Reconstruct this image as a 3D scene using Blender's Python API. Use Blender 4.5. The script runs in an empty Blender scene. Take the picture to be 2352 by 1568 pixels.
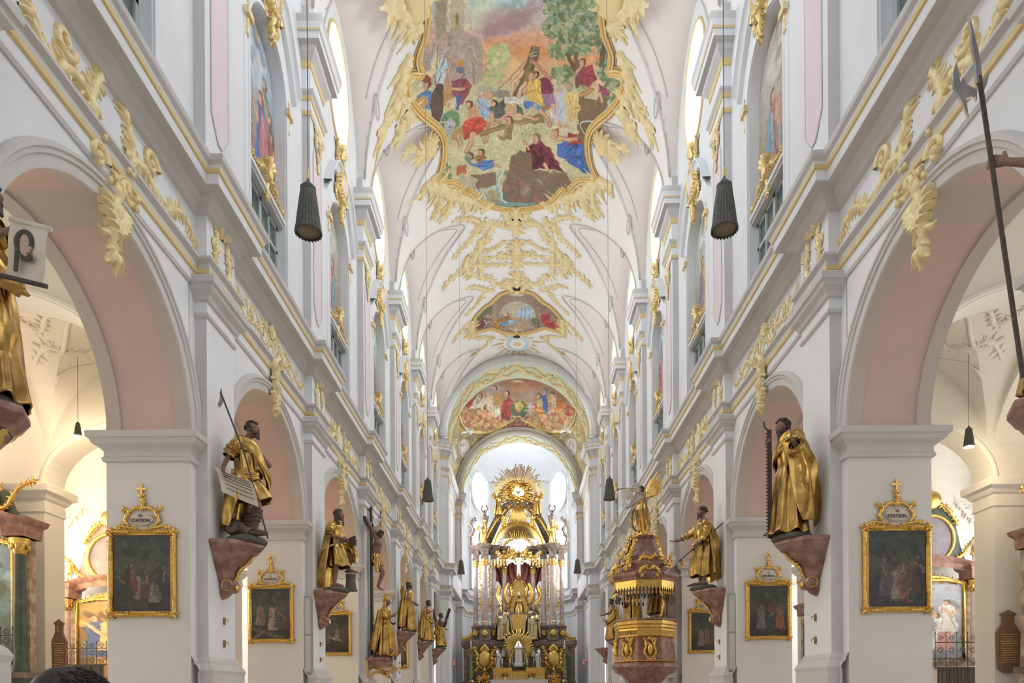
import bpy, bmesh, math, random
import numpy as np
from mathutils import Vector, Matrix
PI = math.pi
R = math.radians
random.seed(7)
scene = bpy.context.scene
COL = scene.collection
EZ = 1.65            # eye height above the nave floor; geometry below is written relative to eye level

# ---------------------------------------------------------------- camera
cam_d = bpy.data.cameras.new('camera')
cam = bpy.data.objects.new('camera', cam_d)
COL.objects.link(cam)
cam.location = (0, 0, EZ)
cam.rotation_euler = (Matrix.Rotation(R(90), 4, 'X') @ Matrix.Rotation(R(-0.35), 4, 'Z')).to_euler()
cam_d.sensor_width = 36.0
cam_d.lens = 24.0
cam_d.shift_x = -((1190 - 1176) + 5) / 2352.0
cam_d.shift_y = (1589 - 784) / 2352.0
cam_d.clip_start = 0.05
cam_d.clip_end = 300
scene.camera = cam

# ---------------------------------------------------------------- world, exposure
scene.view_settings.view_transform = 'Standard'
scene.view_settings.look = 'None'
scene.view_settings.gamma = 1.0
scene.view_settings.use_curve_mapping = False
scene.view_settings.exposure = 1.3
scene.cycles.use_denoising = True
scene.cycles.max_bounces = 9
scene.cycles.diffuse_bounces = 6
scene.cycles.glossy_bounces = 3
scene.cycles.transmission_bounces = 4
scene.cycles.sample_clamp_indirect = 6.0
world = bpy.data.worlds.new('sky')
scene.world = world
world.use_nodes = True
bgn = world.node_tree.nodes['Background']
bgn.inputs[0].default_value = (0.86, 0.93, 1.0, 1)
bgn.inputs[1].default_value = 1.0

def area_light(name, loc, rot, sx, sy, power, color, spread=PI):
    ld = bpy.data.lights.new(name, 'AREA')
    ld.shape = 'RECTANGLE'
    ld.size = sx
    ld.size_y = sy
    ld.energy = power
    ld.color = color
    ld.spread = spread
    o = bpy.data.objects.new(name, ld)
    COL.objects.link(o)
    o.location = (loc[0], loc[1], loc[2] + EZ)
    o.rotation_euler = rot
    return o
PITCH = 6.42
def ypier(n): return 13.27 + PITCH * n          # centre of pier n (n = 0 is the first pier seen)
def ybay(k): return 10.06 + PITCH * k            # centre of the arcade opening before pier k
# daylight falling in through the clerestory windows of both sides
for k in range(-2, 6):
    for s in (-1, 1):
        area_light('clerestory_daylight', (s * 6.6, ybay(k), 20.25), (0, s * R(68), 0), 3.0, 1.9, 100, (0.95, 0.98, 1.0), R(140))
        area_light('aisle_light', (s * 16.9, ybay(k), 5.0), (0, s * R(90), 0), 4.5, 3.0, (60 if s < 0 else 45), ((1.0, 0.88, 0.68) if s < 0 and k < 1 else (1.0, 0.70, 0.40) if s < 0 and k < 3 else (1.0, 0.84, 0.66) if s < 0 else (1.0, 0.95, 0.88)))  # aisle area lights, left ones tinted orange to stand for the warm chapel light
# added fill behind the visitor for surfaces facing the camera; no window opens there
area_light('west_fill_light', (0, -9.0, 12.0), (R(90), 0, 0), 7.0, 9.0, 110, (1.0, 0.97, 0.93))
for s in (-1, 1):
    area_light('choir_fill_light', (s * 5.0, 59.0, 14.0), (0, s * R(90), 0), 8.0, 5.0, 300, (0.93, 0.98, 1.0))  # added side fills that brighten the choir; its walls have no windows here

# ---------------------------------------------------------------- materials
MATS = {}
def nd(nt, t, x=0, y=0):
    n = nt.nodes.new(t)
    n.location = (x, y)
    return n
def mat(name, col, rough=0.6, metal=0.0, col2=None, scale=4.0, bump=0.0, bscale=30.0, spec=0.5, stretch=(1, 1, 1), mix_lo=0.35, mix_hi=0.7, detail=4.0, kind='noise', trans=0.0, emit=None, estr=0.0):
    m = bpy.data.materials.new(name)
    m.use_nodes = True
    nt = m.node_tree
    b = nt.nodes['Principled BSDF']
    b.inputs['Base Color'].default_value = (*col, 1)
    b.inputs['Roughness'].default_value = rough
    b.inputs['Metallic'].default_value = metal
    b.inputs['Specular IOR Level'].default_value = spec
    if trans: b.inputs['Transmission Weight'].default_value = trans
    if emit:
        b.inputs['Emission Color'].default_value = (*emit, 1)
        b.inputs['Emission Strength'].default_value = estr
    tc = nd(nt, 'ShaderNodeTexCoord', -900, 0)
    mp = nd(nt, 'ShaderNodeMapping', -720, 0)
    mp.inputs['Scale'].default_value = stretch
    nt.links.new(tc.outputs['Object'], mp.inputs['Vector'])
    if col2:
        if kind == 'wave':
            t = nd(nt, 'ShaderNodeTexWave', -540, 0)
            t.inputs['Distortion'].default_value = 9.0
            t.inputs['Detail'].default_value = detail
            t.inputs['Detail Scale'].default_value = 1.6
        else:
            t = nd(nt, 'ShaderNodeTexNoise', -540, 0)
            t.inputs['Detail'].default_value = detail
        t.inputs['Scale'].default_value = scale
        nt.links.new(mp.outputs[0], t.inputs['Vector'])
        cr = nd(nt, 'ShaderNodeValToRGB', -360, 0)
        cr.color_ramp.elements[0].position = mix_lo
        cr.color_ramp.elements[1].position = mix_hi
        cr.color_ramp.elements[0].color = (*col, 1)
        cr.color_ramp.elements[1].color = (*col2, 1)
        nt.links.new(t.outputs['Fac'] if kind == 'noise' else t.outputs['Color'], cr.inputs[0])
        nt.links.new(cr.outputs[0], b.inputs['Base Color'])
    if bump:
        t2 = nd(nt, 'ShaderNodeTexNoise', -540, -300)
        t2.inputs['Scale'].default_value = bscale
        t2.inputs['Detail'].default_value = 5
        nt.links.new(mp.outputs[0], t2.inputs['Vector'])
        bp = nd(nt, 'ShaderNodeBump', -200, -300)
        bp.inputs['Strength'].default_value = bump
        bp.inputs['Distance'].default_value = 0.02
        nt.links.new(t2.outputs['Fac'], bp.inputs['Height'])
        nt.links.new(bp.outputs[0], b.inputs['Normal'])
    MATS[name] = m
    return m
def attr_mat(name, rough=0.7, spec=0.3, bump=0.15):
    m = bpy.data.materials.new(name)
    m.use_nodes = True
    nt = m.node_tree
    b = nt.nodes['Principled BSDF']
    b.inputs['Roughness'].default_value = rough
    b.inputs['Specular IOR Level'].default_value = spec
    a = nd(nt, 'ShaderNodeAttribute', -500, 0)
    a.attribute_name = 'Pigment'
    tc = nd(nt, 'ShaderNodeTexCoord', -900, -200)
    n = nd(nt, 'ShaderNodeTexNoise', -700, -200)
    n.inputs['Scale'].default_value = 14
    n.inputs['Detail'].default_value = 6
    nt.links.new(tc.outputs['Object'], n.inputs['Vector'])
    hs = nd(nt, 'ShaderNodeHueSaturation', -250, 0)
    mr = nd(nt, 'ShaderNodeMapRange', -450, -200)
    mr.inputs[1].default_value = 0.3
    mr.inputs[2].default_value = 0.7
    mr.inputs[3].default_value = 0.92
    mr.inputs[4].default_value = 1.08
    nt.links.new(n.outputs['Fac'], mr.inputs[0])
    nt.links.new(mr.outputs[0], hs.inputs['Value'])
    nt.links.new(a.outputs['Color'], hs.inputs['Color'])
    nt.links.new(hs.outputs[0], b.inputs['Base Color'])
    MATS[name] = m
    return m
mat('plaster_white', (0.78, 0.80, 0.83), 0.75, col2=(0.74, 0.755, 0.78), scale=1.3, bump=0.12, bscale=40)
mat('plaster_cream', (0.74, 0.715, 0.69), 0.8, col2=(0.70, 0.675, 0.65), scale=1.1, bump=0.15, bscale=40)
mat('aisle_cream', (0.80, 0.765, 0.70), 0.8, col2=(0.77, 0.735, 0.67), scale=0.8, bump=0.1, bscale=30)
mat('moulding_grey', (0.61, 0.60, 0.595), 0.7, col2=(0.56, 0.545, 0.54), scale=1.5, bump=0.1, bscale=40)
mat('panel_salmon', (0.66, 0.49, 0.43), 0.85, col2=(0.62, 0.455, 0.42), scale=1.8, bump=0.2, bscale=60)
mat('panel_taupe', (0.57, 0.50, 0.45), 0.85, col2=(0.54, 0.47, 0.42), scale=1.8, bump=0.2, bscale=60)
mat('panel_pink', (0.80, 0.68, 0.72), 0.8, col2=(0.78, 0.65, 0.70), scale=2.0)
mat('vault_white', (0.82, 0.80, 0.785), 0.85, col2=(0.80, 0.78, 0.76), scale=0.7)
mat('vault_pink', (0.81, 0.745, 0.715), 0.85, col2=(0.80, 0.73, 0.70), scale=0.7)
mat('gold', (0.86, 0.60, 0.20), 0.32, 1.0, col2=(0.66, 0.42, 0.11), scale=9, bump=0.5, bscale=22)
mat('gold_leaf', (0.86, 0.74, 0.47), 0.5, 0.25, col2=(0.72, 0.55, 0.24), scale=9, bump=0.9, bscale=14)
mat('gilt_light', (0.80, 0.64, 0.32), 0.42, 0.55, col2=(0.66, 0.48, 0.18), scale=9, bump=0.5, bscale=30)
mat('gold_paint', (0.76, 0.60, 0.32), 0.6, 0.0, col2=(0.72, 0.54, 0.25), scale=5)
mat('stucco_yellow', (0.82, 0.71, 0.44), 0.7, 0.0, col2=(0.70, 0.52, 0.22), scale=5, bump=1.0, bscale=6)
mat('gold_frame', (0.80, 0.53, 0.15), 0.35, 0.9, col2=(0.55, 0.33, 0.08), scale=14, bump=0.4, bscale=40)
mat('ochre_moulding', (0.68, 0.42, 0.11), 0.5, 0.15, col2=(0.72, 0.49, 0.17), scale=4)
mat('line_grey', (0.50, 0.47, 0.48), 0.8)
mat('dark_hole', (0.03, 0.025, 0.02), 0.9)
mat('window_green', (0.42, 0.48, 0.45), 0.5)
mat('window_glass', (0.10, 0.13, 0.14), 0.12, 0.0, spec=0.8)
mat('iron', (0.10, 0.09, 0.09), 0.5, 0.6)
mat('floor_stone', (0.55, 0.50, 0.45), 0.5, col2=(0.48, 0.43, 0.38), scale=1.5)
def window_mat():
    m = mat('window_daylight', (0.9, 0.95, 1.0), 0.2, emit=(0.93, 0.97, 1.0), estr=1.7)
    return m
window_mat()
mat('lamp_glow', (1, 0.8, 0.5), 0.4, emit=(1.0, 0.78, 0.45), estr=14)

# ---------------------------------------------------------------- mesh helpers
class MB:
    def __init__(self):
        self.v = []; self.f = []; self.mi = []; self.mats = []; self.cols = None
    def m(self, name):
        if name not in self.mats: self.mats.append(name)
        return self.mats.index(name)
    def face(self, idx, m):
        self.f.append(tuple(idx)); self.mi.append(m)
    def add(self, verts, faces, m):
        mi = self.m(m); o = len(self.v)
        self.v.extend(verts)
        for f in faces:
            self.f.append(tuple(i + o for i in f)); self.mi.append(mi)
    def box(self, a, b, m):
        x0, y0, z0 = a; x1, y1, z1 = b
        vs = [(x0, y0, z0), (x1, y0, z0), (x1, y1, z0), (x0, y1, z0), (x0, y0, z1), (x1, y0, z1), (x1, y1, z1), (x0, y1, z1)]
        self.add(vs, [(0, 3, 2, 1), (4, 5, 6, 7), (0, 1, 5, 4), (1, 2, 6, 5), (2, 3, 7, 6), (3, 0, 4, 7)], m)
    def grid(self, rows, m, closed=False, cap=False, colm=None):
        """rows of equal length; m a name, colm optional list of names per column"""
        o = len(self.v); n = len(rows[0])
        for r in rows: self.v.extend(tuple(p) for p in r)
        cols = n if closed else n - 1
        mis = [self.m(colm[j]) if colm else self.m(m) for j in range(cols)]
        for i in range(len(rows) - 1):
            for j in range(cols):
                a = o + i * n + j; b = o + i * n + (j + 1) % n
                self.f.append((a, b, b + n, a + n)); self.mi.append(mis[j])
        if cap:
            mm = self.m(m)
            self.f.append(tuple(o + j for j in reversed(range(n)))); self.mi.append(mm)
            self.f.append(tuple(o + (len(rows) - 1) * n + j for j in range(n))); self.mi.append(mm)
    def tube(self, pts, rad, m, n=6, flat=1.0, cap=True, twist=None):
        pts = [Vector(p) for p in pts]
        if not hasattr(rad, '__len__'): rad = [rad] * len(pts)
        t0 = (pts[1] - pts[0]).normalized()
        up = Vector(twist) if twist else (Vector((0, 0, 1)) if abs(t0.z) < 0.9 else Vector((1, 0, 0)))
        nrm = (up - t0 * up.dot(t0)).normalized()
        rows = []
        for i, p in enumerate(pts):
            t = (pts[min(i + 1, len(pts) - 1)] - pts[max(i - 1, 0)])
            t = t.normalized() if t.length > 1e-9 else t0
            if twist:
                nrm2 = up - t * up.dot(t)
            else:
                nrm2 = nrm - t * nrm.dot(t)
            if nrm2.length > 1e-6: nrm = nrm2.normalized()
            bi = t.cross(nrm)
            rows.append([p + (nrm * math.cos(2 * PI * k / n) * flat + bi * math.sin(2 * PI * k / n)) * rad[i] for k in range(n)])
        self.grid(rows, m, closed=True, cap=cap)
    def lathe(self, prof, m, c=(0, 0, 0), n=24, a0=0, a1=2 * PI, axis='z', sx=1, sy=1):
        full = abs(a1 - a0 - 2 * PI) < 1e-6
        k = n if full else n + 1
        rows = []
        for r, z in prof:
            row = []
            for i in range(k):
                a = a0 + (a1 - a0) * i / n
                x, y = r * math.cos(a) * sx, r * math.sin(a) * sy
                if axis == 'z': row.append((c[0] + x, c[1] + y, c[2] + z))
                elif axis == 'y': row.append((c[0] + x, c[1] + z, c[2] + y))
                else: row.append((c[0] + z, c[1] + x, c[2] + y))
            rows.append(row)
        self.grid(rows, m, closed=full, cap=full)
    def blob(self, c, r, m, n=8, k=5, rot=None):
        rx, ry, rz = r if hasattr(r, '__len__') else (r, r, r)
        rows = []
        for i in range(k + 1):
            t = PI * i / k
            row = []
            for j in range(n):
                a = 2 * PI * j / n
                p = Vector((rx * math.sin(t) * math.cos(a), ry * math.sin(t) * math.sin(a), -rz * math.cos(t)))
                if rot: p = rot @ p
                row.append((c[0] + p.x, c[1] + p.y, c[2] + p.z))
            rows.append(row)
        self.grid(rows, m, closed=True)
    def prism(self, poly, fn, m, t0, t1, side=None):
        """poly: list of 2-D points; fn(u,v,t) -> 3-D point; extruded from t0 to t1"""
        n = len(poly)
        a = [tuple(fn(u, v, t0)) for u, v in poly]; b = [tuple(fn(u, v, t1)) for u, v in poly]
        o = len(self.v); self.v += a + b
        mi = self.m(m); ms = self.m(side or m)
        self.f.append(tuple(o + i for i in reversed(range(n)))); self.mi.append(mi)
        self.f.append(tuple(o + n + i for i in range(n))); self.mi.append(mi)
        for i in range(n):
            j = (i + 1) % n
            self.f.append((o + i, o + j, o + n + j, o + n + i)); self.mi.append(ms)
    def sweep(self, path, prof, closed=False, flip=1):
        """path: plan polyline [(x,y)], prof: [(proj,z,mat)] offset to the left of travel (flip=-1: right); mat of a point = strip to the next one"""
        n = len(path); P = [Vector((p[0], p[1])) for p in path]
        offs = []
        for i in range(n):
            def nrm(a, b):
                d = (b - a).normalized()
                return Vector((-d.y, d.x)) * flip
            if closed:
                n1 = nrm(P[i - 1], P[i]); n2 = nrm(P[i], P[(i + 1) % n])
            else:
                n1 = nrm(P[max(i - 1, 0)], P[max(i, 1)]); n2 = nrm(P[min(i, n - 2)], P[min(i + 1, n - 1)])
            h = n1 + n2
            if h.length < 1e-6: h = n1
            h = h / max(h.dot(n1), 0.2)
            offs.append(h)
        rows = []
        for i in range(n):
            rows.append([(P[i].x + offs[i].x * q[0], P[i].y + offs[i].y * q[0], q[1]) for q in prof])
        if closed: rows.append(rows[0])
        self.grid(rows, None, colm=[q[2] for q in prof[:-1]])
    def build(self, name, parent=None, kind=None, label=None, cat=None, group=None, loc=None, smooth=False, auto=None, fixn=True):
        me = bpy.data.meshes.new(name)
        off = Vector((0, 0, 0))
        if parent is None:
            if loc is None: loc = (0, 0, 0)
            vs = [(x - loc[0], y - loc[1], z - loc[2]) for x, y, z in self.v]
        else:
            b = parent.get('_b', (0, 0, 0))
            vs = [(x - b[0], y - b[1], z - b[2]) for x, y, z in self.v]
        me.from_pydata(vs, [], self.f)
        for nm in self.mats: me.materials.append(MATS[nm])
        me.polygons.foreach_set('material_index', self.mi)
        if self.cols is not None:
            at = me.color_attributes.new('Pigment', 'FLOAT_COLOR', 'POINT')
            at.data.foreach_set('color', np.asarray(self.cols, dtype=np.float32).ravel())
        if fixn:
            bm = bmesh.new(); bm.from_mesh(me)
            bmesh.ops.recalc_face_normals(bm, faces=bm.faces)
            bm.to_mesh(me); bm.free()
        if smooth:
            me.polygons.foreach_set('use_smooth', [True] * len(me.polygons))
            if auto:
                me.set_sharp_from_angle(angle=R(auto))
        me.update()
        o = bpy.data.objects.new(name, me)
        COL.objects.link(o)
        if parent is None:
            o.location = (loc[0], loc[1], loc[2] + EZ)
        else:
            o.parent = parent
        tag(o, label, cat, group, kind)
        return o
def tag(o, label=None, cat=None, group=None, kind=None):
    if label: o['label'] = label
    if cat: o['category'] = cat
    if group: o['group'] = group
    if kind: o['kind'] = kind
def thing(name, label, cat, loc=(0, 0, 0), rotz=0, group=None):
    """Empty at the thing's base. Parts under it are written in the thing's own local frame (its base at 0,0,0)."""
    o = bpy.data.objects.new(name, None)
    COL.objects.link(o)
    o.empty_display_size = 0.2
    o.location = (loc[0], loc[1], loc[2] + EZ)
    o.rotation_euler = (0, 0, rotz)
    tag(o, label, cat, group)
    return o
def copy_tree(o, parent=None):
    c = o.copy(); COL.objects.link(c); c.parent = parent
    for ch in list(o.children): copy_tree(ch, c)
    return c
# ================================================================ NAVE ARCHITECTURE
XW, XB, XP = 6.0, 7.52, 5.78           # wall face, aisle face of the arcade, pilaster face
ZS, RA = 4.74, 2.40                    # springing and radius of the arcade arches
N0, N1 = -2, 6                         # first and last pier
VZ, VR = 18.95, 5.75                    # springing and radius of the nave vault
YEND = 50.8
VQ = 6.2 / 5.75
YBACK = -9.5
NEAR = ypier(N0) - 0.825

def arc(a0, a1, n): return [a0 + (a1 - a0) * i / n for i in range(n + 1)]

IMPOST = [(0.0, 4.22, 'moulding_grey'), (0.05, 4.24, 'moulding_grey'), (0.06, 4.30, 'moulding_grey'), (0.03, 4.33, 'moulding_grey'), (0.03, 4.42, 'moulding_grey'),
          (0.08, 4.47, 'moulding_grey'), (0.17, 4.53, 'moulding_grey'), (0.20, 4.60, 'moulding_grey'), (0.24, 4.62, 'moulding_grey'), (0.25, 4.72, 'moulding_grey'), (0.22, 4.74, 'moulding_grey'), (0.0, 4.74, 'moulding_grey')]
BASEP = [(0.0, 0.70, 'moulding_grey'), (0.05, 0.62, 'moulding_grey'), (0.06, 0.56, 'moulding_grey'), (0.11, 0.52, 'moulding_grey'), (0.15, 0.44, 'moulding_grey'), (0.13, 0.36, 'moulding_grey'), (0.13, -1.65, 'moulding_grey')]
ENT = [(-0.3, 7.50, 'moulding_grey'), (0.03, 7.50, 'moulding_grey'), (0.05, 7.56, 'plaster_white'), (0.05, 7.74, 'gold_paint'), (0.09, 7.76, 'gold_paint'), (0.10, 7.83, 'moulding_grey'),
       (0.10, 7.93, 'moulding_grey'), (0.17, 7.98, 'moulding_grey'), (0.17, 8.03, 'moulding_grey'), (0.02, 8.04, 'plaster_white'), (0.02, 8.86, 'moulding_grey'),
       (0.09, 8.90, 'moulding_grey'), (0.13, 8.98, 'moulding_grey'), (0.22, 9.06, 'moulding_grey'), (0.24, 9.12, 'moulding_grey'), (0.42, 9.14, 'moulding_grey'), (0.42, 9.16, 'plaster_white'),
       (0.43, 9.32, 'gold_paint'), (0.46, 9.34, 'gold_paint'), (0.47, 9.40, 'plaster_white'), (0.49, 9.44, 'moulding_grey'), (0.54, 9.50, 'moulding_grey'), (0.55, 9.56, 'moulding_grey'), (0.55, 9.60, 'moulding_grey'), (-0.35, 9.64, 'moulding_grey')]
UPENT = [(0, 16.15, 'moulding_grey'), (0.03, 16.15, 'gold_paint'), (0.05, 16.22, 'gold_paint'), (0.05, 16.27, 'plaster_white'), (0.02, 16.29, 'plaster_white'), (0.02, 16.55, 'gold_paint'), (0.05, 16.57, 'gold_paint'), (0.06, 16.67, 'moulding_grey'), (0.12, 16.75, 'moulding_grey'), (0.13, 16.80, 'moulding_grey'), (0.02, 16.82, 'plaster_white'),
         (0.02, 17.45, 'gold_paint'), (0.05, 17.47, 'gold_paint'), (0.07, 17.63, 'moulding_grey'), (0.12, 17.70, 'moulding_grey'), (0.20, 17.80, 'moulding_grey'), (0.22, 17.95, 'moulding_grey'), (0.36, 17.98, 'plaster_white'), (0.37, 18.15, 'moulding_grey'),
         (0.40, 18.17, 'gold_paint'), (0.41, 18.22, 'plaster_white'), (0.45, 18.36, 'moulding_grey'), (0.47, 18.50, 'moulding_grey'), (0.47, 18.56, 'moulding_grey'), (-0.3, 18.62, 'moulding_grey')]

def pil_path(s, n_from, n_to, y0, y1, brk=0.22):
    """plan path along a nave wall with the pilasters breaking forward, near to far"""
    pts = [(s * XW, y0)]
    for n in range(n_from, n_to + 1):
        yc = ypier(n)
        pts += [(s * XW, yc - 0.6), (s * (XW - brk), yc - 0.6), (s * (XW - brk), yc + 0.6), (s * XW, yc + 0.6)]
    pts.append((s * XW, y1))
    return pts

def z_lunette(x, y, yc):
    a = 2.78
    t = (y - yc) / a
    if abs(t) >= 1 or abs(x) < 2.25: return -1
    k = 3.95 + 0.46 * (6.0 - abs(x))
    return VZ + math.sqrt(1 - t * t) * k
def z_barrel(x):
    return VZ + VQ * math.sqrt(max(0.0, VR * VR - x * x)) if abs(x) < VR else VZ

OV_A, OV_B, OV_Z = 1.25, 1.85, 20.3
def side_wall(s):
    w = MB()
    SX = lambda x: s * x
    gap = PITCH / 2
    # --- arcade zone wall with arches, faces at XW and XB, z from springing to 8.0
    for k in range(N0 + 1, N1 + 1):
        yc = ybay(k)
        angs = arc(0, PI, 28)
        for X in (XW, XB):
            top = 9.2 if X == XW else 9.6
            lo = [(SX(X), yc + RA * math.cos(a), ZS + RA * math.sin(a)) for a in angs]
            hi = [(SX(X), yc + RA * math.cos(a), top) for a in angs]
            w.grid([lo, hi], 'plaster_white' if X == XW else 'aisle_cream')
        # intrados: grey border bands, sunk panels
        for (x0, x1, mt) in ((XW, XW + 0.26, 'panel_taupe'), (XB - 0.26, XB, 'panel_taupe')):
            w.grid([[(SX(x), yc + RA * math.cos(a), ZS + RA * math.sin(a)) for a in angs] for x in (x0, x1)], mt)
        ac = math.acos(0.17)
        for (a0, a1, mt, rr) in ((0.03, ac, 'panel_salmon', RA + 0.035), (ac, PI - ac, 'panel_taupe', RA + 0.035), (PI - ac, PI - 0.03, 'panel_salmon', RA + 0.035)):
            aa = arc(a0, a1, 14)
            w.grid([[(SX(x), yc + rr * math.cos(a), ZS + rr * math.sin(a)) for a in aa] for x in (XW + 0.26, XB - 0.26)], mt)
            for x in (XW + 0.26, XB - 0.26):
                w.grid([[(SX(x), yc + q * math.cos(a), ZS + q * math.sin(a)) for a in aa] for q in (RA, rr)], 'moulding_grey')
        # archivolt moulding
        prof = [(0.0, 0.0), (0.0, 0.04), (0.14, 0.045), (0.15, 0.075), (0.20, 0.08), (0.22, 0.11), (0.27, 0.11), (0.30, 0.06), (0.31, 0.0)]
        aa = arc(0, PI, 40)
        w.grid([[(SX(XW - pz), yc + (RA + r_) * math.cos(a), ZS + (RA + r_) * math.sin(a)) for (r_, pz) in prof] for a in aa], 'moulding_grey')
    # --- piers
    for n in range(N0, N1):
        yc = ypier(n)
        for (x0, x1, m1) in ((XW, XW, 'plaster_white'), (XB, XB, 'aisle_cream')):
            w.grid([[(SX(x0), yc - 0.825, z) for z in (-1.65, 9.6)], [(SX(x0), yc + 0.825, z) for z in (-1.65, 9.6)]], m1)
        for yy in (yc - 0.825, yc + 0.825):
            w.grid([[(SX(XW), yy, z) for z in (-1.65, ZS)], [(SX(XB), yy, z) for z in (-1.65, ZS)]], 'plaster_cream')
        # impost round three sides and the returns on the nave side
        f = 1 if s > 0 else -1
        w.sweep([(SX(XW), yc - 0.6), (SX(XW), yc - 0.825), (SX(XB), yc - 0.825), (SX(XB), yc + 0.825), (SX(XW), yc + 0.825), (SX(XW), yc + 0.6)], IMPOST, flip=-f)
        # pilaster shaft on the nave side, moulded base and capital
        for (xx, ya, yb) in ((XP, yc - 0.6, yc + 0.6),):
            w.grid([[(SX(XP), ya, z) for z in (-1.65, 7.2)], [(SX(XP), yb, z) for z in (-1.65, 7.2)]], 'plaster_white')
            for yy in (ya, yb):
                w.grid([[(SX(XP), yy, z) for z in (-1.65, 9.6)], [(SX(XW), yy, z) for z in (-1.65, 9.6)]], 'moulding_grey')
        w.sweep([(SX(XW), yc - 0.825), (SX(XW), yc - 0.6), (SX(XP), yc - 0.6), (SX(XP), yc + 0.6), (SX(XW), yc + 0.6), (SX(XW), yc + 0.825)], BASEP, flip=f)
        CAP = [(0, 6.98, 'moulding_grey'), (0.03, 6.99, 'moulding_grey'), (0.05, 7.03, 'moulding_grey'), (0.03, 7.08, 'plaster_white'), (0.02, 7.09, 'plaster_white'), (0.02, 7.26, 'moulding_grey'), (0.07, 7.28, 'moulding_grey'),
               (0.10, 7.36, 'moulding_grey'), (0.18, 7.43, 'moulding_grey'), (0.20, 7.50, 'moulding_grey'), (0.24, 7.52, 'moulding_grey'), (0.25, 7.62, 'moulding_grey'), (0.22, 7.66, 'moulding_grey'), (0.0, 7.68, 'moulding_grey')]
        w.sweep([(SX(XW), yc - 0.6), (SX(XP), yc - 0.6), (SX(XP), yc + 0.6), (SX(XW), yc + 0.6)], CAP, flip=f)
    o1 = w.build('wall_left' if s < 0 else 'wall_right', kind='structure')
    # --- entablature
    t = MB()
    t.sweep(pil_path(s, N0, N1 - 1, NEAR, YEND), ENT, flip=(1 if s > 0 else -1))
    t.build('trim_1' if s < 0 else 'trim_2', kind='structure')
    # --- upper wall: niche bays, oval windows, pilasters
    u = MB()
    NW, NS, NB = 1.18, 15.0, 9.4        # half width, springing, foot of the niches
    XN = 6.28
    for k in range(N0 + 1, N1 + 1):
        yc = ybay(k)
        # wall strips left and right of the niche up to 18.0
        angs = arc(0, PI, 24)
        for sg in (-1, 1):
            u.grid([[(SX(XW), yc + sg * NW, z) for z in (NB, NS)], [(SX(XW), yc + sg * gap, z) for z in (NB, NS)]], 'plaster_white')
        ptsA = [(SX(XW), yc + NW * math.cos(a), NS + NW * math.sin(a)) for a in angs]
        ptsB = []
        for a in angs:                   # projected on the rectangle (gap x 18.0)
            c, q = math.cos(a), math.sin(a)
            hx, hz = gap, 18.0 - NS
            tt = min(hx / abs(c) if abs(c) > 1e-6 else 1e9, hz / q if q > 1e-6 else 1e9)
            ptsB.append((SX(XW), yc + c * tt, NS + q * tt))
        u.grid([ptsA, ptsB], 'plaster_white')
        for sg in (-1, 1):               # the two corners the radial fan cuts off
            pass
        # niche reveal
        outline = [(yc + NW, NB)] + [(yc + NW * math.cos(a), NS + NW * math.sin(a)) for a in angs] + [(yc - NW, NB)]
        u.grid([[(SX(x), p[0], p[1]) for p in outline] for x in (XW, XN)], 'plaster_white')
        # raised frame around the niche
        fr = [(0.02, 0.0), (0.02, 0.05), (0.10, 0.06), (0.12, 0.03), (0.28, 0.03), (0.30, 0.0)]
        rows = []
        nrm = [(1, 0)] + [(math.cos(a), math.sin(a)) for a in angs] + [(-1, 0)]
        for p, q in zip(outline, nrm):
            rows.append([(SX(XW - h), p[0] + q[0] * d, p[1] + q[1] * d) for d, h in fr])
        u.grid(rows, 'plaster_white')
        # niche back wall below and above the painting
        u.grid([[(SX(XN), yc - NW, z) for z in (NB, 17.0)], [(SX(XN), yc + NW, z) for z in (NB, 17.0)]], 'plaster_white')
        # sill moulding between windows and painting
        u.box((min(SX(XN + .02), SX(6.05)), yc - NW, 12.02), (max(SX(XN + .02), SX(6.05)), yc + NW, 12.10), 'moulding_grey')
        u.box((min(SX(XN + .02), SX(6.0)), yc - NW, 12.10), (max(SX(XN + .02), SX(6.0)), yc + NW, 12.18), 'plaster_white')
        # hood mouldings swinging down either side of the niche head
        for sg in (-1, 1):
            rows = []
            for i in range(22):
                t_ = i / 21
                yy = 0.30 + 1.45 * t_
                zz = 17.15 - 0.95 * (t_ ** 1.6) + 0.16 * math.sin(t_ * PI * 1.6) - (0.0 if t_ < .8 else (t_ - .8) * 1.2)
                rows.append([(SX(XW - pz), yc + sg * yy, zz + dz) for pz, dz in ((0, -0.16), (0.12, -0.16), (0.16, -0.06), (0.20, 0.0), (0.27, 0.05), (0.27, 0.12), (0, 0.14))])
            u.grid(rows, 'plaster_white')
        # oval window: radial strips from the oval to the lunette outline
        nb = 64
        inn, out = [], []
        for i in range(nb + 1):
            a = 2 * PI * i / nb
            dy, dz = math.cos(a), math.sin(a)
            inn.append((SX(XW), yc + OV_A * dy, OV_Z + OV_B * dz))
            lo_t, hi_t = 0.2, 8.0        # ray march to the boundary
            for _ in range(30):
                mt = (lo_t + hi_t) / 2
                yy, zz = yc + dy * mt, OV_Z + dz * mt
                inside = abs(yy - yc) < gap and zz > 18.0 and zz < max(z_lunette(6.0, yy, yc), VZ) + 0.05
                if inside: lo_t = mt
                else: hi_t = mt
            out.append((SX(XW), yc + dy * lo_t, OV_Z + dz * lo_t))
        u.grid([inn, out], 'plaster_white')
        rev = [[(SX(x), yc + (OV_A - q) * math.cos(2 * PI * i / nb), OV_Z + (OV_B - q) * math.sin(2 * PI * i / nb)) for i in range(nb + 1)] for x, q in ((XW, 0), (6.75, 0.12))]
        u.grid(rev, 'plaster_white')
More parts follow.
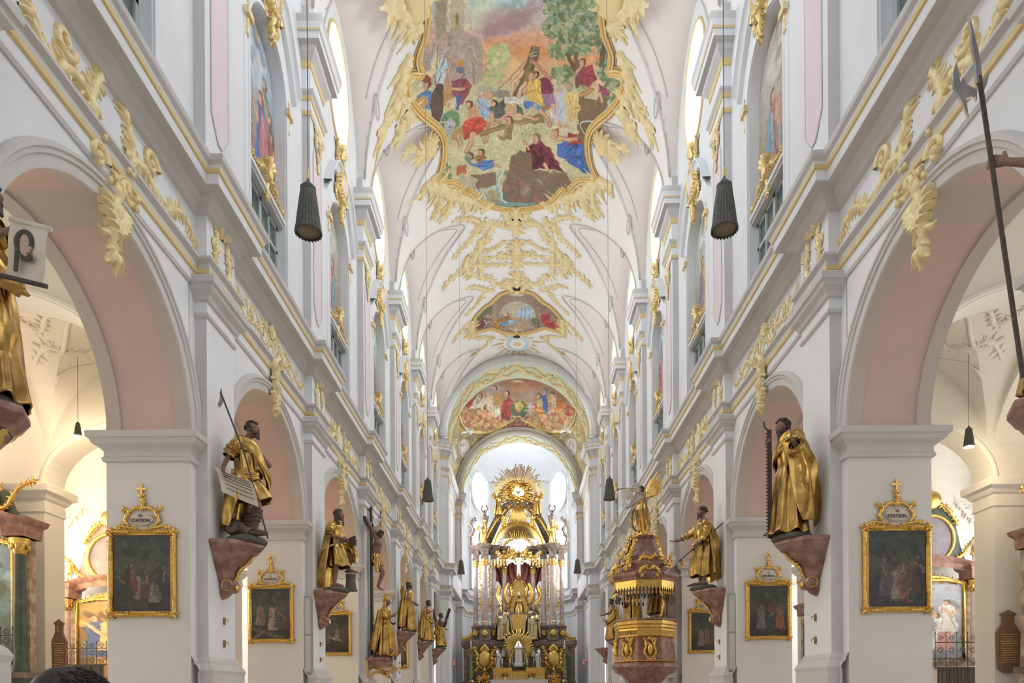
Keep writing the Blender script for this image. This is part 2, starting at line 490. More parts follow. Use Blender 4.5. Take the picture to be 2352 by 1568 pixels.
        # gilt rim
        u.tube([(SX(XW - 0.02), yc + (OV_A + .04) * math.cos(2 * PI * i / nb), OV_Z + (OV_B + .04) * math.sin(2 * PI * i / nb)) for i in range(nb + 1)], 0.045, 'gold_paint', n=6, cap=False)
    for k in range(N0 + 1, N1 + 1):      # corners left by the fans between 15 and 18
        yc = ybay(k)
    # upper pilasters
    for n in range(N0, N1):
        yc = ypier(n)
        u.grid([[(SX(XP), yc - 0.6, z) for z in (9.6, VZ + .3)], [(SX(XP), yc + 0.6, z) for z in (9.6, VZ + .3)]], 'plaster_white')
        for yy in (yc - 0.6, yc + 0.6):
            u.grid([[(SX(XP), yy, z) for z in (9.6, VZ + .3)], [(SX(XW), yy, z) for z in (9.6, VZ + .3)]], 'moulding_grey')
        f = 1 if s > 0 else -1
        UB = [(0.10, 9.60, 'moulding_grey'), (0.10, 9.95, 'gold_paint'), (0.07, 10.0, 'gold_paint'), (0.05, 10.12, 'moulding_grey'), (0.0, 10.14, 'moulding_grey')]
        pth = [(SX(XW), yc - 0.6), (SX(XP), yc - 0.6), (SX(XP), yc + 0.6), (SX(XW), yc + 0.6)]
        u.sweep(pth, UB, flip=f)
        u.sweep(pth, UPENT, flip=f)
        # pink inlaid panel with shaped foot and head
        def pf(y, z, t): return (SX(XP - t), yc + y, z)
        hw = 0.37
        poly = [(-hw, 11.0), (-0.2, 10.75), (-0.08, 10.6), (0.08, 10.6), (0.2, 10.75), (hw, 11.0), (hw, 15.3), (0.2, 15.6), (-0.2, 15.6), (-hw, 15.3)]
        u.prism(poly, pf, 'panel_pink', 0.0, 0.012)
        ring = [pf(y, z, 0.014) for y, z in poly] + [pf(*poly[0], 0.014)]
        u.tube(ring, 0.016, 'moulding_grey', n=4, cap=False)
    u.build('wall_clerestory_left' if s < 0 else 'wall_clerestory_right', kind='structure')

for s in (-1, 1): side_wall(s)

# --- windows: oval clerestory panes with iron bars; gallery windows below the paintings
wn = 0
for s in (-1, 1):
    for k in range(N0 + 1, N1 + 1):
        yc = ybay(k); wn += 1
        g = MB()
        nb = 40
        g.add([(s * 6.72, yc + 1.14 * math.cos(2 * PI * i / nb), OV_Z + 1.74 * math.sin(2 * PI * i / nb)) for i in range(nb)], [tuple(range(nb))], 'window_daylight')
        for dy in (-0.57, 0, 0.57):
            h = 1.7 * math.sqrt(1 - (dy / 1.14) ** 2)
            g.box((min(s * 6.66, s * 6.7), yc + dy - 0.015, OV_Z - h), (max(s * 6.66, s * 6.7), yc + dy + 0.015, OV_Z + h), 'iron')
        for dz in (-1.1, -0.4, 0.3, 1.0):
            h = 1.12 * math.sqrt(1 - (dz / 1.74) ** 2)
            g.box((min(s * 6.66, s * 6.7), yc - h, OV_Z + dz - 0.015), (max(s * 6.66, s * 6.7), yc + h, OV_Z + dz + 0.015), 'iron')
        g.build('window_%d' % wn, kind='structure')
for s in (-1, 1):
    for k in range(N0 + 1, N1 + 1):
        yc = ybay(k); wn += 1
        g = MB()
        x0, x1 = sorted((s * 6.20, s * 6.27))
        g.box((min(s * 6.25, s * 6.27), yc - 1.1, 10.1), (max(s * 6.25, s * 6.27), yc + 1.1, 11.95), 'window_glass')
        for yy in (-1.12, -0.56, 0, 0.56, 1.12):
            g.box((x0, yc + yy - (0.06 if yy in (0, -1.12, 1.12) else 0.03), 9.95), (x1, yc + yy + (0.06 if yy in (0, -1.12, 1.12) else 0.03), 12.0), 'window_green')
        for zz in (10.0, 10.75, 11.35, 11.95):
            g.box((x0, yc - 1.15, zz - 0.045), (x1, yc + 1.15, zz + 0.045), 'window_green')
        g.build('window_%d' % wn, kind='structure')

# ---------------------------------------------------------------- nave vault
def vault():
    v = MB()
    nx, per = 150, 44
    xs = [6.0 * math.cos(PI * i / nx) for i in range(nx + 1)]
    ys = []
    for k in range(N0 + 1, N1 + 1):
        yc = ybay(k)
        ys += [yc - PITCH / 2 + PITCH * (0.5 - 0.5 * math.cos(PI * j / per)) * 0.5 + PITCH * 0.5 * j / per for j in range(per)]
    ys.append(ybay(N1) + PITCH / 2)
    rows, lun = [], []
    for y in ys:
        k = round((y - ybay(0)) / PITCH)
        yc = ybay(max(N0 + 1, min(N1, k)))
        row, lr = [], []
        for x in xs:
            zb, zl = z_barrel(x), z_lunette(x, y, yc)
            row.append((x, y, max(zb, zl))); lr.append(zl > zb)
        rows.append(row); lun.append(lr)
    o = len(v.v); n = nx + 1
    for r in rows: v.v.extend(r)
    mw, mp = v.m('vault_white'), v.m('vault_pink')
    for i in range(len(rows) - 1):
        for j in range(nx):
            a = o + i * n + j
            c = sum((lun[i][j], lun[i][j + 1], lun[i + 1][j], lun[i + 1][j + 1]))
            v.f.append((a, a + 1, a + 1 + n, a + n)); v.mi.append(mp if c >= 3 else mw)
    v.build('ceiling', kind='structure', smooth=True, auto=25)
    # drawn ribs: groin lines and the thin lines flanking them, ending in little scrolls
    g = MB()
    for k in range(N0 + 1, N1 + 1):
        yc = ybay(k)
        for s in (-1, 1):
            for side, dy0 in ((1, 0.0),):
                pts = []
                for i in range(81):
                    t = -0.995 + 1.99 * i / 80
                    y = yc + 2.78 * t
                    lo, hi = 0.5, 5.9
                    for _ in range(28):
                        x = (lo + hi) / 2
                        if z_lunette(x, y, yc) > z_barrel(x): hi = x
                        else: lo = x
                    x = hi
                    pts.append((s * (x - 0.02), y, max(z_barrel(x), 0) - 0.03))
                g.tube(pts, 0.035, 'moulding_grey', n=6)
                g.tube([(p[0] + s * 0.45 * (1 - abs(-0.995 + 1.99 * i / 80) ** 3), yc + (p[1] - yc) * 0.88, z_lunette(abs(p[0]) + .45 * (1 - abs(-0.995 + 1.99 * i / 80) ** 3), yc + (p[1] - yc) * 0.88, yc) - 0.015) for i, p in enumerate(pts)][6:-6], 0.02, 'line_grey', n=4)
                for q in (-1, 1):        # little plaster scroll at each foot
                    sc = []
                    for i in range(22):
                        a = i * 0.33; r_ = 0.26 * (1 - i / 26)
                        yy, xx = yc + q * (2.25 - r_ * math.sin(a)), 5.15 + r_ * math.cos(a) * 0.5
                        sc.append((s * xx, yy, z_lunette(xx, yy, yc) - 0.02))
                    g.tube(sc, 0.03, 'line_grey', n=5)
    g.build('trim_3', kind='structure', smooth=True)
vault()

# ---------------------------------------------------------------- floor, back wall
fl = MB()
fl.box((-18, YBACK, -1.85), (18, 78, -1.65), 'floor_stone')
fl.build('floor', kind='structure')
bw = MB()
bw.box((-18, YBACK - 0.3, -1.65), (18, YBACK, 26), 'plaster_white')
bw.build('wall_back', kind='structure')
for s in (-1, 1):   # plain continuation of the side walls behind the visitor
    e = MB()
    e.box((min(s * XW, s * XB), YBACK, -1.65), (max(s * XW, s * XB), NEAR, 25), 'plaster_white')
    e.build('wall_west_left' if s < 0 else 'wall_west_right', kind='structure')
e = MB(); e.box((-6, YBACK, 24.9), (6, NEAR + .2, 25.1), 'vault_white'); e.build('ceiling_west', kind='structure')
# ================================================================ CHOIR, APSE, AISLES
def annulus_wall(mb, y, a_in, z0, b_in, xs_out, ztop, m, n=40):
    """wall in the plane y with an arched opening (half width a_in, springing z0, rise b_in)"""
    lo = [(a_in * math.cos(PI * i / n), y, z0 + b_in * math.sin(PI * i / n)) for i in range(n + 1)]
    hi = [(p[0] * xs_out / a_in, y, ztop) for p in lo]
    mb.grid([lo, hi], m)

AW, ASZ, AB = 5.30, 19.0, 5.45          # triumphal arch: half width, springing, rise
c = MB()
# arch face, moulded edge and soffit of the triumphal arch
nA = 60
angs = arc(0, PI, nA)
prof = [(0.62, 50.80), (0.55, 50.62), (0.44, 50.60), (0.40, 50.72), (0.16, 50.72), (0.12, 50.62), (0.0, 50.62), (0.0, 50.80)]
c.grid([[((AW + r_) * math.cos(a), yy, ASZ + (AB + r_) * math.sin(a)) for r_, yy in prof] for a in angs], None,
       colm=['moulding_grey', 'moulding_grey', 'moulding_grey', 'plaster_cream', 'plaster_white', 'plaster_white', 'plaster_white'])
for (y, ao) in ((50.8, 6.2), (53.2, 6.2)):
    c.grid([[(AW * math.cos(a), y, ASZ + AB * math.sin(a)) for a in angs], [(ao * math.cos(a), y, ASZ + (AB + 1.6) * math.sin(a)) for a in angs]], 'vault_white')
c.build('wall_arch', kind='structure', smooth=True, auto=30)
# compound piers of the arch with both entablatures
for s in (-1, 1):
    f = 1 if s > 0 else -1
    p = MB()
    path = [(s * 6.3, 50.8), (s * 5.95, 50.8), (s * 5.95, 51.0), (s * 5.55, 51.0), (s * 5.55, 51.25), (s * 5.30, 51.25), (s * 5.30, 52.9), (s * 5.6, 52.9), (s * 5.6, 53.2), (s * 6.0, 53.2), (s * 6.0, 64.0)]
    p.grid([[(a, b, z) for z in (-1.65, ASZ + .1)] for a, b in path], 'plaster_white')
    p.sweep(path, ENT, flip=f)
    p.sweep(path, UPENT, flip=f)
    p.sweep(path[:9], BASEP, flip=f)
    p.sweep(path[:9], [(q[0], q[1], q[2]) for q in [(0, 6.98, 'moulding_grey'), (0.05, 7.03, 'moulding_grey'), (0.02, 7.08, 'plaster_white'), (0.02, 7.26, 'moulding_grey'), (0.10, 7.33, 'moulding_grey'), (0.20, 7.48, 'moulding_grey'), (0.22, 7.6, 'moulding_grey'), (0.0, 7.66, 'moulding_grey')]], flip=f)
    # loge parapet along the choir wall
    p.box((min(s * 5.25, s * 6.0), 53.4, 8.3), (max(s * 5.25, s * 6.0), 62.0, 8.5), 'moulding_grey')
    p.box((min(s * 5.25, s * 5.35), 53.4, 8.5), (max(s * 5.25, s * 5.35), 62.0, 9.9), 'plaster_white')
    p.box((min(s * 5.2, s * 5.4), 53.4, 9.9), (max(s * 5.2, s * 5.4), 62.0, 10.0), 'moulding_grey')
    # pier of the apse arch, facing the nave
    pp = [(s * 7.2, 64.0), (s * 6.3, 64.0), (s * 6.3, 63.75), (s * 5.55, 63.75), (s * 5.55, 64.0), (s * 5.4, 64.0), (s * 5.4, 66.0), (s * 5.7, 66.0)]
    p.grid([[(a, b, z) for z in (-1.65, 18.8)] for a, b in pp[:4]], 'plaster_white')
    p.grid([[(a, b, z) for z in (-1.65, 18.8)] for a, b in pp[3:]], 'plaster_white')
    p.sweep(pp, ENT, flip=f)
    p.sweep(pp, UPENT, flip=f)
    # dentils under the upper cornice of the apse arch
    for i in range(9):
        xx = 5.45 + i * 0.11
        p.box((min(s * xx, s * (xx + .06)), 63.52, 17.78), (max(s * xx, s * (xx + .06)), 63.75, 17.90), 'moulding_grey')
    p.build('wall_choir_left' if s < 0 else 'wall_choir_right', kind='structure')
# apse arch face and soffit
q = MB()
BW, BSZ, BB = 5.40, 18.7, 5.4
q.grid([[(BW * math.cos(a), 64.0, BSZ + BB * math.sin(a)) for a in angs], [(6.4 * math.cos(a), 64.0, BSZ + (BB + 2) * math.sin(a)) for a in angs]], 'plaster_white')
prof = [(0.34, 64.0), (0.30, 63.88), (0.10, 63.88), (0.06, 63.94), (0.0, 63.94), (0.0, 64.1)]
q.grid([[((BW + r_) * math.cos(a), yy, BSZ + (BB + r_) * math.sin(a)) for r_, yy in prof] for a in angs], 'plaster_white')
q.build('wall_apse_arch', kind='structure', smooth=True, auto=30)

# apse: three canted walls with a round and a tall window each, half dome above
APP = [(-5.7, 66.0), (-5.2, 68.0), (-3.0, 71.6), (3.0, 71.6), (5.2, 68.0), (5.7, 66.0)]
ap = MB()
def wall_windows(mb, p0, p1, z0, z1, wins, m, nidx):
    """wall panel p0->p1 with elliptical / arched holes: wins = [(u_centre, half_w, z_bottom, z_spring, rise_top, round)]"""
    P0, P1 = Vector(p0), Vector(p1); L = (P1 - P0).length; d = (P1 - P0) / L
    nrm = Vector((-d.y, d.x))
    def P(u, z, t=0): return (P0.x + d.x * u + nrm.x * t, P0.y + d.y * u + nrm.y * t, z)
    us = sorted({0, L} | {w[0] - w[1] for w in wins} | {w[0] + w[1] for w in wins})
    u0, u1 = us[1], us[-2]
    for a, b in ((0, u0), (u1, L)):
        mb.grid([[P(a, z) for z in (z0, z1)], [P(b, z) for z in (z0, z1)]], m)
    zcur = z0
    for (uc, hw, zb, zs, rise, rnd) in wins:
        n = 24
        top, bot = [], []
        for i in range(n + 1):
            t = -1 + 2 * i / n
            h = math.sqrt(max(0, 1 - t * t))
            top.append((uc + hw * t, zs + rise * h)); bot.append((uc + hw * t, (zs - (zs - zb) * h) if rnd else zb))
        mb.grid([[P(u, zcur) for u, _ in bot], [P(u, z) for u, z in bot]], m)
        ztop = max(z for _, z in top) + 0.35
        mb.grid([[P(u, z) for u, z in top], [P(u, ztop) for u, _ in top]], m)
        zcur = ztop
        loop = bot + top[::-1] + [bot[0]]
        mb.grid([[P(u, z, 0) for u, z in loop], [P(u, z, 0.55) for u, z in loop]], m)
        mb.tube([P(u, z, -0.05) for u, z in loop], 0.12, 'plaster_white', n=6, cap=False)
        g = MB()
        g.add([P(u, z, 0.5) for u, z in bot + top[::-1]], [tuple(range(2 * n + 2))], 'window_daylight')
        k = -hw + hw / 2
        while k < hw - 0.01:
            h = math.sqrt(max(0, 1 - (k / hw) ** 2))
            b = (zs - (zs - zb) * h) if rnd else zb
            g.grid([[P(uc + k - .025, z, 0.46) for z in (b, zs + rise * h)], [P(uc + k + .025, z, 0.46) for z in (b, zs + rise * h)]], 'iron')
            k += hw / 2
        z = zb + 0.8
        while z < zs + rise - .1:
            if z > zs: hh = hw * math.sqrt(max(0, 1 - ((z - zs) / rise) ** 2))
            elif rnd: hh = hw * math.sqrt(max(0, 1 - ((zs - z) / (zs - zb)) ** 2))
            else: hh = hw
            g.grid([[P(uc - hh, zz, 0.46) for zz in (z - .025, z + .025)], [P(uc + hh, zz, 0.46) for zz in (z - .025, z + .025)]], 'iron')
            z += 0.8
        g.build('window_%d' % nidx[0], kind='structure'); nidx[0] += 1
    mb.grid([[P(u0, z) for z in (zcur, z1)], [P(u1, z) for z in (zcur, z1)]], m)
idx = [wn + 1]
ap.grid([[(x, y, z) for z in (-1.65, 24.5)] for x, y in APP[:2]], 'plaster_white')
ap.grid([[(x, y, z) for z in (-1.65, 24.5)] for x, y in APP[4:]], 'plaster_white')
for i in (1, 2, 3):
    L = (Vector(APP[i + 1]) - Vector(APP[i])).length
    hw = 1.55 if i != 2 else 1.9
    wall_windows(ap, APP[i], APP[i + 1], -1.65, 25.5, [(L / 2, hw, 10.4, 15.9, 1.5, False), (L / 2, hw * .95, 18.5, 20.5, 1.95, True)], 'plaster_white', idx)
ap.sweep([(-5.7, 66.0), (-5.2, 68.0), (-3.0, 71.6), (3.0, 71.6), (5.2, 68.0), (5.7, 66.0)], ENT, flip=-1)
rows = []
for i in range(13):
    t = PI / 2 * i / 12
    rows.append([(5.9 * math.cos(t) * math.cos(a), 66.0 + 6.2 * math.cos(t) * math.sin(a), 22.0 + 3.4 * math.sin(t)) for a in arc(0, PI, 30)])
ap.grid(rows, 'plaster_white')
ap.build('wall_apse', kind='structure', smooth=True, auto=30)
# plain outer skin added to keep stray light out above the choir
sk = MB()
sk.box((-6.6, 66.0, 24.6), (6.6, 73, 24.9), 'plaster_white')
sk.build('choir_light_skin', kind='structure')

# ---------------------------------------------------------------- aisles and chapels
XO, XC = 17.3, 13.4
def z_aisle(x, y, yc):
    u = (x - 10.46) / 2.94
    zl = 5.95 + 3.5 * math.sqrt(max(0, 1 - u * u))
    t = (y - yc) / 2.95
    zt = 5.95 + 3.5 * math.sqrt(max(0, 1 - t * t)) if abs(t) < 1 else 0
    return max(zl, zt)
for s in (-1, 1):
    w = MB(); m = 'aisle_cream'
    for k in range(N0 + 1, N1 + 1):
        yc = ybay(k); a, b = yc - PITCH / 2, yc + PITCH / 2
        # outer wall with tall window
        g0, g1, zb, zt = yc + 0.6, yc + 2.55, -0.2, 6.8
        for (ya, yb_, za, zc) in ((a, g0, -1.65, 10), (g1, b, -1.65, 10), (g0, g1, -1.65, zb), (g0, g1, zt, 10)):
            w.grid([[(s * XO, ya, z) for z in (za, zc)], [(s * XO, yb_, z) for z in (za, zc)]], m)
        # aisle groin vault and chapel tunnel vault
        n = 26
        w.grid([[(s * (XB + (XC - XB) * i / n), a + (b - a) * j / n, z_aisle(XB + (XC - XB) * i / n, a + (b - a) * j / n, yc)) for j in range(n + 1)] for i in range(n + 1)], m)
        w.grid([[(s * x, yc + 2.95 * math.cos(t), 5.95 + 3.2 * math.sin(t)) for t in arc(0, PI, 20)] for x in (XC, XO)], m)
        w.grid([[(s * XC, yc + 2.95 * math.cos(t), 5.95 + 3.2 * math.sin(t)) for t in arc(0, PI, 20)], [(s * XC, yc + 3.2 * math.cos(t), 10) for t in arc(0, PI, 20)]], m)
    for n_ in range(N0, N1):
        yc = ypier(n_)
        for yy in (yc - 0.42, yc + 0.42):
            # chapel cross wall
            w.grid([[(s * XC, yy, z) for z in (-1.65, 10)], [(s * XO, yy, z) for z in (-1.65, 10)]], m)
            # diaphragm over the transverse arch
            tt = arc(0, PI, 24)
            w.grid([[(s * (10.46 + 2.94 * math.cos(t)), yy, 5.95 + 1.75 * math.sin(t)) for t in tt], [(s * (10.46 + 2.94 * math.cos(t)), yy, 10) for t in tt]], m)
            w.tube([(s * (10.46 + 3.0 * math.cos(t)), yy, 5.97 + 1.81 * math.sin(t)) for t in tt], 0.06, m, n=6)
        w.grid([[(s * (10.46 + 2.94 * math.cos(t)), yy, 5.95 + 1.75 * math.sin(t)) for t in tt] for yy in (yc - .42, yc + .42)], m)
        w.grid([[(s * XC, yy, z) for z in (-1.65, 6)] for yy in (yc - .42, yc + .42)], m)
        f = 1 if s > 0 else -1
        w.sweep([(s * XO, yc - 0.42), (s * XC, yc - 0.42), (s * XC, yc + 0.42), (s * XO, yc + 0.42)], [(0, 5.15, m), (0.04, 5.18, m), (0.03, 5.25, m), (0.02, 5.5, m), (0.08, 5.55, m), (0.14, 5.66, m), (0.24, 5.72, m), (0.25, 5.9, m), (0.2, 5.95, m), (0, 5.97, m)], flip=f)
        # thin wall rib on the inner side
    w.build('wall_aisle_left' if s < 0 else 'wall_aisle_right', kind='structure')
    for k in range(N0 + 1, N1 + 1):
        yc = ybay(k)
        g = MB()
        g.grid([[(s * (XO + .12), yc + 0.55, z) for z in (-.2, 6.8)], [(s * (XO + .12), yc + 2.6, z) for z in (-.2, 6.8)]], 'window_daylight')
        for yy in (1.2, 1.9):
            g.box((min(s * (XO + .05), s * (XO + .08)), yc + yy - .02, -.2), (max(s * (XO + .05), s * (XO + .08)), yc + yy + .02, 6.8), 'iron')
        for zz in range(1, 7):
            g.box((min(s * (XO + .05), s * (XO + .08)), yc + .6, zz - .02), (max(s * (XO + .05), s * (XO + .08)), yc + 2.55, zz + .02), 'iron')
        g.build('window_%d' % idx[0], kind='structure'); idx[0] += 1
    e = MB()
    e.box((min(s * XB, s * XO), YEND, -1.65), (max(s * XB, s * XO), YEND + .2, 10), 'plaster_white')
    e.build('wall_aisle_end_left' if s < 0 else 'wall_aisle_end_right', kind='structure')
# ================================================================ PAINTED DECORATION (pigment stored on dense meshes)
_rng = np.random.RandomState(5)
def vnoise(h, w, cell, seed=0):
    r = np.random.RandomState(seed)
    gh, gw = int(h / cell) + 3, int(w / cell) + 3
    g = r.rand(gh, gw)
    yy = np.arange(h) / cell; xx = np.arange(w) / cell
    y0 = yy.astype(int); x0 = xx.astype(int)
    fy = (yy - y0)[:, None]; fx = (xx - x0)[None, :]
    fy = fy * fy * (3 - 2 * fy); fx = fx * fx * (3 - 2 * fx)
    a = g[y0][:, x0]; b = g[y0][:, x0 + 1]; c_ = g[y0 + 1][:, x0]; d = g[y0 + 1][:, x0 + 1]
    return (a * (1 - fx) + b * fx) * (1 - fy) + (c_ * (1 - fx) + d * fx) * fy
class Canvas:
    """x0..x1, y0..y1 in the author's units (y down), res cells per unit; colours given as 0-255 display values"""
    def __init__(self, x0, y0, x1, y1, res, bg):
        self.x0, self.y0, self.x1, self.y1, self.r = x0, y0, x1, y1, res
        self.w = int((x1 - x0) * res); self.h = int((y1 - y0) * res)
        self.a = np.ones((self.h, self.w, 3)) * np.array(bg, float)
        self.X, self.Y = np.meshgrid(x0 + (np.arange(self.w) + .5) / res, y0 + (np.arange(self.h) + .5) / res)
        self.k = 0; self.pale = 0.12; self.veil = 0.14
    def _win(self, xa, ya, xb, yb):
        i0 = max(0, int((ya - self.y0) * self.r) - 1); i1 = min(self.h, int((yb - self.y0) * self.r) + 2)
        j0 = max(0, int((xa - self.x0) * self.r) - 1); j1 = min(self.w, int((xb - self.x0) * self.r) + 2)
        return (slice(i0, i1), slice(j0, j1)) if i1 > i0 and j1 > j0 else None
    def _put(self, s, m, col, tex=0.0):
        col = np.array(col, float)
        if tex:
            self.k += 1
            n = vnoise(m.shape[0], m.shape[1], max(2.0, 7 * self.r), self.k) * .6 + vnoise(m.shape[0], m.shape[1], max(1.5, 2.5 * self.r), self.k + 50) * .4
            c = col[None, None, :] * (1 + (n - .5) * tex * 1.1)[:, :, None]
        else: c = col
        self.a[s] = self.a[s] * (1 - m[:, :, None]) + c * m[:, :, None]
    def grad(self, stops, tex=0.12):
        ys = [t[0] for t in stops]
        for ch in range(3): self.a[:, :, ch] = np.interp(self.Y, ys, [t[1][ch] for t in stops])
        if tex: self.a *= (1 + (vnoise(self.h, self.w, 22 * self.r, 3) - .5) * tex * 2)[:, :, None]
    def poly(self, pts, col, tex=0.25, alpha=1.0):
        xs = [p[0] for p in pts]; ys = [p[1] for p in pts]
        s = self._win(min(xs), min(ys), max(xs), max(ys))
        if s is None: return
        X, Y = self.X[s], self.Y[s]
        m = np.zeros(X.shape, bool)
        n = len(pts)
        for i in range(n):
            xa, ya = pts[i]; xb, yb = pts[(i + 1) % n]
            if ya == yb: continue
            c = ((ya > Y) != (yb > Y)) & (X < (xb - xa) * (Y - ya) / (yb - ya) + xa)
            m ^= c
        self._put(s, m.astype(float) * alpha, col, tex)
    def ell(self, cx, cy, rx, ry, col, rot=0, tex=0.08, alpha=1.0, soft=0.15):
        r_ = max(rx, ry)
        s = self._win(cx - r_, cy - r_, cx + r_, cy + r_)
        if s is None: return
        X, Y = self.X[s] - cx, self.Y[s] - cy
        c, q = math.cos(rot), math.sin(rot)
        d = ((X * c + Y * q) / rx) ** 2 + ((-X * q + Y * c) / ry) ** 2
        self._put(s, np.clip((1 - d) / max(soft, .02), 0, 1) * alpha, col, tex)
    def stroke(self, pts, w, col, tex=0.2, alpha=1.0, taper=None):
        n = len(pts)
        for i in range(n - 1):
            (xa, ya), (xb, yb) = pts[i], pts[i + 1]
            w0 = w * (1 if taper is None else 1 + (taper - 1) * i / max(1, n - 1)); w1 = w * (1 if taper is None else 1 + (taper - 1) * (i + 1) / max(1, n - 1))
            wm = max(w0, w1)
            s = self._win(min(xa, xb) - wm, min(ya, yb) - wm, max(xa, xb) + wm, max(ya, yb) + wm)
            if s is None: continue
            X, Y = self.X[s], self.Y[s]
            dx, dy = xb - xa, yb - ya; L = dx * dx + dy * dy + 1e-9
            t = np.clip(((X - xa) * dx + (Y - ya) * dy) / L, 0, 1)
            d = np.hypot(X - xa - t * dx, Y - ya - t * dy); ww = (w0 + (w1 - w0) * t) / 2
            self._put(s, np.clip((ww - d) * self.r + .5, 0, 1) * alpha, col, tex)
    def clump(self, cx, cy, rx, ry, cols, n, size, seed=0):
        r = random.Random(seed)
        for _ in range(n):
            a, q = r.uniform(0, 2 * PI), math.sqrt(r.random())
            self.ell(cx + rx * q * math.cos(a), cy + ry * q * math.sin(a), size * r.uniform(.6, 1.3), size * r.uniform(.5, 1.0), r.choice(cols), r.uniform(0, PI), soft=.5)
    def cloth(self, pts, col, n=7, seed=0):
        """a garment: polygon plus light and dark painted folds"""
        self.poly(pts, col, 0.2)
        r = random.Random(seed * 7 + int(pts[0][0]))
        xs = [p[0] for p in pts]; ys = [p[1] for p in pts]
        cx, cy = sum(xs) / len(xs), sum(ys) / len(ys)
        for i in range(n):
            p = r.choice(pts); q = r.choice(pts)
            a = r.uniform(.12, .35)
            x0, y0 = p[0] + (cx - p[0]) * a, p[1] + (cy - p[1]) * a
            x1, y1 = cx + (q[0] - cx) * r.uniform(0, .6), cy + (q[1] - cy) * r.uniform(0, .6)
            f = r.choice((0.62, 0.75, 1.22, 1.32))
            self.stroke([(x0, y0), ((x0 + x1) / 2 + r.uniform(-.04, .04) * (max(xs) - min(xs)), (y0 + y1) / 2), (x1, y1)], (max(xs) - min(xs)) * r.uniform(.05, .1), [min(255, v * f) for v in col], alpha=.75, taper=.4)
    def limb(self, pts, w, col=(206, 152, 118)):
        self.stroke(pts, w * 1.15, [v * .72 for v in col]); self.stroke(pts, w, col, taper=.75)
        self.stroke([(x - w * .18, y) for x, y in pts], w * .35, [min(255, v * 1.16) for v in col], alpha=.8, taper=.7)
    def head(self, x, y, r_, skin=(208, 158, 126), hair=(96, 66, 44), beard=False, face=-1):
        self.ell(x, y, r_ * 1.05, r_ * 1.25, hair)
        self.ell(x + face * r_ * .3, y + r_ * .2, r_ * .72, r_ * .95, skin)
        if beard: self.ell(x + face * r_ * .35, y + r_ * .85, r_ * .55, r_ * .55, hair)
        else: self.ell(x + face * r_ * .5, y + r_ * .5, r_ * .18, r_ * .1, (150, 80, 66))
        self.ell(x + face * r_ * .45, y + r_ * .02, r_ * .12, r_ * .08, (70, 44, 34))
    def person(self, x, y, h, robe, cloak=None, hair=(96, 66, 44), beard=False, face=-1, arm=None, lean=0, seed=0, skin=(206, 154, 122), kneel=False):
        """x,y = feet; simple clothed figure of height h"""
        w = h * .17; hx = x + lean * h * .4; hh = h * (.72 if kneel else 1)
        sh = y - hh * .8
        self.cloth([(x - w * 1.15, y), (x + w * 1.15, y), (x + w * .9 + lean * h * .2, y - hh * .45), (hx + w * .85, sh + h * .03), (hx + w * .3, sh - h * .03), (hx - w * .3, sh - h * .03), (hx - w * .85, sh + h * .03), (x - w * .75 + lean * h * .2, y - hh * .45)], robe, 9, seed)
        if cloak: self.cloth([(hx + w * .1, sh - h * .02), (hx + w * .9, sh + h * .04), (x + w * 1.5, y - h * .1), (x + w * .5, y - h * .05), (x - w * .3, y - hh * .4)], cloak, 6, seed + 1)
        if arm: self.limb([(hx + face * w * .6, sh + h * .05)] + [(x + ax * h, y - ay * h) for ax, ay in arm], h * .06, skin)
        self.head(hx, y - hh * .9, h * .068, skin, hair, beard, face)
    def sample(self, xs, ys):
        if not hasattr(self, 'wx'):
            k_ = max(self.h, self.w) / 90
            self.wx = (vnoise(self.h, self.w, k_, 77) - .5) * k_ * .5; self.wy = (vnoise(self.h, self.w, k_, 78) - .5) * k_ * .5
            tn = vnoise(self.h, self.w, k_ * 3, 79) * .6 + vnoise(self.h, self.w, k_, 80) * .4
            self.a = self.a * (1 + (tn - .5) * .22)[:, :, None]
        j = np.clip(((xs - self.x0) * self.r).astype(int), 0, self.w - 1); i = np.clip(((ys - self.y0) * self.r).astype(int), 0, self.h - 1)
        dj, di = self.wx[i, j], self.wy[i, j]
        j = np.clip((j + dj).astype(int), 0, self.w - 1); i = np.clip((i + di).astype(int), 0, self.h - 1)
        a = self.a[i, j] / 255.0
        g = a.mean(axis=-1, keepdims=True)
        a = np.clip((a * (1 - self.pale) + g * self.pale) * (1 - self.veil) + self.veil * np.array((.90, .85, .79)), 0, 1)
        lin = np.where(a <= 0.04045, a / 12.92, ((a + 0.055) / 1.055) ** 2.4)
        return lin
def dabs(c_, n, L_, w_, seed=1):
    """short brush marks that pick up the local pigment, a little lighter or darker"""
    r = random.Random(seed)
    for _ in range(n):
        x, y = r.uniform(c_.x0, c_.x1), r.uniform(c_.y0, c_.y1)
        i, j = min(c_.h - 1, int((y - c_.y0) * c_.r)), min(c_.w - 1, int((x - c_.x0) * c_.r))
        f = r.choice((.72, .82, .9, 1.1, 1.18, 1.28)); a = r.uniform(0, PI)
        c_.stroke([(x, y), (x + L_ * r.uniform(.5, 1.4) * math.cos(a), y + L_ * r.uniform(.5, 1.4) * math.sin(a))], w_ * r.uniform(.5, 1.5), np.clip(c_.a[i, j] * f + r.uniform(-6, 6), 0, 255), 0, .42, .4)
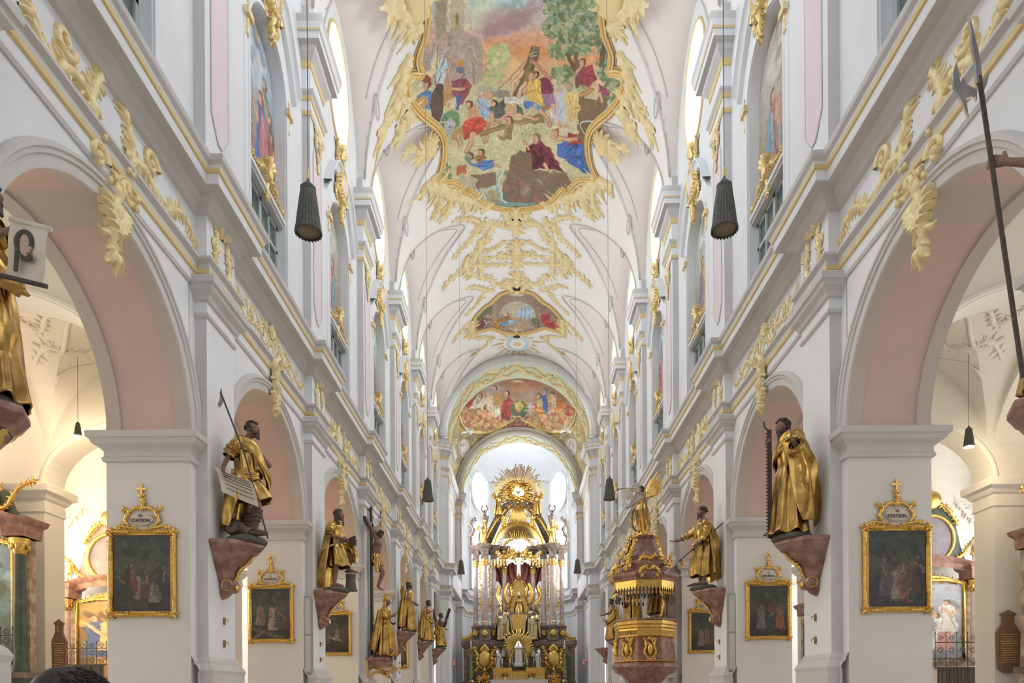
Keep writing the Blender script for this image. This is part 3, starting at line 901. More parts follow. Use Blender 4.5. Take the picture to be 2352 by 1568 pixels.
def painted_grid(name, can, P, nu, nv, mask=None, matname='pigment', **kw):
    """P(u,v) -> 3-D point on the surface, u,v in canvas units; quads whose centre fails mask(u,v) are dropped"""
    us = np.linspace(can.x0, can.x1, nu); vs = np.linspace(can.y0, can.y1, nv)
    U, V = np.meshgrid(us, vs)
    keep = np.ones(U.shape, bool) if mask is None else mask(U, V)
    idx = -np.ones(U.shape, int)
    mb = MB(); mi = mb.m(matname)
    kv = []
    cols = can.sample(U.ravel(), V.ravel()).reshape(nv, nu, 3)
    q = keep[:-1, :-1] | keep[1:, :-1] | keep[:-1, 1:] | keep[1:, 1:]
    for i in range(nv - 1):
        for j in range(nu - 1):
            if not q[i, j]: continue
            f = []
            for a, b in ((i, j), (i + 1, j), (i + 1, j + 1), (i, j + 1)):
                if idx[a, b] < 0:
                    idx[a, b] = len(mb.v); mb.v.append(tuple(P(U[a, b], V[a, b]))); kv.append(cols[a, b])
                f.append(idx[a, b])
            mb.f.append(tuple(f)); mb.mi.append(mi)
    c4 = np.ones((len(kv), 4)); c4[:, :3] = np.array(kv)
    mb.cols = c4
    return mb.build(name, fixn=False, **kw)
attr_mat('pigment', 0.75, 0.25)
attr_mat('pigment_varnish', 0.35, 0.5)
def in_poly(pts):
    pts = list(pts)
    def f(U, V):
        m = np.zeros(U.shape, bool); n = len(pts)
        for i in range(n):
            xa, ya = pts[i]; xb, yb = pts[(i + 1) % n]
            if ya == yb: continue
            m ^= ((ya > V) != (yb > V)) & (U < (xb - xa) * (V - ya) / (yb - ya) + xa)
        return m
    return f
# direction of sight for a point measured in the photograph (used once, to find where on the vault a detail really sits)
_ROLL = R(0.35)
def sight(px, py):
    dx, dy = px - 1190.0, 1589.0 - py
    x = dx * math.cos(_ROLL) - dy * math.sin(_ROLL); y = dy * math.cos(_ROLL) + dx * math.sin(_ROLL)
    return x / 1568.0, y / 1568.0
def on_vault(px, py, lift=0.0):
    a, b = sight(px, py)
    # (a d)^2 + ((b d - VZ)/VQ)^2 = VR^2
    A = a * a + (b / VQ) ** 2; B = -2 * b * VZ / VQ ** 2; C_ = (VZ / VQ) ** 2 - VR ** 2
    D = B * B - 4 * A * C_
    d = (-B + math.sqrt(max(D, 0))) / (2 * A)
    x, y = a * d, d
    return vault_pt(x, y, lift)
def vault_pt(x, y, lift=0.0):
    x = max(-5.7, min(5.7, x))
    z = VZ + VQ * math.sqrt(VR * VR - x * x)
    n = Vector((-x / VR, 0, -math.sqrt(VR * VR - x * x) / VR))
    return (x + n.x * lift, y, z + n.z * lift)

# ---------------------------------------------------------------- the great ceiling painting
def C3(u, v): return (800 + u / 2.8, v / 2.8)          # working units -> photograph
half = [(-1480, 0), (-1440, 260), (-1330, 420), (-1200, 500), (-1100, 520), (-1000, 640), (-850, 720), (-700, 700), (-560, 620), (-300, 570), (0, 552), (110, 562), (220, 578), (300, 605), (360, 625), (440, 612), (475, 600), (480, 690), (560, 700), (640, 672), (720, 605), (780, 530),
        (850, 474), (960, 460), (1080, 484), (1160, 520), (1158, 415), (1200, 355), (1235, 335), (1212, 300), (1260, 255), (1305, 200), (1330, 110), (1338, 0)]
outl = [(1108 - w, v) for v, w in half] + [(1108 + w, v) for v, w in reversed(half[1:-1])]
cf = Canvas(340, -1500, 1880, 1360, 0.62, (150, 190, 200))
cf.grad([(-1500, (150, 180, 205)), (-700, (160, 190, 205)), (-200, (150, 196, 206)), (0, (158, 192, 196)), (200, (206, 160, 150)), (330, (226, 150, 92)), (600, (214, 190, 150)), (800, (196, 190, 140)), (1200, (180, 172, 122)), (1360, (130, 120, 90))])
rr = random.Random(3)
for i in range(60):
    cf.ell(rr.uniform(400, 1800), rr.uniform(-1500, -150), rr.uniform(60, 220), rr.uniform(30, 90), rr.choice([(222, 205, 196), (196, 180, 190), (170, 190, 206), (232, 214, 190), (178, 160, 176)]), rr.uniform(-.4, .4), soft=.9, alpha=.6)
for (x, y, rx, ry, c_, ro) in [(900, 60, 120, 170, (196, 206, 170), .4), (1000, 120, 130, 90, (178, 140, 140), -.4), (1130, 120, 190, 70, (150, 112, 118), -.35), (1000, 190, 170, 60, (158, 124, 136), -.3), (1240, 40, 120, 60, (176, 142, 146), -.5), (860, 250, 60, 50, (190, 170, 190), 0), (1280, 120, 80, 60, (208, 190, 184), 0), (1180, 250, 180, 60, (216, 150, 106), -.2), (1220, 340, 150, 90, (222, 140, 76), 0), (1000, 300, 150, 80, (222, 150, 96), .2), (1320, 440, 120, 90, (228, 170, 110), 0), (1100, 420, 180, 90, (228, 178, 120), 0)]:
    cf.ell(x, y, rx, ry, c_, ro, soft=.9, alpha=.8)
# tower and rock
cf.poly([(600, -60), (810, -60), (812, 190), (600, 250)], (186, 168, 142)); cf.poly([(600, -60), (680, -60), (665, 200), (596, 240)], (160, 140, 118))
cf.poly([(680, -60), (700, -60), (690, 190), (672, 200)], (212, 196, 168)); cf.poly([(785, -60), (812, -60), (812, 190), (785, 190)], (206, 192, 160))
cf.ell(737, 95, 24, 25, (168, 150, 96)); cf.poly([(713, 95), (761, 95), (757, 178), (716, 178)], (176, 158, 100)); cf.ell(737, 110, 12, 40, (120, 104, 70))
cf.poly([(500, 300), (600, 240), (690, 185), (770, 180), (880, 245), (905, 320), (890, 420), (910, 520), (640, 560), (420, 500), (440, 400)], (176, 152, 136), .3)
for _ in range(26):
    x, y = rr.uniform(520, 860), rr.uniform(220, 480)
    cf.stroke([(x, y), (x + rr.uniform(-50, 40), y + rr.uniform(40, 110))], rr.uniform(8, 26), rr.choice([(206, 190, 184), (150, 124, 106), (196, 176, 168), (134, 110, 92), (186, 180, 190)]), alpha=.7, taper=.3)
cf.poly([(420, 490), (640, 560), (900, 520), (1000, 540), (1500, 560), (1820, 640), (1780, 760), (1640, 860), (1620, 1160), (600, 1160), (620, 860), (420, 640)], (196, 188, 140), .25)
cf.poly([(640, 900), (900, 820), (1300, 780), (1600, 800), (1620, 1150), (1400, 1110), (1100, 1080), (900, 1120), (700, 1160), (620, 1100)], (204, 196, 146), .25)
for _ in range(50):
    x, y = rr.uniform(620, 1600), rr.uniform(830, 1130)
    cf.stroke([(x, y), (x + rr.uniform(20, 90), y - rr.uniform(-8, 24))], rr.uniform(5, 14), rr.choice([(168, 160, 112), (216, 208, 166), (150, 148, 106), (222, 214, 180)]), alpha=.6, taper=.3)
# bright bush, big tree right
cf.clump(1000, 360, 75, 85, [(196, 200, 130), (180, 188, 120), (210, 208, 150), (164, 176, 116)], 90, 20, 1); cf.clump(960, 480, 60, 50, [(190, 192, 130), (166, 176, 120)], 40, 18, 2)
cf.poly([(1490, 180), (1520, 200), (1520, 480), (1560, 640), (1620, 660), (1680, 560), (1700, 250), (1730, 240), (1720, 600), (1650, 900), (1600, 1180), (1560, 1100), (1510, 860), (1530, 640), (1490, 420)], (112, 88, 60), .35)
cf.poly([(1520, 620), (1620, 640), (1640, 760), (1590, 980), (1600, 1160), (1540, 1060), (1505, 860)], (120, 96, 62), .4)
GR = [(112, 132, 84), (136, 154, 104), (158, 172, 120), (96, 128, 92), (120, 160, 124), (92, 112, 70), (176, 180, 130)]
for (x, y, rx, ry, n) in [(1480, 40, 190, 130, 170), (1620, 120, 110, 200, 130), (1400, 170, 110, 80, 80), (1560, 260, 160, 100, 110), (1400, 320, 80, 60, 50), (1420, 480, 70, 60, 50), (1720, 440, 90, 90, 90), (1540, 540, 40, 40, 24), (1740, 560, 60, 110, 60), (1600, -120, 240, 160, 180), (1690, 250, 60, 90, 50)]:
    cf.clump(x, y, rx, ry, GR, n, 21, x)
cf.stroke([(1445, 350), (1500, 460), (1510, 560)], 26, (104, 76, 52)); cf.stroke([(1700, 250), (1660, 420)], 30, (104, 80, 54))
# horsemen and flags at the left
cf.poly([(612, 300), (620, 440), (520, 520), (470, 560), (560, 420)], (226, 216, 160)); cf.poly([(650, 335), (668, 420), (640, 540), (590, 500), (610, 420)], (180, 206, 226)); cf.stroke([(612, 280), (590, 560)], 6, (110, 90, 70)); cf.stroke([(655, 330), (600, 560)], 5, (120, 100, 80))
cf.cloth([(470, 600), (540, 560), (585, 590), (560, 700), (490, 690)], (74, 104, 170)); cf.poly([(455, 640), (520, 600), (545, 640), (520, 690), (470, 680)], (196, 150, 80)); cf.head(535, 530, 26, hair=(120, 50, 40)); cf.ell(530, 500, 28, 26, (140, 60, 44))
cf.poly([(600, 530), (650, 560), (640, 700), (620, 790), (560, 760), (560, 620)], (88, 66, 56)); cf.ell(620, 560, 26, 44, (80, 58, 50), .3)
cf.poly([(640, 570), (690, 530), (725, 570), (720, 620), (690, 620), (670, 660), (640, 680)], (186, 138, 80)); cf.stroke([(660, 440), (672, 560)], 16, (190, 130, 90))
cf.cloth([(690, 510), (790, 490), (830, 540), (800, 600), (760, 660), (700, 600)], (140, 64, 74)); cf.head(756, 460, 26, hair=(110, 116, 140)); cf.ell(756, 440, 30, 26, (104, 112, 140)); cf.ell(758, 396, 26, 24, (214, 140, 60)); cf.limb([(700, 560), (760, 560), (780, 560)], 18); cf.poly([(720, 600), (760, 600), (740, 700), (720, 690)], (70, 90, 160))
cf.cloth([(640, 720), (700, 690), (745, 720), (740, 800), (660, 860), (620, 820)], (92, 142, 96)); cf.head(686, 660, 26, hair=(200, 196, 170)); cf.ell(680, 806, 38, 58, (178, 176, 172), .2); cf.ell(680, 806, 24, 40, (206, 206, 206), .2, alpha=.6); cf.ell(680, 806, 6, 8, (90, 90, 90)); cf.poly([(700, 850), (770, 790), (790, 830), (740, 900), (690, 890)], (190, 150, 76))
# red-skirted man hauling the rope
cf.limb([(830, 690), (900, 640), (960, 595)], 26); cf.poly([(800, 700), (850, 650), (880, 720), (860, 760), (800, 770)], (204, 148, 110)); cf.cloth([(780, 770), (880, 735), (935, 780), (910, 850), (840, 860), (770, 890), (760, 800)], (206, 66, 46), 12); cf.head(806, 665, 28, hair=(110, 62, 40))
cf.limb([(830, 850), (815, 920), (790, 970)], 26); cf.limb([(910, 820), (920, 880), (905, 900)], 26); cf.stroke([(960, 596), (1060, 520), (1180, 380)], 5, (120, 92, 66)); cf.poly([(920, 770), (945, 800), (930, 860), (905, 850)], (186, 136, 62)); cf.limb([(740, 860), (745, 920)], 22)
# middle: onlookers in blue, dark helpers
cf.cloth([(850, 620), (930, 630), (945, 720), (900, 760), (860, 680)], (150, 178, 206)); cf.head(884, 606, 24, hair=(206, 196, 180)); cf.head(916, 598, 20, hair=(190, 150, 110))
cf.cloth([(930, 690), (1010, 640), (1070, 620), (1150, 690), (1160, 740), (1060, 740), (960, 760)], (84, 96, 84), 10); cf.head(970, 655, 22, hair=(52, 44, 38)); cf.limb([(950, 720), (960, 780), (1010, 780)], 22)
cf.ell(1000, 590, 60, 20, (150, 140, 130)); cf.ell(1040, 600, 60, 30, (150, 134, 116)); cf.ell(910, 560, 60, 22, (170, 166, 140))
# the cross being raised: beam up to the right, cross laid at the front
cf.poly([(1215, 288), (1268, 292), (1262, 350), (1200, 520), (1150, 620), (1090, 610), (1160, 470)], (106, 84, 56)); cf.poly([(1225, 292), (1245, 292), (1180, 520), (1160, 520)], (140, 112, 74)); cf.stroke([(1196, 350), (1250, 330)], 5, (200, 190, 150)); cf.stroke([(1200, 358), (1250, 352)], 4, (200, 190, 150))
cf.poly([(1050, 760), (1110, 770), (1075, 895), (1015, 890)], (134, 108, 66)); cf.poly([(860, 840), (1260, 730), (1292, 740), (1290, 790), (1110, 800), (880, 870)], (140, 112, 66)); cf.poly([(1035, 780), (1060, 780), (1040, 890), (1018, 888)], (168, 138, 90)); cf.stroke([(880, 850), (1280, 756)], 8, (172, 142, 90)); cf.stroke([(990, 868), (1030, 890)], 22, (150, 118, 70)); cf.stroke([(985, 865), (1020, 865)], 12, (190, 160, 106))
cf.poly([(1035, 620), (1160, 615), (1165, 660), (1110, 665), (1080, 690), (1030, 660)], (226, 218, 204)); cf.stroke([(1050, 640), (1140, 635)], 6, (190, 180, 176)); cf.poly([(1040, 660), (1110, 660), (1120, 740), (1080, 760), (1030, 740)], (212, 164, 124))
cf.limb([(1110, 735), (1180, 750), (1250, 762)], 20); cf.limb([(1040, 740), (990, 780), (950, 790)], 20); cf.head(1062, 772, 24, hair=(96, 60, 40)); cf.limb([(1080, 610), (1100, 530), (1160, 460)], 26, (214, 166, 122)); cf.limb([(1130, 610), (1170, 520)], 24, (214, 166, 122))
# man in yellow, man in purple pushing the beam
cf.cloth([(1190, 510), (1250, 490), (1275, 540), (1262, 610), (1300, 680), (1240, 670), (1160, 600)], (222, 176, 76), 12); cf.head(1216, 486, 26, hair=(170, 100, 40)); cf.limb([(1200, 540), (1160, 590)], 22); cf.cloth([(1160, 640), (1230, 660), (1200, 700), (1165, 695)], (70, 110, 180)); cf.cloth([(1230, 660), (1310, 680), (1300, 716), (1250, 712)], (96, 140, 196)); cf.limb([(1270, 700), (1310, 760), (1325, 800)], 24); cf.ell(1305, 686, 22, 16, (190, 120, 50))
cf.limb([(1220, 390), (1280, 450), (1330, 500)], 26, (190, 130, 92)); cf.cloth([(1270, 500), (1330, 500), (1355, 570), (1340, 620), (1270, 600)], (126, 44, 70), 9); cf.cloth([(1275, 600), (1345, 595), (1362, 660), (1320, 690), (1290, 660)], (150, 108, 150)); cf.limb([(1345, 670), (1375, 750), (1395, 810)], 24); cf.head(1240, 480, 20, hair=(60, 44, 36))
# pale group, ochre and lilac
cf.cloth([(1370, 600), (1410, 590), (1430, 700), (1420, 790), (1370, 760)], (186, 186, 210)); cf.cloth([(1430, 590), (1500, 590), (1525, 700), (1500, 790), (1450, 760)], (214, 178, 110)); cf.head(1394, 576, 20, hair=(170, 170, 180)); cf.head(1456, 556, 24, hair=(150, 140, 130), beard=True); cf.cloth([(1320, 700), (1360, 700), (1380, 790), (1340, 780)], (206, 186, 196))
# figures in the tree
cf.cloth([(1520, 440), (1610, 420), (1630, 520), (1580, 560), (1520, 540)], (152, 56, 66), 9); cf.head(1545, 402, 24, hair=(120, 70, 44)); cf.limb([(1520, 440), (1500, 480)], 20); cf.limb([(1560, 560), (1600, 580), (1530, 610)], 26, (196, 140, 76)); cf.cloth([(1640, 540), (1710, 580), (1715, 620), (1650, 600)], (150, 56, 80)); cf.limb([(1660, 600), (1665, 660)], 20)
# foreground: kneeling in maroon, mourner in blue and red, reclining pair, rocks and fall
cf.cloth([(1190, 930), (1260, 890), (1320, 960), (1370, 1040), (1420, 1120), (1330, 1080), (1200, 1080), (1165, 940)], (104, 34, 48), 16); cf.head(1245, 888, 28, hair=(140, 96, 66)); cf.limb([(1190, 950), (1165, 900)], 18); cf.limb([(1290, 1050), (1310, 1080)], 22)
cf.cloth([(1370, 920), (1500, 900), (1545, 940), (1540, 1020), (1590, 1110), (1540, 1110), (1440, 1040), (1370, 1010)], (56, 96, 184), 16); cf.cloth([(1440, 850), (1500, 860), (1525, 920), (1440, 930)], (160, 40, 40)); cf.limb([(1340, 880), (1400, 890), (1450, 900)], 30); cf.head(1362, 856, 28, hair=(150, 100, 60)); cf.head(1446, 810, 30, hair=(210, 190, 166), beard=True); cf.limb([(1420, 900), (1500, 890)], 22); cf.cloth([(1500, 1060), (1560, 1060), (1600, 1115), (1540, 1120)], (40, 96, 160))
cf.cloth([(800, 1060), (870, 1020), (960, 1020), (975, 1060), (900, 1090), (850, 1070)], (80, 120, 190)); cf.cloth([(820, 1000), (880, 975), (915, 1000), (860, 1040)], (160, 110, 56)); cf.head(878, 968, 22); cf.cloth([(730, 1060), (790, 1050), (780, 1100), (725, 1120)], (206, 100, 50)); cf.head(810, 990, 20, hair=(90, 60, 40)); cf.cloth([(780, 1000), (810, 1000), (820, 1050), (790, 1050)], (110, 150, 130)); cf.limb([(970, 1050), (1000, 1060)], 16)
cf.poly([(1070, 1000), (1130, 960), (1200, 980), (1210, 1080), (1290, 1090), (1440, 1130), (1460, 1180), (1390, 1230), (1380, 1290), (1250, 1320), (1000, 1320), (1010, 1200), (1060, 1100)], (124, 96, 76), .35)
cf.poly([(860, 1110), (980, 1100), (970, 1180), (880, 1200), (800, 1220), (760, 1200), (790, 1130)], (128, 98, 76), .3); cf.poly([(700, 1140), (790, 1120), (860, 1140), (830, 1230), (700, 1190)], (188, 176, 140))
for _ in range(60):
    x, y = rr.uniform(1020, 1420), rr.uniform(1110, 1310)
    cf.ell(x, y, rr.uniform(14, 40), rr.uniform(10, 24), rr.choice([(120, 118, 84), (146, 110, 90), (100, 104, 74), (158, 96, 76), (120, 88, 72), (150, 146, 110)]), rr.uniform(0, 3), soft=.7, alpha=.8)
for (x0, y0, x1, y1) in [(1010, 1090, 975, 1200), (960, 1190, 870, 1220), (990, 1190, 1010, 1290), (880, 1220, 900, 1290), (840, 1200, 860, 1240), (1000, 1280, 1060, 1320), (900, 1290, 1000, 1320)]:
    cf.stroke([(x0, y0), ((x0 + x1) / 2 + 6, (y0 + y1) / 2), (x1, y1)], 20, (170, 200, 190)); cf.stroke([(x0 + 8, y0), (x1 + 8, y1)], 7, (206, 222, 214)); cf.stroke([(x0 - 8, y0), (x1 - 6, y1)], 5, (110, 160, 156))
cf.poly([(900, 1290), (1300, 1310), (1240, 1345), (960, 1340)], (120, 160, 150), .3)
cf.clump(650, 1090, 40, 50, [(110, 132, 84), (134, 150, 100)], 30, 14, 9)
cf.clump(1220, 840, 120, 30, [(160, 168, 110), (186, 188, 136)], 40, 10, 8)
dabs(cf, 5000, 24, 6)
def P_big(u, v): return on_vault(*C3(u, v), 0.03)
big = painted_grid('vault_fresco', cf, P_big, 480, 700, in_poly(outl), label='large ceiling fresco of a crowd raising a cross beneath a great tree', cat='fresco')
def dense(pts, n):
    out = []
    for i in range(len(pts)):
        a, b = pts[i], pts[(i + 1) % len(pts)]
        for j in range(n): out.append((a[0] + (b[0] - a[0]) * j / n, a[1] + (b[1] - a[1]) * j / n))
    return out
def smooth_loop(pts, n=4, cusps=()):
    """Catmull-Rom through pts (closed)"""
    out = []; N = len(pts)
    for i in range(N):
        p0, p1, p2, p3 = pts[i - 1], pts[i], pts[(i + 1) % N], pts[(i + 2) % N]
        if i in cusps: p0 = p1
        if (i + 1) % N in cusps: p3 = p2
        for j in range(n):
            t = j / n
            out.append(tuple(0.5 * (2 * p1[k] + (p2[k] - p0[k]) * t + (2 * p0[k] - 5 * p1[k] + 4 * p2[k] - p3[k]) * t * t + (3 * p1[k] - p0[k] - 3 * p2[k] + p3[k]) * t ** 3) for k in range(2)))
    return out
def frame_on_vault(name, loop, w, C_, label, m1='ochre_moulding', m2='gold_paint'):
    mb = MB()
    L = loop + [loop[0], loop[1]]
    for (off, rad, lift, mm) in ((0.0, w * .5, 0.06, m1), (0.75 * w, w * .28, 0.10, m2), (-0.62 * w, w * .2, 0.05, m2), (1.2 * w, w * .16, 0.05, m1)):
        pts = []
        P3 = [Vector(on_vault(*C_(*p), lift)) for p in L]
        cx = sum(p.y for p in P3) / len(P3)
        for i, p in enumerate(P3):
            t = (P3[min(i + 1, len(P3) - 1)] - P3[max(i - 1, 0)])
            n = Vector((-p.x, 0, -(p.z - VZ))).normalized()
            side = t.cross(n)
            if side.length < 1e-6: side = Vector((1, 0, 0))
            side.normalize()
            pts.append(p + side * off)
        mb.tube(pts, rad, mm, n=7, cap=False)
    return mb.build(name, label=label, cat='frame', smooth=True)
lp = smooth_loop(outl, 3, cusps=())
frame_on_vault('fresco_frame', lp, 0.17, C3, 'ochre and gold scrolling moulding around the large ceiling fresco')
# ================================================================ CHOIR VAULT PAINTING, SMALL FRESCOES
def on_barrel(px, py, vz, vq, vr, lift=0.0):
    a, b = sight(px, py)
    A = a * a + (b / vq) ** 2; B = -2 * b * vz / vq ** 2; C_ = (vz / vq) ** 2 - vr ** 2
    D = max(B * B - 4 * A * C_, 0)
    d = (-B + math.sqrt(D)) / (2 * A)
    return (a * d, d, b * d - lift)
CVZ, CVQ, CVR = 18.9, 1.0, 5.95
cc = Canvas(1020, 850, 1360, 1160, 2.6, (170, 150, 110))
def K(u, v): return (1000 + u / 5.2275, 800 + v / 5.2275)
def KP(*p): return [K(*q) for q in p]
cc.grad([(850, (150, 116, 84)), (900, (164, 124, 92)), (950, (176, 150, 112)), (985, (176, 152, 96)), (1010, (170, 152, 104)), (1160, (160, 140, 104))], .2)
r2 = random.Random(11)
for u, v, rx, ry, c_ in [(700, 480, 200, 90, (168, 150, 150)), (1080, 470, 220, 90, (176, 120, 88)), (1150, 560, 160, 80, (160, 140, 124)), (1180, 700, 100, 50, (176, 192, 196)), (900, 420, 160, 50, (150, 104, 70)), (1200, 430, 120, 50, (170, 104, 66)), (1000, 395, 80, 16, (226, 206, 150))]:
    x, y = K(u, v); cc.ell(x, y, rx / 5.2, ry / 5.2, c_, soft=.9, alpha=.85)
cc.poly(KP((350, 680), (560, 520), (520, 640), (420, 700)), (160, 60, 40)); cc.cloth(KP((400, 740), (540, 530), (600, 560), (560, 700), (480, 720)), (206, 190, 172), 8)
cc.poly(KP((590, 590), (700, 560), (720, 800), (600, 800), (560, 720)), (206, 184, 150)); cc.poly(KP((590, 680), (635, 660), (625, 750), (590, 750)), (120, 92, 66)); cc.cloth(KP((720, 560), (790, 520), (820, 640), (790, 820), (720, 800)), (196, 140, 76), 8); cc.cloth(KP((715, 680), (790, 690), (790, 850), (730, 830)), (214, 196, 176), 6)
cc.head(*K(735, 470), 5.5); cc.head(*K(560, 560), 5); cc.head(*K(640, 540), 5, hair=(190, 170, 140))
cc.cloth(KP((850, 620), (900, 580), (960, 640), (910, 860), (800, 850), (810, 700)), (158, 52, 46), 10); cc.head(*K(880, 540), 6.5, hair=(70, 40, 30)); cc.poly(KP((880, 640), (980, 640), (970, 690), (900, 680)), (210, 90, 80))
cc.ell(*K(1020, 730), 20, 20.5, (74, 100, 66), soft=.08); cc.poly(KP((960, 660), (1030, 630), (1080, 690), (1030, 760), (980, 750)), (196, 170, 80)); cc.ell(*K(1060, 800), 8, 6, (60, 84, 60), soft=.6)
cc.cloth(KP((1240, 600), (1300, 560), (1330, 640), (1300, 700), (1240, 690)), (190, 160, 90)); cc.cloth(KP((1290, 570), (1345, 560), (1370, 700), (1365, 830), (1320, 830)), (52, 92, 168), 10); cc.cloth(KP((1350, 530), (1430, 560), (1410, 700), (1380, 760)), (186, 150, 70)); cc.head(*K(1262, 575), 5.5); cc.head(*K(1330, 530), 6, hair=(80, 110, 160)); cc.head(*K(1420, 560), 6)
cc.cloth(KP((1180, 700), (1280, 700), (1330, 760), (1270, 830), (1230, 780)), (196, 130, 60), 8); cc.head(*K(1200, 700), 6, hair=(150, 60, 40)); cc.cloth(KP((1450, 600), (1560, 600), (1600, 740), (1450, 760)), (182, 110, 56), 8); cc.cloth(KP((1400, 560), (1460, 560), (1470, 720), (1420, 680)), (206, 170, 140)); cc.cloth(KP((1600, 680), (1700, 740), (1640, 830), (1560, 800)), (168, 70, 50))
for u0, v0 in [(340, 740), (420, 800), (520, 870), (620, 840), (740, 900), (1180, 860), (1300, 880), (1420, 820), (1540, 860), (1600, 780), (480, 930), (1400, 930), (560, 780), (700, 860)]:
    x, y = K(u0, v0); cc.clump(x, y, 22, 8, [(196, 130, 70), (176, 100, 66), (206, 170, 110), (150, 120, 66), (214, 150, 100)], 16, 6, u0)
for _ in range(60):
    u, v = r2.uniform(320, 1700), r2.uniform(640, 940); x, y = K(u, v)
    cc.stroke([(x, y), (x + r2.uniform(-10, 14), y + r2.uniform(-3, 9))], r2.uniform(1, 3), r2.choice([(226, 190, 130), (120, 70, 44), (190, 60, 46), (90, 66, 50), (214, 170, 100)]), alpha=.7)
# painted gilt cornice curling under the picture and stucco field below it
for w_, c_, dv in ((9, (150, 116, 56), 0), (5, (206, 176, 100), -4), (2, (110, 76, 36), 22), (3, (222, 196, 130), -14)):
    for sg in (0, 1):
        P = [(300, 780), (330, 900), (400, 980), (500, 1010), (640, 1010), (760, 975), (850, 915), (900, 890)]
        cc.stroke([K((1000 + (1000 - u)) if sg else u, v + dv) for u, v in P], w_, c_)
for _ in range(420):
    u, v = r2.uniform(220, 1780), r2.uniform(1030, 1500); x, y = K(u, v)
    a = r2.uniform(0, 6.3)
    cc.stroke([(x, y), (x + 4 * math.cos(a), y + 4 * math.sin(a)), (x + 6 * math.cos(a + .8), y + 6 * math.sin(a + .8))], r2.uniform(1, 2.2), r2.choice([(206, 186, 130), (120, 100, 60), (190, 176, 140), (140, 150, 120), (222, 206, 160), (100, 84, 54)]), alpha=.8)
for u in (355, 1640):
    cc.ell(*K(u, 1190), 17, 26, (150, 130, 80), soft=.15); cc.ell(*K(u, 1190), 14, 22, (190, 180, 168), soft=.15); cc.clump(*K(u, 1190), 6, 14, [(160, 150, 140), (212, 204, 196)], 24, 3, int(u))
for u in (400, 1580):
    cc.stroke(KP((u - 70, 1010), (u, 990), (u + 60, 1000)), 4, (226, 222, 214)); cc.clump(*K(u + 20, 980), 9, 8, [(226, 220, 210), (196, 186, 176)], 14, 3, 5)
cc.poly(KP((860, 900), (930, 870), (970, 810), (1030, 810), (1070, 870), (1140, 900), (1120, 1000), (1080, 1025), (920, 1025), (880, 1000)), (196, 166, 96)); cc.poly(KP((872, 908), (940, 878), (975, 822), (1025, 822), (1062, 878), (1128, 908), (1108, 995), (1075, 1012), (925, 1012), (892, 995)), (138, 84, 70))
for v_ in (915, 955, 985):
    u = 905
    while u < 1100:
        cc.stroke(KP((u, v_ - 12), (u + r2.uniform(-3, 3), v_ + 12)), 1.1, (206, 170, 140)); u += r2.uniform(11, 20)
dabs(cc, 2600, 5, 1.6); cc.veil = .02
def P_choir(u, v): return on_barrel(u, v, CVZ, CVQ, CVR)
def m_choir(U, V):
    m = np.zeros(U.shape, bool)
    for i in range(U.shape[0]):
        for j in range(U.shape[1]):
            x, y, z = P_choir(U[i, j], V[i, j])
            m[i, j] = 52.9 < y < 64.3 and z > CVZ - .4
    return m
painted_grid('vault_painting', cc, P_choir, 230, 210, m_choir, label='painted choir vault with a globe, blue-robed woman and crowd above a red tablet', cat='fresco')
mat('stucco_field', (0.46, 0.38, 0.22), 0.8, col2=(0.62, 0.55, 0.38), scale=2.5, detail=8)
bk = MB()   # the choir vault shell that carries the painting
bk.grid([[((CVR + .03) * math.cos(t), y, CVZ + (CVR + .03) * math.sin(t)) for t in arc(0, PI, 60)] for y in (53.2, 64.0)], 'stucco_field')
bk.build('ceiling_choir', kind='structure', smooth=True)
mat('soffit_green', (0.52, 0.64, 0.54), 0.75, col2=(0.68, 0.60, 0.36), scale=1.6, detail=9, mix_lo=.44, mix_hi=.56, bump=.5, bscale=5)
sf = MB()
sf.grid([[((AW - .01) * math.cos(a), y, ASZ + (AB - .01) * math.sin(a)) for a in angs] for y in (50.66, 53.2)], 'soffit_green')
sf.grid([[((BW - .01) * math.cos(a), y, BSZ + (BB - .01) * math.sin(a)) for a in angs] for y in (64.02, 66.0)], 'soffit_green')
sf.build('trim_4', kind='structure', smooth=True)

def C5(u, v): return (1000 + u / 4.355, 470 + v / 4.355)
half2 = [(858, 0), (862, 70), (885, 150), (935, 215), (980, 262), (1005, 310), (1060, 370), (1130, 430), (1175, 415), (1262, 452), (1245, 340), (1228, 280), (1242, 215), (1268, 130), (1282, 0)]
out2 = [(843 - w, v) for v, w in half2] + [(843 + w, v) for v, w in reversed(half2[1:-1])]
c2 = Canvas(370, 840, 1310, 1300, 0.8, (150, 120, 100))
c2.poly([(380, 1300), (380, 900), (1300, 900), (1300, 1300)], (140, 112, 96), .2)
c2.ell(840, 1110, 260, 210, (150, 122, 100), soft=.1); c2.ell(845, 1110, 190, 150, (190, 178, 148), soft=.1); c2.poly([(600, 1000), (640, 940), (640, 1230), (590, 1240)], (160, 136, 110)); c2.poly([(680, 1120), (1000, 1120), (1030, 1240), (650, 1240)], (176, 152, 120))
c2.ell(930, 1080, 80, 60, (150, 186, 214), soft=.06); c2.poly([(852, 1050), (1010, 1045), (985, 1135), (825, 1120)], (170, 200, 222))
for u in (880, 920, 965): c2.stroke([(u + 6, 1025), (u, 1130)], 4, (80, 86, 96))
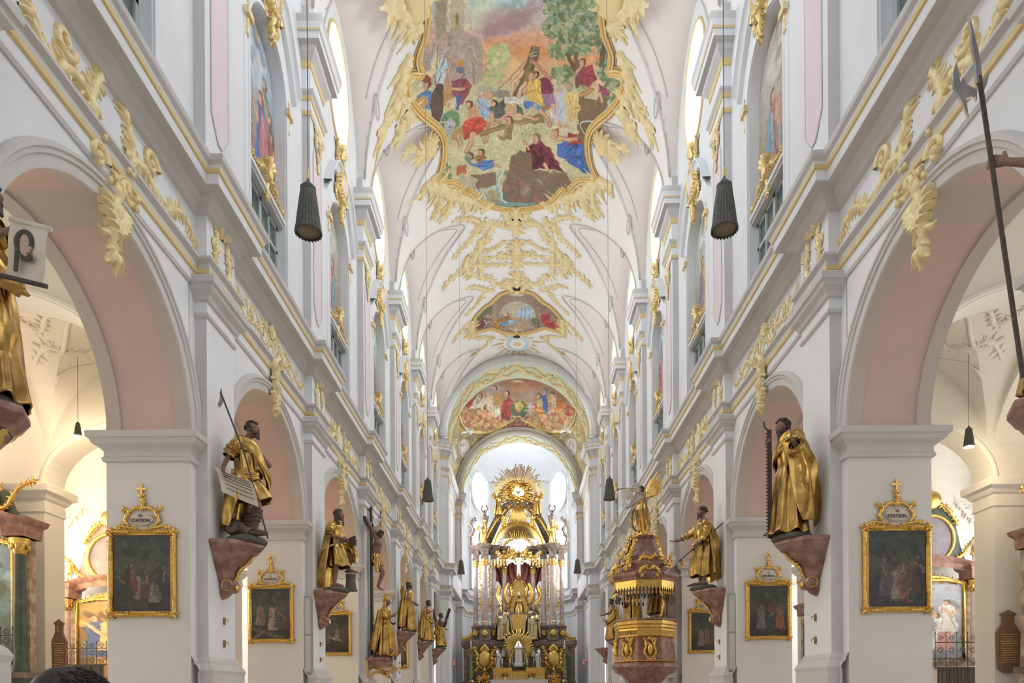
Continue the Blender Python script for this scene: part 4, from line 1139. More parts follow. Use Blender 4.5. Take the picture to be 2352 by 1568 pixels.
c2.cloth([(600, 1150), (680, 1110), (770, 1100), (800, 1170), (700, 1230), (600, 1230)], (176, 120, 50), 10); c2.cloth([(670, 1170), (740, 1160), (750, 1200), (680, 1215)], (90, 146, 200), 6); c2.cloth([(750, 1150), (810, 1145), (815, 1185), (755, 1195)], (150, 190, 220), 4); c2.cloth([(655, 1100), (700, 1090), (705, 1125), (660, 1125)], (110, 160, 206), 4)
c2.head(745, 1090, 14); c2.head(690, 1100, 12); c2.poly([(410, 1130), (540, 1020), (590, 1010), (560, 1100), (430, 1190)], (96, 104, 70)); c2.cloth([(440, 1200), (500, 1120), (550, 1130), (500, 1220), (420, 1240)], (120, 44, 54), 8); c2.clump(550, 1130, 36, 70, [(186, 150, 126), (110, 84, 70), (206, 190, 176), (120, 120, 110)], 40, 12, 4); c2.head(520, 1110, 13)
c2.clump(1030, 1170, 46, 50, [(110, 110, 80), (90, 96, 64), (130, 126, 92)], 40, 14, 6); c2.cloth([(1080, 1100), (1150, 1080), (1200, 1160), (1260, 1250), (1160, 1230), (1090, 1180)], (176, 44, 50), 14); c2.head(1075, 1090, 14); c2.head(1150, 1076, 14); c2.clump(1200, 1140, 40, 30, [(150, 96, 90), (176, 130, 110)], 20, 12, 3)
c2.ell(843, 895, 80, 14, (196, 186, 160))
dabs(c2, 1200, 12, 3)
painted_grid('vault_fresco', c2, lambda u, v: on_vault(*C5(u, v), 0.03), 200, 140, in_poly(out2), label='small kite shaped ceiling fresco with a barred blue window and seated figures', cat='fresco')
frame_on_vault('fresco_frame', smooth_loop(out2, 3), 0.15, C5, 'ochre moulding around the small kite shaped ceiling fresco')

# ================================================================ ROCAILLE ORNAMENT
def relief(mb, M, pts2, w, m, h=0.5, n=7, base=0.0):
    """flattened tube along a 2-D path; w = list or number (half width); M(u,v,h) maps to the surface"""
    k = len(pts2)
    ws = w if hasattr(w, '__len__') else [w] * k
    rows = []
    for i in range(k):
        a = Vector(pts2[max(i - 1, 0)]); b = Vector(pts2[min(i + 1, k - 1)]); d = (b - a)
        d = d.normalized() if d.length > 1e-9 else Vector((1, 0))
        nn = Vector((-d.y, d.x)); p = Vector(pts2[i])
        rows.append([M(p.x + nn.x * ws[i] * math.cos(t), p.y + nn.y * ws[i] * math.cos(t), base + max(0.0, math.sin(t)) * ws[i] * h * 2 * (1 if 0 < j < n - 1 else 0)) for j, t in enumerate(arc(0, PI, n - 1))])
    mb.grid(rows, m)
def leaf(mb, M, x, y, ang, L, w, m, curl=0.9, seed=0, h=0.7):
    pts, ws = [], []
    for i in range(7):
        t = i / 6
        a = ang + curl * t * t
        if i == 0: pts.append((x, y))
        else: pts.append((pts[-1][0] + L / 6 * math.cos(a), pts[-1][1] + L / 6 * math.sin(a)))
        ws.append(w * (0.35 + math.sin(PI * min(1, t * .9 + .1)) * .75) * (1 - .65 * t * t))
    ws[-1] = w * .3
    relief(mb, M, pts, ws, m, h)
def acanthus(mb, M, spine, w, m='gold_leaf', seed=0, dens=1.0, lobe=1.5, h=0.55):
    """ragged leafy scroll along a spine: tapered stem with curling lobes to either side"""
    r = random.Random(seed)
    P = [Vector(p) for p in spine]
    S = []
    for i in range(len(P) - 1):
        p0, p1, p2, p3 = P[max(i - 1, 0)], P[i], P[i + 1], P[min(i + 2, len(P) - 1)]
        for j in range(5):
            t = j / 5
            S.append(0.5 * (2 * p1 + (p2 - p0) * t + (2 * p0 - 5 * p1 + 4 * p2 - p3) * t * t + (3 * p1 - p0 - 3 * p2 + p3) * t ** 3))
    S.append(P[-1])
    K_ = len(S)
    ws = [w * .58 * (0.35 + 0.75 * math.sin(PI * (0.12 + 0.83 * i / (K_ - 1)))) * (1 + .25 * math.sin(i * 1.9)) for i in range(K_)]
    relief(mb, M, [tuple(p) for p in S], ws, m, h)
    L = sum((S[i + 1] - S[i]).length for i in range(K_ - 1))
    step = w * 0.5 / dens; acc = 0; side = 1
    for i in range(1, K_ - 1):
        seg = (S[i] - S[i - 1]).length; acc += seg
        while acc > step:
            acc -= step; side = -side
            d = (S[i + 1] - S[i - 1]); a = math.atan2(d.y, d.x)
            p = S[i] + Vector((-math.sin(a), math.cos(a))) * side * ws[i] * .5
            leaf(mb, M, p.x, p.y, a + side * r.uniform(.5, 1.0), w * lobe * r.uniform(.6, 1.35), w * r.uniform(.16, .3), m, side * r.uniform(.3, 1.4), h=h * 1.6)
    e = S[-1]; a = math.atan2(S[-1].y - S[-3].y, S[-1].x - S[-3].x)
    for da in (-.6, 0, .6): leaf(mb, M, e.x - w * .3 * math.cos(a), e.y - w * .3 * math.sin(a), a + da, w * 1.6, w * .42, m, da, h=h * 1.5)
def scroll(mb, M, cx, cy, r0, turns, w, m, a0=0, sgn=1, h=0.6):
    n = int(10 + turns * 16); pts, ws = [], []
    for i in range(n):
        t = i / (n - 1); a = a0 + sgn * t * turns * 2 * PI; q = r0 * (1 - .82 * t)
        pts.append((cx + q * math.cos(a), cy + q * math.sin(a))); ws.append(w * (1 - .35 * t))
    relief(mb, M, pts, ws, m, h); mb.blob(M(cx, cy, w * .4), (w * .9,) * 3, m, 8, 5)
def shell(mb, M, cx, cy, ang, L, w, m, n=7, h=.6):
    for i in range(n):
        a = ang + (i - (n - 1) / 2) * (1.9 / n)
        q = L * (1 - .10 * abs(i - (n - 1) / 2))
        relief(mb, M, [(cx + q * t * math.cos(a), cy + q * t * math.sin(a)) for t in (0.1, .4, .7, .9, 1.0)], [w * .25, w * .5, w * .8, w * .85, w * .4], m, h)
def vaultM(x, y, h): return vault_pt(x, y, h + 0.01)
def S5(*pts):
    out = []
    for p in pts:
        q = on_vault(*C5(*p)); out.append((q[0], q[1]))
    return out
def S3(*pts):
    out = []
    for p in pts:
        q = on_vault(*C3(*p)); out.append((q[0], q[1]))
    return out
def ceil_orn(label, spines, conv, axis, w, grp=None, name='stucco_ornament', m='stucco_yellow', both=True, extra=None):
    for sg in ((0, 1) if both else (0,)):
        mb = MB()
        for i, sp in enumerate(spines):
            ww = w
            if isinstance(sp[0], (int, float)): ww, sp = sp[0], sp[1:]
            pts = [((2 * axis - u) if sg else u, v) for u, v in sp]
            acanthus(mb, vaultM, conv(*pts), ww * 1.2, m, seed=i + sg * 7, dens=1.1, h=.4)
        if extra: extra(mb, sg)
        lab = label.replace('SIDE', 'right' if sg else 'left')
        mb.build(name, label=lab, cat='ornament', group=grp, smooth=True, auto=50)
ceil_orn('yellow stucco foliage chain spreading SIDE of the ceiling between the two frescoes', [
    (.17, (720, 240), (690, 180), (620, 200), (560, 300), (545, 360)), (.2, (560, 350), (480, 350), (470, 440), (400, 520), (340, 600), (260, 680), (140, 775)),
    (.13, (480, 460), (590, 450), (715, 370)), (.14, (330, 610), (450, 600), (600, 600), (725, 590)), (.15, (470, 480), (480, 600), (490, 720), (540, 730)), (.15, (540, 690), (620, 790), (700, 790), (745, 750)), (.12, (500, 520), (590, 530)), (.2, (350, 500), (330, 600), (380, 700))], S5, 843, .16)
ceil_orn('yellow stucco vine over the SIDE lunette tip under the large fresco', [(.12, (200, 160), (330, 130), (440, 150), (470, 190)), (.17, (540, 120), (550, 190), (470, 200), (430, 290), (330, 400), (240, 495)), (.1, (540, 200), (490, 270))], S5, 843, .13)
ceil_orn('yellow stucco vine over the SIDE lunette tip beside the small kite fresco', [(.12, (330, 835), (430, 815), (510, 840), (600, 860)), (.14, (600, 830), (500, 900), (470, 960), (350, 1080))], S5, 843, .12)
ceil_orn('yellow stucco spray hanging off the SIDE corner of the small kite fresco', [(.26, (400, 1140), (380, 1220), (400, 1290)), (.2, (390, 1180), (320, 1210), (230, 1320))], S5, 843, .2)
ceil_orn('yellow stucco vine over the SIDE lunette tip nearest the choir arch', [(.12, (400, 1330), (500, 1320), (600, 1330)), (.14, (560, 1330), (540, 1390), (400, 1500))], S5, 843, .12)
def dia(mb, sg):
    q = S5((843, 495))[0]; mb.blob(vaultM(q[0], q[1], .05), (.35, .45, .12), 'gold_paint', 14, 6)
    for a in range(12): leaf(mb, vaultM, q[0], q[1], a * PI / 6, .55, .12, 'gold_paint', .5)
ceil_orn('diamond shaped yellow stucco boss on the ceiling axis between the frescoes', [(.3, (843, 480), (843, 380)), (.3, (843, 510), (843, 600)), (.24, (830, 500), (690, 505)), (.24, (856, 500), (1000, 505))], S5, 843, .3, both=False, extra=dia)
def hole(px, py, r_):
    def f(mb, sg):
        q = on_vault(px, py)
        mb.blob(vaultM(q[0], q[1], .1), (r_, r_, .05), 'dark_hole', 16, 4)
    return f
ceil_orn('yellow stucco pendant with a round black hole under the large fresco', [(.35, (843, 10), (843, 100), (843, 200)), (.22, (843, 180), (820, 230), (843, 275)), (.2, (780, 30), (740, 90), (770, 160)), (.2, (906, 30), (946, 90), (916, 160))], S5, 843, .3, both=False, extra=hole(1194, 502, .26))
ceil_orn('yellow stucco crest with a round black hole above the small kite fresco', [(.3, (843, 880), (843, 760), (843, 690)), (.26, (800, 850), (750, 800)), (.26, (886, 850), (936, 800))], S5, 843, .3, both=False, extra=hole(1193, 659, .26))
def emblem(mb, sg):
    q = S5((843, 1378))[0]
    mb.blob(vaultM(q[0], q[1], .03), (.95, 1.1, .05), 'sky_blue', 30, 5); mb.blob(vaultM(q[0], q[1], .07), (.6, .8, .05), 'cloud_white', 30, 5); mb.blob(vaultM(q[0], q[1], .12), (.3, .3, .05), 'gold_paint', 12, 4)
    h_ = on_vault(1192, 769); mb.blob(vaultM(h_[0], h_[1], .1), (.26, .26, .05), 'dark_hole', 16, 4)
    for a in range(18):
        an = a * PI / 9 + .1
        relief(mb, vaultM, [(q[0] + 1.05 * math.cos(an), q[1] + 1.25 * math.sin(an)), (q[0] + (1.5 + .4 * (a % 2)) * math.cos(an), q[1] + (1.8 + .6 * (a % 2)) * math.sin(an))], [.12, .02], 'gold_paint', .3)
mat('sky_blue', (0.45, 0.60, 0.66), 0.8, col2=(0.6, 0.7, 0.74), scale=3)
mat('cloud_white', (0.80, 0.78, 0.76), 0.8)
ceil_orn('oval blue sky emblem with gold rays on the ceiling before the choir arch', [(.2, (780, 1290), (843, 1310), (906, 1290))], S5, 843, .2, both=False, extra=emblem)
ceil_orn('yellow stucco leaf garland on the SIDE flank of the large fresco frame', [(.3, (440, 340), (385, 440), (370, 560), (395, 640)), (.25, (375, 600), (310, 720), (255, 820)), (.3, (400, 690), (420, 760), (370, 825))], S3, 1108, .25)
def ros(mb, sg):
    u = (2 * 1108 - 530) if sg else 530
    q = S3((u, 940))[0]
    for i in range(14): leaf(mb, vaultM, q[0], q[1], i * 2 * PI / 14, .7, .11, 'stucco_yellow', .9)
    mb.blob(vaultM(q[0], q[1], .1), (.4, .5, .15), 'gold_paint', 12, 6)
ceil_orn('yellow stucco rosette boss at the SIDE waist of the large fresco frame', [(.14, (460, 950), (400, 965))], S3, 1108, .14, extra=ros)
ceil_orn('yellow stucco shell foliage under the SIDE lower corner of the large fresco', [(.32, (500, 1260), (520, 1190), (600, 1190), (700, 1250), (800, 1275), (900, 1320)), (.2, (620, 1220), (610, 1300), (590, 1360)), (.25, (690, 1260), (665, 1330), (640, 1375)), (.14, (770, 1290), (785, 1355))], S3, 1108, .3)
def topr(mb, sg):
    u = (2 * 1108 - 440) if sg else 440
    q = S3((u, 10))[0]; mb.blob(vaultM(q[0], q[1], .1), (.55, .7, .2), 'gold_paint', 14, 6)
ceil_orn('yellow stucco cartouche on the SIDE side of the large fresco, uppermost in view', [(.3, (260, -10), (370, 60), (450, 120), (460, 180)), (.3, (380, -80), (520, -60), (530, 60), (480, 150)), (.25, (370, 60), (400, 100))], S3, 1108, .3, extra=topr)

# ---- wall ornament prototypes in a frame (along wall y, height z, relief h towards the nave); wall side is the right wall (x = X - h)
def proto(name, fn, X, mirror_m='gold_leaf'):
    mb = MB()
    def M(u, v, h): return (-h, u, v)
    fn(mb, M)
    o = mb.build(name, smooth=True, auto=50, cat='ornament', loc=(0, 0, 0))
    o['_X'] = X
    return o
ORD = ['first', 'second', 'third', 'fourth', 'fifth', 'sixth', 'seventh', 'eighth', 'ninth']
def place(o, used, s, y, z, label, grp, X):
    c = o if not used[0] else o.copy()
    if used[0]: COL.objects.link(c)
    used[0] = True
    c.location = (s * X, y, z + EZ)
    c.scale = (1 if s > 0 else -1, 1, 1)
    c['label'] = label
    c['category'] = 'ornament'
    if grp: c['group'] = grp
    if '_X' in c: del c['_X']
    return c
def big_cartouche(mb, M):
    g = 'gold_leaf'
    for sg in (-1, 1):
        acanthus(mb, M, [(sg * .1, -.75), (sg * .42, -.45), (sg * .48, 0), (sg * .30, .45), (sg * .5, .75)], .13, g, 1, 1.2)
        acanthus(mb, M, [(sg * .3, -.2), (sg * .9, -.1), (sg * 1.3, -.35), (sg * 1.7, -.1)], .14, g, 2, 1.0)
        acanthus(mb, M, [(sg * 1.6, -.15), (sg * 2.1, .1), (sg * 2.5, -.1), (sg * 2.95, -.2)], .10, g, 3, 1.0)
        scroll(mb, M, sg * 1.05, .18, .2, 1.3, .07, g, 0, sg); scroll(mb, M, sg * .55, .75, .22, 1.2, .08, g, PI / 2, sg); scroll(mb, M, sg * .35, -.78, .2, 1.2, .08, g, 0, -sg)
    shell(mb, M, .15, .55, PI / 2, .55, .16, g); acanthus(mb, M, [(0, .5), (-.2, .9)], .16, g, 5)
    shell(mb, M, 0, -1.1, -PI / 2, .65, .17, g, 9); acanthus(mb, M, [(0, -.75), (.05, -1.1), (-.05, -1.6), (0, -2.0)], .2, g, 6, 1.2, 1.2)
    for i in range(9): mb.blob(M(.5 * math.cos(i), -.8 + .3 * math.sin(i * 2), .1), (.06, .06, .06), g, 6, 4)
def filigree(mb, M):
    for sg in (-1, 1):
        acanthus(mb, M, [(0, -.05), (sg * .5, .25), (sg * .9, -.1), (sg * 1.4, .15), (sg * 2.0, -.1), (sg * 2.4, .08)], .055, 'gold_leaf', 3, .9, 2.4)
        acanthus(mb, M, [(0, .05), (sg * .45, -.28), (sg * 1.0, .28), (sg * 1.5, -.25), (sg * 1.9, .2)], .045, 'gold_leaf', 4, .9, 2.4)
        scroll(mb, M, sg * .5, 0, .25, 1.2, .035, 'gold_leaf', 0, sg); scroll(mb, M, sg * 1.2, 0, .22, 1.2, .035, 'gold_leaf', 2, -sg)
    shell(mb, M, 0, .1, PI / 2, .35, .09, 'gold_leaf')
def keybracket(mb, M):
    acanthus(mb, M, [(0, .5), (-.05, .15), (.05, -.3), (0, -.6)], .15, 'gold_leaf', 4, 1.2, 1.1, .9); scroll(mb, M, 0, .42, .2, 1.3, .09, 'gold_leaf', 0, 1, 1.0); shell(mb, M, 0, -.15, -PI / 2, .4, .12, 'gold_leaf')
def pilaster_orn(mb, M):
    for sg in (-1, 1):
        acanthus(mb, M, [(sg * .1, -.5), (sg * .3, -.2), (sg * .22, .2), (sg * .38, .5)], .08, 'gold_leaf', 2, 1.1, 1.5); scroll(mb, M, sg * .3, .05, .14, 1.2, .05, 'gold_leaf', 0, sg)
    acanthus(mb, M, [(0, -.35), (0, -.75), (0, -1.1)], .11, 'gold_leaf', 5, 1.2); shell(mb, M, 0, .3, PI / 2, .35, .11, 'gold_leaf'); acanthus(mb, M, [(-.4, .6), (0, .75), (.4, .6)], .07, 'gold_leaf', 8)
def niche_cart(mb, M):
    mb.blob(M(0, -.15, .12), (.1, .30, .42), 'panel_pink', 18, 8)
    for i in range(26):
        a = 2 * PI * i / 26
        leaf(mb, M, .30 * math.cos(a), -.15 + .45 * math.sin(a), a + .5, .26, .08, 'gilt_light', .9, h=1.2)
    relief(mb, M, [(.33 * math.cos(a), -.15 + .47 * math.sin(a)) for a in arc(0, 2 * PI, 30)], .07, 'gilt_light', .9, base=.08)
    for sg in (-1, 1):
        acanthus(mb, M, [(sg * .1, .3), (sg * .35, .55), (sg * .25, .9), (sg * .4, 1.1)], .1, 'gilt_light', 3, 1.2, 1.3, .9); scroll(mb, M, sg * .42, -.5, .18, 1.2, .07, 'gilt_light', 0, sg, .9); acanthus(mb, M, [(sg * .35, -.3), (sg * .55, -.7), (sg * .3, -.9)], .08, 'gilt_light', 4, 1.2)
    acanthus(mb, M, [(0, -.6), (0, -.95), (0, -1.35)], .13, 'gilt_light', 6, 1.2, 1.2, .9); shell(mb, M, 0, .75, PI / 2, .5, .14, 'gilt_light', 7, .9)
def cap_orn(mb, M):
    for sg in (-1, 1): acanthus(mb, M, [(sg * .3, .35), (sg * .12, .1), (sg * .22, -.15), (0, -.5)], .08, 'gold_leaf', 2, 1.2, 1.3, .8)
    shell(mb, M, 0, .05, PI / 2, .3, .1, 'gold_leaf'); acanthus(mb, M, [(0, -.3), (.03, -.8)], .07, 'gold_leaf', 3)
def sill_orn(mb, M):
    for sg in (-1, 1): acanthus(mb, M, [(0, .1), (sg * .3, .25), (sg * .6, .05), (sg * .95, .05)], .09, 'gilt_light', 2, 1.2, 1.2, .9)
    mb.blob(M(0, .28, .08), (.08, .12, .2), 'gilt_light', 10, 6); shell(mb, M, 0, .3, PI / 2, .4, .12, 'gilt_light', 5, .9); acanthus(mb, M, [(0, .1), (0, -.25)], .1, 'gilt_light', 3)
def spring_orn(mb, M):
    acanthus(mb, M, [(-.1, .1), (0, -.1), (0, -.35)], .07, 'gold_leaf', 1); mb.box((-.1, -.16, -.02), (.0, .16, .14), 'gold_leaf'); acanthus(mb, M, [(.1, .1), (.05, .4)], .05, 'gold_leaf', 2)
PB = proto('stucco_cartouche', big_cartouche, XW); PF = proto('stucco_filigree', filigree, XW); PK = proto('stucco_bracket', keybracket, XW); PP = proto('stucco_spray', pilaster_orn, XP)
PN = proto('gilded_cartouche', niche_cart, XW); PC = proto('stucco_capital_spray', cap_orn, XP); PS = proto('gilded_sill_spray', sill_orn, XW); PG = proto('gilded_impost', spring_orn, XW)
UB_, UF, UK, UP, UN, UC, US, UG = ([False] for _ in range(8))
for s in (-1, 1):
    sd = 'left' if s < 0 else 'right'
    for k in range(0, 7):
        yc = ybay(k)
        if k < 6:
            if k % 2 == 0: place(PB, UB_, s, yc, 8.45, 'large pale gold cartouche on the %s frieze over the %s arcade arch' % (sd, ORD[k]), 'large frieze cartouches', XW - .02)
            else:
                place(PF, UF, s, yc, 8.45, 'flat gold filigree scroll on the %s frieze over the %s arcade arch' % (sd, ORD[k]), 'frieze filigree', XW - .02)
                place(PK, UK, s, yc, 7.45, 'small gold bracket on the keystone of the %s %s arcade arch' % (ORD[k], sd), 'keystone brackets', XW - .1)
        if k < 6: place(PP, UP, s, ypier(k), 8.5, 'gold spray on the entablature above the %s pilaster of the %s wall' % (ORD[k], sd), 'pilaster sprays', XP - .03)
        if k > 0 and k < 7:
            place(PN, UN, s, yc, 17.15, 'gilded cartouche with a pink oval over the %s upper niche of the %s wall' % (ORD[k - 1], sd), 'niche cartouches', XW - .05)
            place(PS, US, s, yc, 12.25, 'gilded sprig on the sill of the %s upper niche of the %s wall' % (ORD[k - 1], sd), 'niche sill sprigs', XW + .05)
            for q in (-1, 1):
                place(PG, UG, s, yc + q * (1.33), 15.0, 'gilded impost on the %s side of the %s upper niche, %s wall' % ('near' if q < 0 else 'far', ORD[k - 1], sd), 'niche imposts', XW - .03)
        if 0 < k < 6: place(PC, UC, s, ypier(k), 15.85, 'gold spray on the upper capital of the %s pilaster of the %s wall' % (ORD[k], sd), 'upper capital sprays', XP - .03)
place(PC, UC, -1, ypier(6) - .2, 15.85, 'gold spray on the left capital under the triumphal arch', 'upper capital sprays', 5.28)
place(PC, UC, 1, ypier(6) - .2, 15.85, 'gold spray on the right capital under the triumphal arch', 'upper capital sprays', 5.28)

# ---------------------------------------------------------------- arched pictures in the upper niches
def niche_canvas(seed, sky, ground, main, second):
    r = random.Random(seed)
    c_ = Canvas(-1.2, -16.3, 1.2, -12.1, 60, sky)
    c_.grad([(-16.3, sky), (-15, [v * .95 for v in sky]), (-13.8, ground), (-12.1, [v * .8 for v in ground])], .25)
    c_.clump(-.3, -15.4, .9, .7, [[v * f for v in sky] for f in (.85, 1.1, .95)] + [(206, 196, 190)], 50, .25, seed)
    for i in range(7):
        x, y = r.uniform(-.9, .9), -13.0 + r.uniform(-.5, .8)
        c_.person(x, y, r.uniform(1.3, 1.9), r.choice([(150, 120, 96), (120, 96, 84), (176, 160, 130), (110, 124, 120), (150, 90, 76)]), arm=[(.1, .5), (.2, .6)], seed=i + seed, face=r.choice((-1, 1)))
    c_.person(.25, -12.5, 2.3, main, second, seed=seed + 3, arm=[(-.1, .6), (-.2, .7)])
    c_.person(-.5, -12.35, 1.7, second, None, seed=seed + 5, kneel=True, face=1)
    c_.clump(0, -12.3, 1.0, .2, [(120, 110, 90), (150, 140, 116)], 30, .15, seed)
    dabs(c_, 500, .09, .03); c_.veil = .18
    return c_
NCAN = [niche_canvas(21, (158, 180, 200), (150, 140, 130), (64, 96, 160), (190, 110, 120)), niche_canvas(32, (176, 176, 168), (160, 140, 120), (170, 110, 110), (110, 150, 170)), niche_canvas(43, (176, 190, 180), (150, 150, 130), (186, 130, 80), (130, 110, 130))]
NLAB = ['blue robed standing figure', 'rose robed standing figure', 'ochre robed standing figure']
def m_niche(U, V): return (np.abs(U) < 1.19) & ((V > -15.0) | (U ** 2 + (V + 15.0) ** 2 < 1.19 ** 2))
for s in (-1, 1):
    for k in range(1, 7):
        yc = ybay(k); ci = (k - 1 + (1 if s > 0 else 0)) % 3
        painted_grid('niche_painting', NCAN[ci], (lambda u, v, yc=yc, s=s: (s * (6.27), yc + u, -v)), 70, 120, m_niche, label='arched painting with %s, %s upper niche of the %s wall' % (NLAB[ci], ORD[k - 1], 'left' if s < 0 else 'right'), cat='painting', group='arched niche paintings')

# ---------------------------------------------------------------- bell shaped hanging lamps
mat('lamp_shade', (0.075, 0.08, 0.07), 0.55, 0.3, col2=(0.13, 0.13, 0.115), scale=20)
mat('lamp_inside', (0.20, 0.16, 0.10), 0.6)
def lamp(x, y, zb, label, k=1.0, rope_to=None, glow=False):
    zt = rope_to if rope_to else z_barrel(x)
    t = thing('hanging_lamp', label, 'lamp', (x, y, zb), group=None)
    m = MB()
    rows = []
    for r_, z in ((.185, .0), (.18, .03), (.165, .1), (.15, .25), (.125, .45), (.105, .6), (.10, .64), (.08, .68), (.03, .74), (.015, .78)):
        rows.append([((r_ * (1 + (.07 if j % 2 and z < .62 else 0))) * k * math.cos(2 * PI * j / 48), (r_ * (1 + (.07 if j % 2 and z < .62 else 0))) * k * math.sin(2 * PI * j / 48), z * k) for j in range(48)])
    m.grid(rows, 'lamp_shade', closed=True)
    m.lathe([(.104 * k, .6 * k), (.112 * k, .61 * k), (.112 * k, .65 * k), (.1 * k, .66 * k)], 'lamp_shade', (0, 0, 0), 24)
    m.build('shade', t, smooth=True, auto=35)
    i = MB(); i.lathe([(.17 * k, .01 * k), (.15 * k, .2 * k), (.1 * k, .5 * k), (.01, .6 * k)], 'lamp_inside', n=24); i.build('lining', t, smooth=True)
    f = MB()
    for j in range(24): f.blob((.187 * k * math.cos(2 * PI * j / 24), .187 * k * math.sin(2 * PI * j / 24), -.01), .014 * k, 'lamp_shade', 5, 4)
    f.build('fringe', t, smooth=True)
    f = MB(); f.lathe([(.012 * k, .76 * k), (.022 * k, .80 * k), (.012 * k, .84 * k), (.02 * k, .87 * k), (.006 * k, .92 * k)], 'gold', (0, 0, 0), 10); f.build('finial', t, smooth=True)
    r_ = MB(); r_.tube([(0, 0, .9 * k), (0, 0, zt - zb)], .006, 'iron', 5); r_.build('cord', t)
    if glow:
        b = MB(); b.blob((0, 0, .04), .05, 'lamp_glow', 12, 8); b.build('bulb', t, smooth=True)
    return t
for s, sd in ((-1, 'left'), (1, 'right')):
    for k, zb, nm in ((0, 6.72, 'nearest'), (2, 6.42, 'middle'), (4, 6.2, 'far')):
        lamp(s * 3.07 + (0.02 if s < 0 else -.05), ybay(k) - .1, zb, '%s dark bell shaped lamp hanging on the %s side of the nave' % (nm, sd))

# gilded stucco creeping over the soffits of the two choir arches
for nm, aw, asz, ab, y0, w_ in (('triumphal arch', AW, ASZ, AB, 51.9, .2), ('apse arch', BW, BSZ, BB, 65.0, .16)):
    m = MB(); M = lambda u, v, h, aw=aw, asz=asz, ab=ab, y0=y0: ((aw - .02 - h) * math.cos(u / aw), y0 + v, asz + (ab - .02 - h) * math.sin(u / aw))
    L_ = PI * aw; n_ = 9
    for i in range(n_):
        a, b = L_ * i / n_ + .1, L_ * (i + 1) / n_ - .1; c_ = (a + b) / 2; q = 1 if i % 2 else -1
        acanthus(m, M, [(a, -.7 * q), (c_ - .4, .1 * q), (c_ + .3, .75 * q), (b, .2 * q)], w_, 'stucco_yellow', i, 1.1, 1.4, .5)
        acanthus(m, M, [(a, .6 * q), (c_, .0), (b, -.7 * q)], w_ * .7, 'gold_paint', i + 3, 1.1, 1.5, .5)
    m.build('arch_garland', smooth=True, label='yellow stucco garland on the green soffit of the ' + nm, cat='ornament', loc=(0, y0, asz))
# ================================================================ CARVED FIGURES
mat('skin_carved', (0.27, 0.155, 0.115), 0.5, col2=(0.19, 0.105, 0.08), scale=6, spec=0.4)
mat('skin_pale', (0.52, 0.38, 0.30), 0.5, col2=(0.42, 0.28, 0.22), scale=6)
mat('hair_dark', (0.045, 0.035, 0.03), 0.6, col2=(0.09, 0.07, 0.055), scale=20, bump=.5, bscale=50)
mat('boot_brown', (0.10, 0.055, 0.045), 0.5, col2=(0.15, 0.09, 0.07), scale=8)
mat('rock_dark', (0.075, 0.075, 0.065), 0.7, col2=(0.12, 0.11, 0.09), scale=6, bump=.6, bscale=12)
mat('red_marble', (0.22, 0.105, 0.08), 0.35, col2=(0.36, 0.21, 0.17), scale=5, detail=9, mix_lo=.4, mix_hi=.62)
mat('robe_gold', (0.66, 0.44, 0.14), 0.3, 1.0, col2=(0.30, 0.17, 0.05), scale=5, bump=.35, bscale=14)
mat('parchment', (0.66, 0.60, 0.50), 0.7, col2=(0.55, 0.48, 0.38), scale=5)
mat('ink', (0.06, 0.05, 0.05), 0.8)
mat('wood_dark', (0.045, 0.03, 0.025), 0.5, col2=(0.08, 0.055, 0.045), scale=6, stretch=(1, 1, 6))
mat('steel', (0.42, 0.40, 0.40), 0.35, 0.8, col2=(0.25, 0.23, 0.24), scale=8)
mat('silver', (0.62, 0.60, 0.56), 0.3, 0.9)
mat('eye_white', (0.75, 0.72, 0.66), 0.3)
V = Vector
def cap(mb, a, b, ra, rb, m='skin_carved', n=12):
    a, b = V(a), V(b)
    d = (b - a)
    if d.length < 1e-6: mb.blob(a, ra, m, n, 8); return
    u = d.normalized()
    pts, rs = [], []
    for t in (-1, -.85, -.5, 0): pts.append(a + u * ra * t); rs.append(ra * math.sqrt(max(.0025, 1 - t * t)))
    for t in (.33, .66): pts.append(a + d * t); rs.append(ra + (rb - ra) * t)
    for t in (0, .5, .85, 1): pts.append(b + u * rb * t); rs.append(rb * math.sqrt(max(.0025, 1 - t * t)))
    mb.tube(pts, rs, m, n)
def hand(mb, wrist, d, palm, side, curl=.5, m='skin_carved', spread=.15):
    """d: pointing direction, palm: direction the palm faces, side: +1 when the thumb is on d x palm"""
    w, d, p = V(wrist), V(d).normalized(), V(palm).normalized()
    p = (p - d * p.dot(d)).normalized(); q = d.cross(p) * side
    cap(mb, w, w + d * .035, .027, .03, m)
    for k in range(4):
        x = (k - 1.5) * .021
        kn = w + d * .09 + q * (-x) ; L = (.036, .045, .042, .034)[3 - k] if False else (.042, .046, .042, .034)[k]
        cap(mb, w + d * .03 - q * x * .7, kn, .016, .0115, m, 8)
        dirv = d - q * x * spread * 20; dirv.normalize()
        c0 = kn
        for j in range(3):
            a = curl * (.55 + .5 * j) * (.85 + .1 * k)
            v = (dirv * math.cos(a) + p * math.sin(a))
            c1 = c0 + v * L * (1, .75, .6)[j]
            cap(mb, c0, c1, .0105 - .001 * j, .0095 - .001 * j, m, 8); c0 = c1
    t0 = w + d * .022 + q * .026; t1 = t0 + (d * .6 + q * .75 + p * .25).normalized() * .042; t2 = t1 + (d * .8 + q * .3 + p * .5 * (1 + curl)).normalized() * .032
    cap(mb, t0, t1, .015, .012, m, 8); cap(mb, t1, t2, .012, .009, m, 8)
